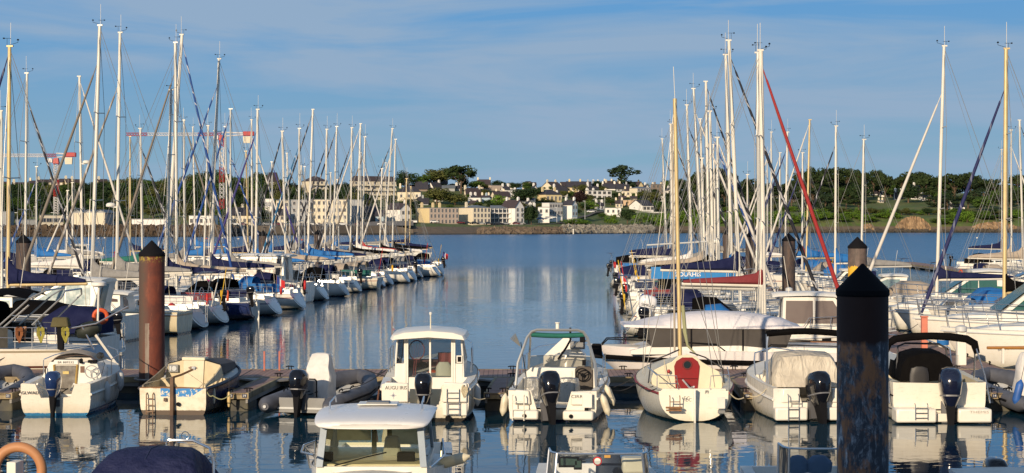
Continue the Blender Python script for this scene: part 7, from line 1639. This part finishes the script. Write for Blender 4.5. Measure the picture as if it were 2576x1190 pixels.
m = MB(); m.loft([[(-1.20, a, 1.02), (-1.22, b, 1.80), (1.22, b, 1.80), (1.20, a, 1.02)] for a, b in ((3.5, 3.2), (5.0, 5.0), (6.5, 6.5), (7.9, 8.0))], cap0=True, cap1=True); cu_ = m.build('side_curtain', CURT, o, smooth=0)
m = MB()
for y in (4.9, 6.6):
    for s in (-1, 1): m.box((s * 1.228, y, 1.41), (.02, .05, .78))
m.build('curtain_seam', BLACK, cu_, smooth=0)
t = NT('white tarpaulin'); v = t.co(); t.bsdf(t.mix(t.ramp(t.noise(v, 1.2, 4), [(.35, 0), (.75, 1)]), (.74, .70, .72), (.62, .59, .60)), .5, 0, t.bump(t.noise(t.mapping(v, (.6, 1, 1)), 1.6, 4, .5, 1.0), .7, .12))
m = MB(); secs = []
for i in range(25):
    f = i / 24; y = 2.9 + f * 5.9; top_ = 1.86 + .40 * math.sin(PI * min(1, f * 1.05)) ** .8 ; low = 1.74 + .10 * max(0, f - .5); w_ = 1.30 * (1 if f < .85 else 1 - (f - .85) * 1.2)
    if f < .06: top_ -= .06
    secs.append([(-w_, y, low), (-w_, y, low + .08), (-w_ * .7, y, top_ - .05), (0, y, top_ + .03), (w_ * .7, y, top_ - .05), (w_, y, low + .08), (w_, y, low)])
m.loft(secs, cap0=True, cap1=True); m.build('tarpaulin', t.m, o, smooth=60)
rails(o, [[h.sheer(t_, s, .1, z_) for t_, z_ in ((.55, .0), (.58, .22), (.75, .25), (.93, .22), (.95, 0))] for s in (-1, 1)] + [[h.sheer(t_, s, .1, z_) for t_, z_ in ((.1, 0), (.12, .2), (.4, .24), (.43, 0))] for s in (-1, 1)], .022, 'grab_rail', BLACK)
fender((9.55, 58.45, .55), 'black pear shaped fender on the covered motor boat', .42, .16, BLACK)
# red canvas tender seen behind it
o = empty('covered_tender', (wx(2125, 63.6), 63.6, 0), PI / 2, 'low tender under a bright red cover beside a wooden spar, left of the near pile', 'boat'); h = Hull(4.4, 1.6, .66, .8, ws=.9, n0=4, n1=1.7, ds=.1, dm=.2, rake=0); h.build(hm, o); h.transom(hm, o)
m = MB(); m.loft([[h.sheer(t_, -1, -.03, .02), h.sheer(t_, -1, .0, .06).lerp(h.sheer(t_, 1, 0, .06), .3) + Vector((0, 0, .16)), h.sheer(t_, -1, .0, .06).lerp(h.sheer(t_, 1, 0, .06), .7) + Vector((0, 0, .16)), h.sheer(t_, 1, -.03, .02)] for t_ in h.ts()], cap0=True); m.build('red_cover', mat('red cover', (.45, .012, .015), .6, dirt=.1), o)
m = MB(); m.tube([(.2, -.6, .98), (.1, 4.6, .96)], .05, 8); m.build('wooden_spar', TEAK, o)

# --- right hand motor boats
cruiser(1866, 67.0, TR, 5.7, 2.4, 'white pilothouse boat with brown windows and RRB898 on its side, left of the near pile', 'pilot', glass=BROWNG, fs=1.05, fb=1.35, ch=1.45, reg=('RRB898', .24, 1, .52), seed=1, cy0=.25, cy1=.72)
o = cruiser(1640, 79.4, TR, 7.2, 2.4, 'white open boat with raked windscreen and white outboard lettered SIMRAD', 'open', fs=.95, fb=1.3, seed=1, cy1=.55)
e = outboard(o, .6, -.15, 1.30, 1.3, .2, mat('outboard white', (.72, .72, .74), .25, dirt=.05, coat=.4)); text('lettering', 'SIMRAD', .17, INK, e, (.235, -.1, .3), (PI / 2, 0, PI / 2))
o = cruiser(2245, 95, TR + PI, 7.5, 2.8, 'white coupe cruiser with green glazing and orange lifebuoy, right of the yellow banded pile', 'coupe', glass=GREENG, at='bow', fs=1.1, ch=1.55, seed=1, canvas='green')
m = MB(); m.ring((1.5, 2.6, 1.75), .30, .085, 24, 8, rz=PI / 2); m.build('lifebuoy', mat('lifebuoy pink', (.62, .22, .14), .6), o)
cruiser(2330, 78.5, TR + PI, 9.2, 3.0, 'white flybridge style cruiser with brown side windows behind a bow rail', 'coupe', glass=BROWNG, at='bow', fs=1.25, fb=1.6, ch=1.6, seed=2)
cruiser(2296, 70.5, TR + PI, 9.5, 3.1, 'white sports cruiser with long bow and teal windscreen', 'coupe', glass=GREENG, at='bow', fs=1.35, fb=1.6, ch=1.75, seed=1)
cruiser(2366, 64.0, TR + PI, 9.5, 3.2, 'large white cruiser nearest on the right with navy windscreen cover and registration', 'coupe', glass=NAVY, at='bow', fs=1.35, fb=1.5, ch=1.35, seed=1, reg=('BR 9947 902', .13, -1, .78))
cruiser(2250, 83.8, TR + PI, 6.0, 2.3, 'open boat under a blue cover behind the near pile', 'open', at='bow', fs=1.0, fb=1.2, canvas='blue', seed=1)
cruiser(2050, 104, TR + PI, 6.8, 2.5, 'white express boat between the dark pile and the yellow banded pile', 'coupe', glass=PALEG, at='bow', seed=1, ch=1.2)
cruiser(2062, 99.5, TR + PI, 6.4, 2.4, 'white cuddy boat behind the coral post', 'open', at='bow', seed=1, canvas='taupe')
cruiser(2010, 118.5, TR + PI, 6.5, 2.5, 'small white cabin boat behind the dark brown pile', 'pilot', at='bow', seed=2)
cruiser(1560, 128, TR, 7.8, 2.7, 'white cabin boat on the right edge of the channel among sailboats', 'pilot', glass=BROWNG, seed=1)
cruiser(1553, 137.5, TR, 7.6, 2.7, 'white open boat with navy canvas on the right edge of the channel', 'open', seed=1, canvas='navy')
cruiser(1548, 175, TR, 9.0, 3.0, 'white stern first boat at the far end of the right row', 'open', seed=1, arch=True)
cruiser(1546, 183, TR, 9.5, 3.1, 'last white boat with dark canvas at the end of the right row', 'coupe', seed=1, canvas='black', arch=True)
for i in range(5): cruiser(2410 + i * 36, 118 + i * 5.5, TR + PI, 7.5, 2.6, 'white motor boat in the distant right basin, %s from the left' % ORD[i], ('open', 'coupe', 'pilot', 'open', 'coupe')[i], at='bow', seed=i, canvas=(None, 'navy', None, 'taupe', None)[i])
o = empty('wooden_boom', (wx(2483, 60.3), 60.3, 1.02), 0, 'varnished wooden spar on white posts at the right edge', 'spar'); m = MB(); m.tube([(0, 0, 0), (3.2, .4, -.03)], [.05, .075], 8); m.build('spar', mat('varnish', (.42, .19, .05), .35, dirt=.2), o)
for x in (.55, 2.6): m = MB(); m.box((x, .05, -.28), (.07, .07, .5)); m.build('post', WHITE, o)
m = MB(); m.lathe([(.0, -.22), (.15, -.16), (.21, 0), (.15, .16), (.05, .22)], n=14); m.mi = 1; m.lathe([(.212, -.08), (.212, .08)], n=14); o = m.build('ball_fender', [WHITE, BLUEF], loc=(wx(2372, 62.6), 62.6, 1.05)); tag(o, 'round blue and white fender at the bow of the large right cruiser', 'fender')
# small sailboat standing between (navy sail cover on the pile side)
# --- left hand motor boats
cruiser(463, 84.9, TL, 8.2, 2.6, 'old cream motor sailer with low stern just right of the rust red pile', 'pilot', hull=hullmat('cream old hull', (.62, .53, .36), (.04, .03, .02), .08, ((.85, .95, (.35, .20, .08)),), .6), seed=1, fs=1.05, fb=1.3, cy0=.34, cy1=.6, ch=.8, glass=BROWNG)
cruiser(330, 79.5, TL, 7.6, 2.8, 'white motor boat with big rounded wheelhouse behind the leftmost boats', 'coupe', glass=PALEG, seed=1, fs=1.15, fb=1.4, ch=1.5, cy0=.18, cy1=.60, cabw=.82)
cruiser(188, 69.0, TL, 7.0, 2.5, 'cream cabin boat with black cockpit canvas at the left', 'pilot', hull=hullmat('cream cabin hull', (.68, .62, .50), (.03, .03, .03), .05, (), .3), seed=1, fs=1.15, fb=1.3, ch=1.25, glass=PALEG, cy0=.30, cy1=.72, canvas='black', rails_=True)
cruiser(275, 65.4, TL, 5.6, 2.1, 'small navy canvas boat with orange lifebuoy at the left', 'open', seed=1, canvas='navy', fs=1.1, fb=1.2, rails_=True)
m = MB(); m.ring((0, 0, 0), .23, .075, 26, 8, rx=PI / 2, rz=.1); o = m.build('lifebuoy', ORANGE, loc=(wx(253, 64.0), 64.0, wz(796, 64.0))); tag(o, 'orange ring lifebuoy hung on the stern rail left of the red pile', 'lifebuoy')
o = cruiser(778, 118.6, TL, 9.5, 3.0, 'white trawler with long windowed wheelhouse among the left masts', 'pilot', seed=1, fs=1.35, fb=1.7, ch=1.7, cy0=.15, cy1=.72, glass=BROWNG)
for i, (px, Y, st, cv, l) in enumerate(((505, 88.2 - 1.2, None, None, ''),)): pass
# --- cruising yacht alongside at the left with black weather cloths
o = empty('cruising_yacht', (wx(326, 59.6), 59.7, 0), PI / 2, 'white cruising yacht with black weather cloths, outboard and rope coils on its stern rail', 'sailboat')
h = Hull(11.5, 3.4, 1.10, 1.35, ws=.74, n0=2.6, n1=1.8, ds=-.05, dm=.5, rake=1.35, nst=16)
hm = hullmat('yacht hull left', (.74, .68, .58), (.02, .02, .03), .08, ((.50, .57, (.10, .03, .02)), (1.0, 1.07, (.30, .25, .17))), .25); h.build(hm, o); h.deck(DECKW, o)
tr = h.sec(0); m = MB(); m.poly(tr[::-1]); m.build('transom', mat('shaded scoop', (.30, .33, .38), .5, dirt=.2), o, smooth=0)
m = MB(); m.loft(cabin_secs(4.2, 9.0, 2.2, 1.3, lambda y: h.sz(y / 11.5), .5, .4), cap0=True); m.build('coachroof', WHITE, o)
CLOTH = mat('weather cloth', (.045, .042, .035), .8, dirt=.4, bump=.4, bs=4)
for s in (-1, 1):
    m = MB(); ts_ = [.30 + .05 * i for i in range(10)]; m.loft([[h.sheer(t_, s, .06, .03), h.sheer(t_, s, .06 + .01 * math.sin(i * 2), .35), h.sheer(t_, s, .06, .68)] for i, t_ in enumerate(ts_)]); m.build('weather_cloth', CLOTH, o)
P = []
for s in (-1, 1):
    T = [.14, .20, .27, .34, .45, .56, .7, .85]
    for t_ in T: P.append([h.sheer(t_, s, .06), h.sheer(t_, s, .06, .70)])
    P += [[h.sheer(t_, s, .06, .70) for t_ in T], [h.sheer(t_, s, .06, .36) for t_ in T]]
rails(o, P, .014, 'guard_rail')
m = MB(); secs = []
for y, hh in ((4.3, 1.45), (5.0, 1.60), (6.1, .6)): secs.append([(1.25 * math.copysign(abs(math.cos(a)) ** .6, math.cos(a)), y, 1.15 + hh * max(0, math.sin(a)) ** .6) for a in [PI * i / 12 for i in range(13)]])
m.loft(secs); m.build('sprayhood', BLACKF, o)
m = MB(); m.loft([[(x, y, z - .12 * abs(x) ** 2) for x in (-1.3, -.7, 0, .7, 1.3)] for y, z in ((3.1, 2.95), (3.7, 3.08), (4.3, 3.05), (4.7, 2.9))]); m.build('bimini', BLACKF, o)
AB = mat('arch tube', (.5, .5, .5), .3)
rails(o, [[(-1.45, 4.1, 1.75), (-1.45, 3.0, 2.75), (-1.2, 2.5, 3.02), (1.2, 2.5, 3.02), (1.45, 3.0, 2.75), (1.45, 4.1, 1.75)], [(-1.4, 2.9, 1.9), (-1.35, 1.95, 2.8), (-1.1, 1.9, 3.0), (1.1, 1.9, 3.0), (1.35, 1.95, 2.8), (1.4, 2.9, 1.9)], [(-1.45, 3.9, 1.75), (-1.42, 3.0, 2.55)]], .032, 'bimini_frame', AB)
for x, y in ((-1.35, 3.1),): coil(o, 0, 0, 0, mat('rope rusty', (.4, .2, .1), .9), 1.2).location = (-1.45, 3.15, 1.85)
for c_, y in ((mat('rope rust orange', (.22, .08, .03), .9), 3.25), (mat('rope yellow green', (.30, .27, .05), .9), 2.55), (mat('rope yellow green', (.30, .27, .05), .9), 1.75)):
    q = coil(o, 0, 0, 0, c_, 1.4); q.rotation_euler = (0, 0, -PI / 2); q.location = (-1.62, y, 1.85)
m = MB(); m.box((-1.45, 1.95, 2.0), (.42, .62, .32), top=.75); m.build('outboard_cover', mat('olive canvas', (.10, .085, .035), .85, dirt=.2), o, bev=.05); m = MB(); m.box((-1.45, 1.95, 1.5), (.14, .2, .8), top=1.3); m.build('outboard_leg', BLACK, o, bev=.03)
m = MB(); m.lathe([(.0, -.46), (.16, -.36), (.27, -.1), (.27, .15), (.18, .4), (.0, .5)], (-1.15, 1.15, 1.72), 14, ry=.0, rx=1.25); m.build('stowed_dinghy', mat('dark green canvas', (.018, .025, .02), .6, dirt=.5), o)
rails(o, [[(-1.2, .9, 1.6), (-1.3, -.0, .38)]], .045, 'passerelle', MASTW); rails(o, [[(-1.45, 1.9, 1.75), (-1.45, .8, 1.95), (-1.3, -.2, 2.5)], [(-1.4, 1.3, 1.9), (-1.3, .9, 1.1)]], .03, 'boarding_pole', STEEL)
m = MB(); m.tube([(0, 1.1, 1.3), (0, 1.05, 3.1)], .035); m.lathe([(.14, 0), (.25, .04), (.25, .14), (.1, .2)], (0, 1.05, 3.1), 14); m.build('radar_post', WHITE, o)
rope(o, [(-1.5, 3.3, 1.15), (-1.9, 5.6, .52)], .016, ROPED); rope(o, [(-1.5, 3.3, 1.15), (-1.9, 4.7, .52)], .016, ROPED)
m = MB(); secs = [[(s_, y, z) for s_, z in ((-.12, 2.35), (-.3, 2.5), (0, 2.62), (.3, 2.5), (.12, 2.35))] for y in (3.4, 4.2, 5.5)]
# far anchored craft in the bay behind the left masts
for i, (px, Y) in enumerate(((135, 235), (250, 262), (42, 205))):
    cruiser(px, Y, TL + .6, 7.0, 2.4, 'white boat at anchor in the bay behind the left masts, %s from the camera' % ORD[i], ('open', 'pilot', 'open')[i], seed=1, canvas=('blue', None, 'navy')[i])
# gull-like small details: burgees on the left
for i, (px, py_, Y, c_, l) in enumerate(((522, 716, 97.5, (mat('burgee purple', (.25, .01, .16), .8, dirt=0), mat('burgee blue', (.1, .3, .45), .8, dirt=0)), 'purple and blue flag on a staff among the left sterns'), (505, 690, 99.6, (FLW, FLW), 'small white flag above the left sterns'), (640, 655, 121.5, (FLB, FLW, FLR), 'tricolour ensign among the left sterns'))):
    z = wz(py_ - 15, Y); o = empty('flag', (wx(px, Y), Y, z), 0, l, 'flag'); flag(o, 0, 0, 0, 1.7 if i == 0 else 1.1, R(-65), c_, .5)
# ------------------------------------------------------------------ nearest berths at the bottom edge
# white cabin boat, bow to the camera
o = empty('cabin_boat', (wx(941, 30.6), 35.6, 0), PI, 'nearest white cabin boat with rounded roof, yellowish tinted windows and wiper, bottom centre', 'motorboat')
h = Hull(6.6, 2.5, .85, 1.1, ws=.92, n0=4.0, n1=1.8, ds=.12, dm=.3, rake=-.05)
hm = hullmat('near cabin hull', (.76, .74, .70), (.02, .02, .03), .06, (), .2); h.build(hm, o); h.transom(hm, o); h.cockpit(WHITE, o, .30, .4, .2); h.deck(DECKW, o, .30)
YG = glassmat('yellow tinted glazing', (.97, .97, .88), .02, .03)
y0, y1 = 2.9, 5.55; W = .93; zs, zt = 1.12, 1.80
m = MB(); m.loft([[(-W, y, .95), (-W * 1.0, y, zs), (W * 1.0, y, zs), (W, y, .95)] for y in (y0, y1)], cap0=True, cap1=True); m.build('cabin_base', WHITE, o, smooth=0)
PST = mat('window post', (.30, .36, .43), .45, dirt=.1)
for s in (-1, 1):
    for y, yt in ((y0, y0 + .02), (y1, y1 - .16)):
        m = MB(); m.prism([(s * W, y - .05, zs), (s * W * .93, yt - .05, zt), (s * W * .93, yt + .05, zt), (s * W, y + .05, zs)], (-s * .11, 0, 0)); m.build('cabin_post', PST, o, smooth=0)
    m = MB(); m.prism([(s * W * .97, y0, zs), (s * W * .97, y1, zs), (s * W * .90, y1 - .16, zt), (s * W * .90, y0, zt)], (-s * .01, 0, 0)); m.build('side_window', YG, o, smooth=0)
m = MB(); m.prism([(-W * .9, y1 + .0, zs + .03), (W * .9, y1 + .0, zs + .03), (W * .86, y1 - .15, zt), (-W * .86, y1 - .15, zt)], (0, .01, 0)); m.build('windscreen', YG, o, smooth=0)
m = MB(); m.prism([(-W * .9, y0, zs + .03), (W * .9, y0, zs + .03), (W * .86, y0, zt), (-W * .86, y0, zt)], (0, .01, 0)); m.build('aft_window', YG, o, smooth=0)
for x in (-.12, .16): m = MB(); m.box((x, y0 - .02, 1.45), (.09, .03, .7)); m.build('door_post', mat('door post', (.35, .36, .28), .6), o)
SCR = mat('sun screen', (.66, .72, .66), .7, dirt=.25)
m = MB(); m.box((-.52, y0 + .08, 1.46), (.70, .01, .56)); m.build('sun_screen', SCR, o); m = MB(); m.box((.52, y0 + .08, 1.50), (.62, .01, .5)); m.build('sun_screen', mat('sun screen pale', (.62, .62, .46), .7, dirt=.3), o)
m = MB(); m.box((0, y1 - .35, zs + .0), (1.7, .5, .06)); m.build('dashboard', mat('dash cream', (.62, .58, .45), .6), o)
for x, w_ in ((.78, .16), (-.55, .30)): m = MB(); m.box((x, y1 - .5, zs + .10), (w_, .2, .16)); m.build('instrument', BLACK, o, bev=.02)
m = MB(); m.box((-.25, y0 + 1.2, 1.28), (.34, .2, .38), top=.7); m.build('pilot_seat', mat('seat grey', (.28, .30, .30), .7), o, bev=.05)
n_ = 15; secs = []
for f, w_, z in ((0, .90, 1.80), (.03, .98, 1.83), (.15, 1.05, 1.88), (.5, 1.06, 1.95), (.85, 1.03, 1.90), (.97, .97, 1.83), (1.0, .88, 1.79)):
    y = y0 - .25 + f * (y1 - y0 + .40)
    secs.append([(w_ * x, y + (.10 * (1 - x * x) if f > .5 else -.08 * (1 - x * x)), z + d_) for x, d_ in ((-1, -.05), (-.985, .0), (-.90, .03), (-.7, .055), (-.35, .07), (0, .075), (.35, .07), (.7, .055), (.9, .03), (.985, .0), (1, -.05), (0, -.04))])
m = MB(); m.loft(secs, closed=True, cap0=True, cap1=True); rf = m.build('roof', mat('roof gelcoat', (.80, .78, .76), .28, dirt=.06, coat=.2), o, smooth=50, sub=1)
m = MB(); m.box((.0, 4.0, 2.03), (.70, .52, .022)); m.mi = 1; m.box((.0, 4.0, 2.05), (.40, .34, .03)); m.build('roof_hatch', [WHITE, MIDG], rf, bev=.02)
for s in (-1, 1): rails(rf, [[(s * .80, 4.6, 1.99), (s * .80, 4.55, 2.10), (s * .79, 3.7, 2.12), (s * .78, 3.65, 2.02)]], .016, 'roof_rail')
rails(rf, [[(.20, 2.75, 1.80), (.21, 2.7, 1.94)]], .022, 'horn', mat('horn bronze', (.10, .06, .05), .4)); m = MB(); m.lathe([(.03, 0), (.045, .03), (.03, .07)], (.21, 2.7, 1.92), 8); m.build('horn_cap', BLACK, rf)
rails(o, [[(.62, y1 + .03, zs + .02), (.1, y1 + .0, zs + .16), (-.25, y1 + .0, zs + .24)]], .012, 'wiper', BLACK)
rails(o, [[(1.12, 4.0, 1.08), (1.25, 4.6, 1.36), (1.22, 5.2, 1.32), (.9, 6.2, 1.4)], [(1.1, 4.9, 1.0), (1.18, 4.9, 1.34)], [(-1.12, 3.6, 1.35), (-1.2, 4.8, 1.22), (-1.0, 5.8, 1.15)], [(-1.12, 3.6, 1.35), (-1.1, 3.6, .9)], [(-1.12, 3.9, 1.34), (-1.1, 4.0, .9)], [(1.12, 4.0, 1.36), (1.12, 4.0, .9)], [(1.12, 4.0, 1.36), (1.25, 4.6, 1.36)]], .020, 'deck_rail')
fender((wx(1140, 31.5), 31.6, 1.02), 'cream fender lying along the right side deck of the nearest cabin boat', .5, .1, CREAM, tilt=1.3, group=None, up=.1)

# navy covered boat, bottom left
o = empty('covered_boat', (wx(388, 31.7), 33.5, 0), PI, 'boat under a smooth navy blue cover with a chrome rail, bottom left', 'motorboat')
h = Hull(5.6, 2.3, .62, .8, ws=.92, n0=4.0, n1=1.8, ds=.12, dm=.3, rake=-.05); hm = hullmat('navy covered hull', (.74, .72, .68), (.02, .02, .03), .06, (), .2); h.build(hm, o); h.transom(hm, o); h.deck(DECKW, o)
m = MB(); secs = []
for y, w_, z in ((.7, .90, .66), (1.0, .80, 1.02), (1.3, .72, 1.19), (2.0, .78, 1.22), (2.5, .84, 1.10), (2.9, 1.02, .72)):
    secs.append([(w_ * 1.12 * x, y, .60 + (z - .60) * q_) for x, q_ in ((-1, 0), (-.96, .45), (-.88, .86), (-.72, .98), (-.3, 1.02), (0, 1.03), (.3, 1.02), (.72, .98), (.88, .86), (.96, .45), (1, 0))])
m.loft(secs, cap0=True, cap1=True); m.build('boat_cover', mat('creased navy cover', (.010, .014, .055), .7, dirt=.3, ds=3, dcol=(.03, .035, .09), bump=1.0, bs=2.2, bd=.16, spec=.25), o, smooth=60)
rails(o, [[(w_, 1.02 + abs(w_) * .06, 1.07 - .12 * w_ * w_) for w_ in (-.85, -.4, 0, .4, .85)], [(.02, y_, z_) for y_, z_ in ((1.3, 1.215), (2.0, 1.245), (2.5, 1.12))]], .008, 'cover_seam', mat('seam blue', (.03, .04, .10), .7))
rails(o, [[(-1.12, 2.2, .72), (-1.08, 2.0, 1.0), (-.95, 1.6, 1.20), (-.6, 1.3, 1.30), (-.15, 1.25, 1.30)]], .024, 'chrome_rail'); m = MB(); m.ring((-.45, 1.25, 1.38), .07, .010, 16, 5); m.build('rail_ring', STEEL, o)

# open boats showing their windscreens along the bottom
def open_boat(px, Y, label, W, zt, cover=None, sticker=False, lean=0):
    o = empty('open_boat', (wx(px, Y), Y + 2.6, 0), PI, label, 'motorboat'); h = Hull(5.2, 2.2, .70, .85, ws=.92, n0=4.0, n1=1.8, ds=.12, dm=.3, rake=-.05)
    hm = hullmat('near open hull', (.74, .72, .68), (.02, .02, .03), .06, (), .2); h.build(hm, o); h.transom(hm, o); h.cockpit(DECKW, o, .62, .35, .2); h.deck(DECKW, o, .62)
    y = 2.6; P = [(-W, y - .7), (-W * .97, y - .2), (-W * .86, y), (-W * .4, y + .08), (W * .4, y + .08), (W * .86, y), (W * .97, y - .2), (W, y - .7)]
    m = MB(); m.loft([[(x, yy + .12, .78) for x, yy in P], [(x * .95, yy, zt) for x, yy in P]]); m.build('windscreen', GLASS, o, smooth=40)
    rails(o, [[(x * .95, yy, zt) for x, yy in P], [(P[0][0], P[0][1] + .12, .78), (P[0][0] * .95, P[0][1], zt)], [(P[-1][0], P[-1][1] + .12, .78), (P[-1][0] * .95, P[-1][1], zt)], [(P[2][0], P[2][1] + .12, .78), (P[2][0] * .95, P[2][1], zt)], [(P[5][0], P[5][1] + .12, .78), (P[5][0] * .95, P[5][1], zt)]], .020, 'windscreen_frame')
    return o, h
o, h = open_boat(1508, 31.0, 'small open boat with chrome framed windscreen, seats and instruments, bottom centre right', .90, 1.22)
for x, w_, z, mm in ((.52, .36, 1.02, BLACK), (.36, .14, .98, BLACK)): m = MB(); m.box((x, 2.2, z), (w_, .12, .18)); m.mi = 1; m.box((x, 2.27, z + .01), (w_ * .8, .01, .12)); m.build('instrument', [BLACK, mat('screen green', (.05, .09, .07), .2)], o, bev=.015)
m = MB(); m.loft([[(-.22 + a * math.copysign(abs(math.cos(u)) ** .6, math.cos(u)), 1.7 + .08 * math.sin(u), z) for u in [2 * PI * i / 16 for i in range(16)]] for z, a in ((.6, .25), (.9, .24), (1.08, .19), (1.12, .08))], closed=True, cap1=True); m.build('seat_back', mat('navy vinyl', (.02, .035, .07), .45, dirt=.1), o)
m = MB(); m.box((-.18, 1.8, 1.07), (.11, .02, .06)); m.build('seat_label', mat('label orange', (.70, .35, .06), .5), o)
m = MB(); m.box((-.66, 1.9, .93), (.46, .4, .28)); m.build('console_box', CREAM, o, bev=.05)
m = MB(); m.lathe([(.0, 0), (.078, .002), (.078, .006)], (0, 0, 0), 20, rx=-PI / 2); m.mi = 1; m.lathe([(.0, .007), (.056, .008), (.056, .010)], (0, 0, 0), 20, rx=-PI / 2); q = m.build('round_sticker', [FLR, WHITE], o); q.location = (.04, 2.70, 1.10)
o, h = open_boat(2060, 30.6, 'open boat with angular windscreen and blue grey cushions, left foot of the near pile', .62, 1.36)
for x, w_ in ((.25, .34), (-.12, .40)): m = MB(); m.lathe([(.0, 0), (w_ * .55, .06), (w_ * .6, .22), (w_ * .3, .34), (0, .36)], (x, 1.9, .80), 12, sy=.6); m.build('cushion', mat('cushion blue', (.10, .17, .28), .8, dirt=.2), o)
o = empty('runabout', (wx(2540, 33), 33.6, 0), PI, 'boat with dark outboard cowling just showing at the bottom right', 'motorboat'); h = Hull(5, 2.1, .6, .8, ws=.92, n0=4, n1=1.8, ds=.12, dm=.3, rake=-.05); h.build(hm, o); h.transom(hm, o); h.deck(DECKW, o); outboard(o, 0, -.3, .10, 1.15, .05)
# lifebuoy on its post at the quay edge
o = empty('lifebuoy_post', (wx(38, 22.8), 22.8, 0), R(-12), 'white square post carrying the lifebuoy, bottom left corner', 'post'); m = MB(); m.box((0, 0, .9), (.125, .22, 2.55)); m.build('post', mat('post white', (.78, .74, .66), .6, dirt=.1), o, bev=.01)
m = MB(); m.box((0, .2, -.3), (.9, .9, .5)); m.build('base_float', FLOAT, o)
m = MB(); m.ring((0, 0, 0), .30, .066, 40, 12, rx=PI / 2, rz=0, fl=1.0); o = m.build('lifebuoy', mat('lifebuoy faded', (.50, .23, .10), .55, dirt=.25, dcol=(.3, .13, .06)), loc=(wx(45, 22.95), 22.98, wz(1184, 22.95))); tag(o, 'faded tan ring lifebuoy hanging on the white post, bottom left corner', 'lifebuoy')
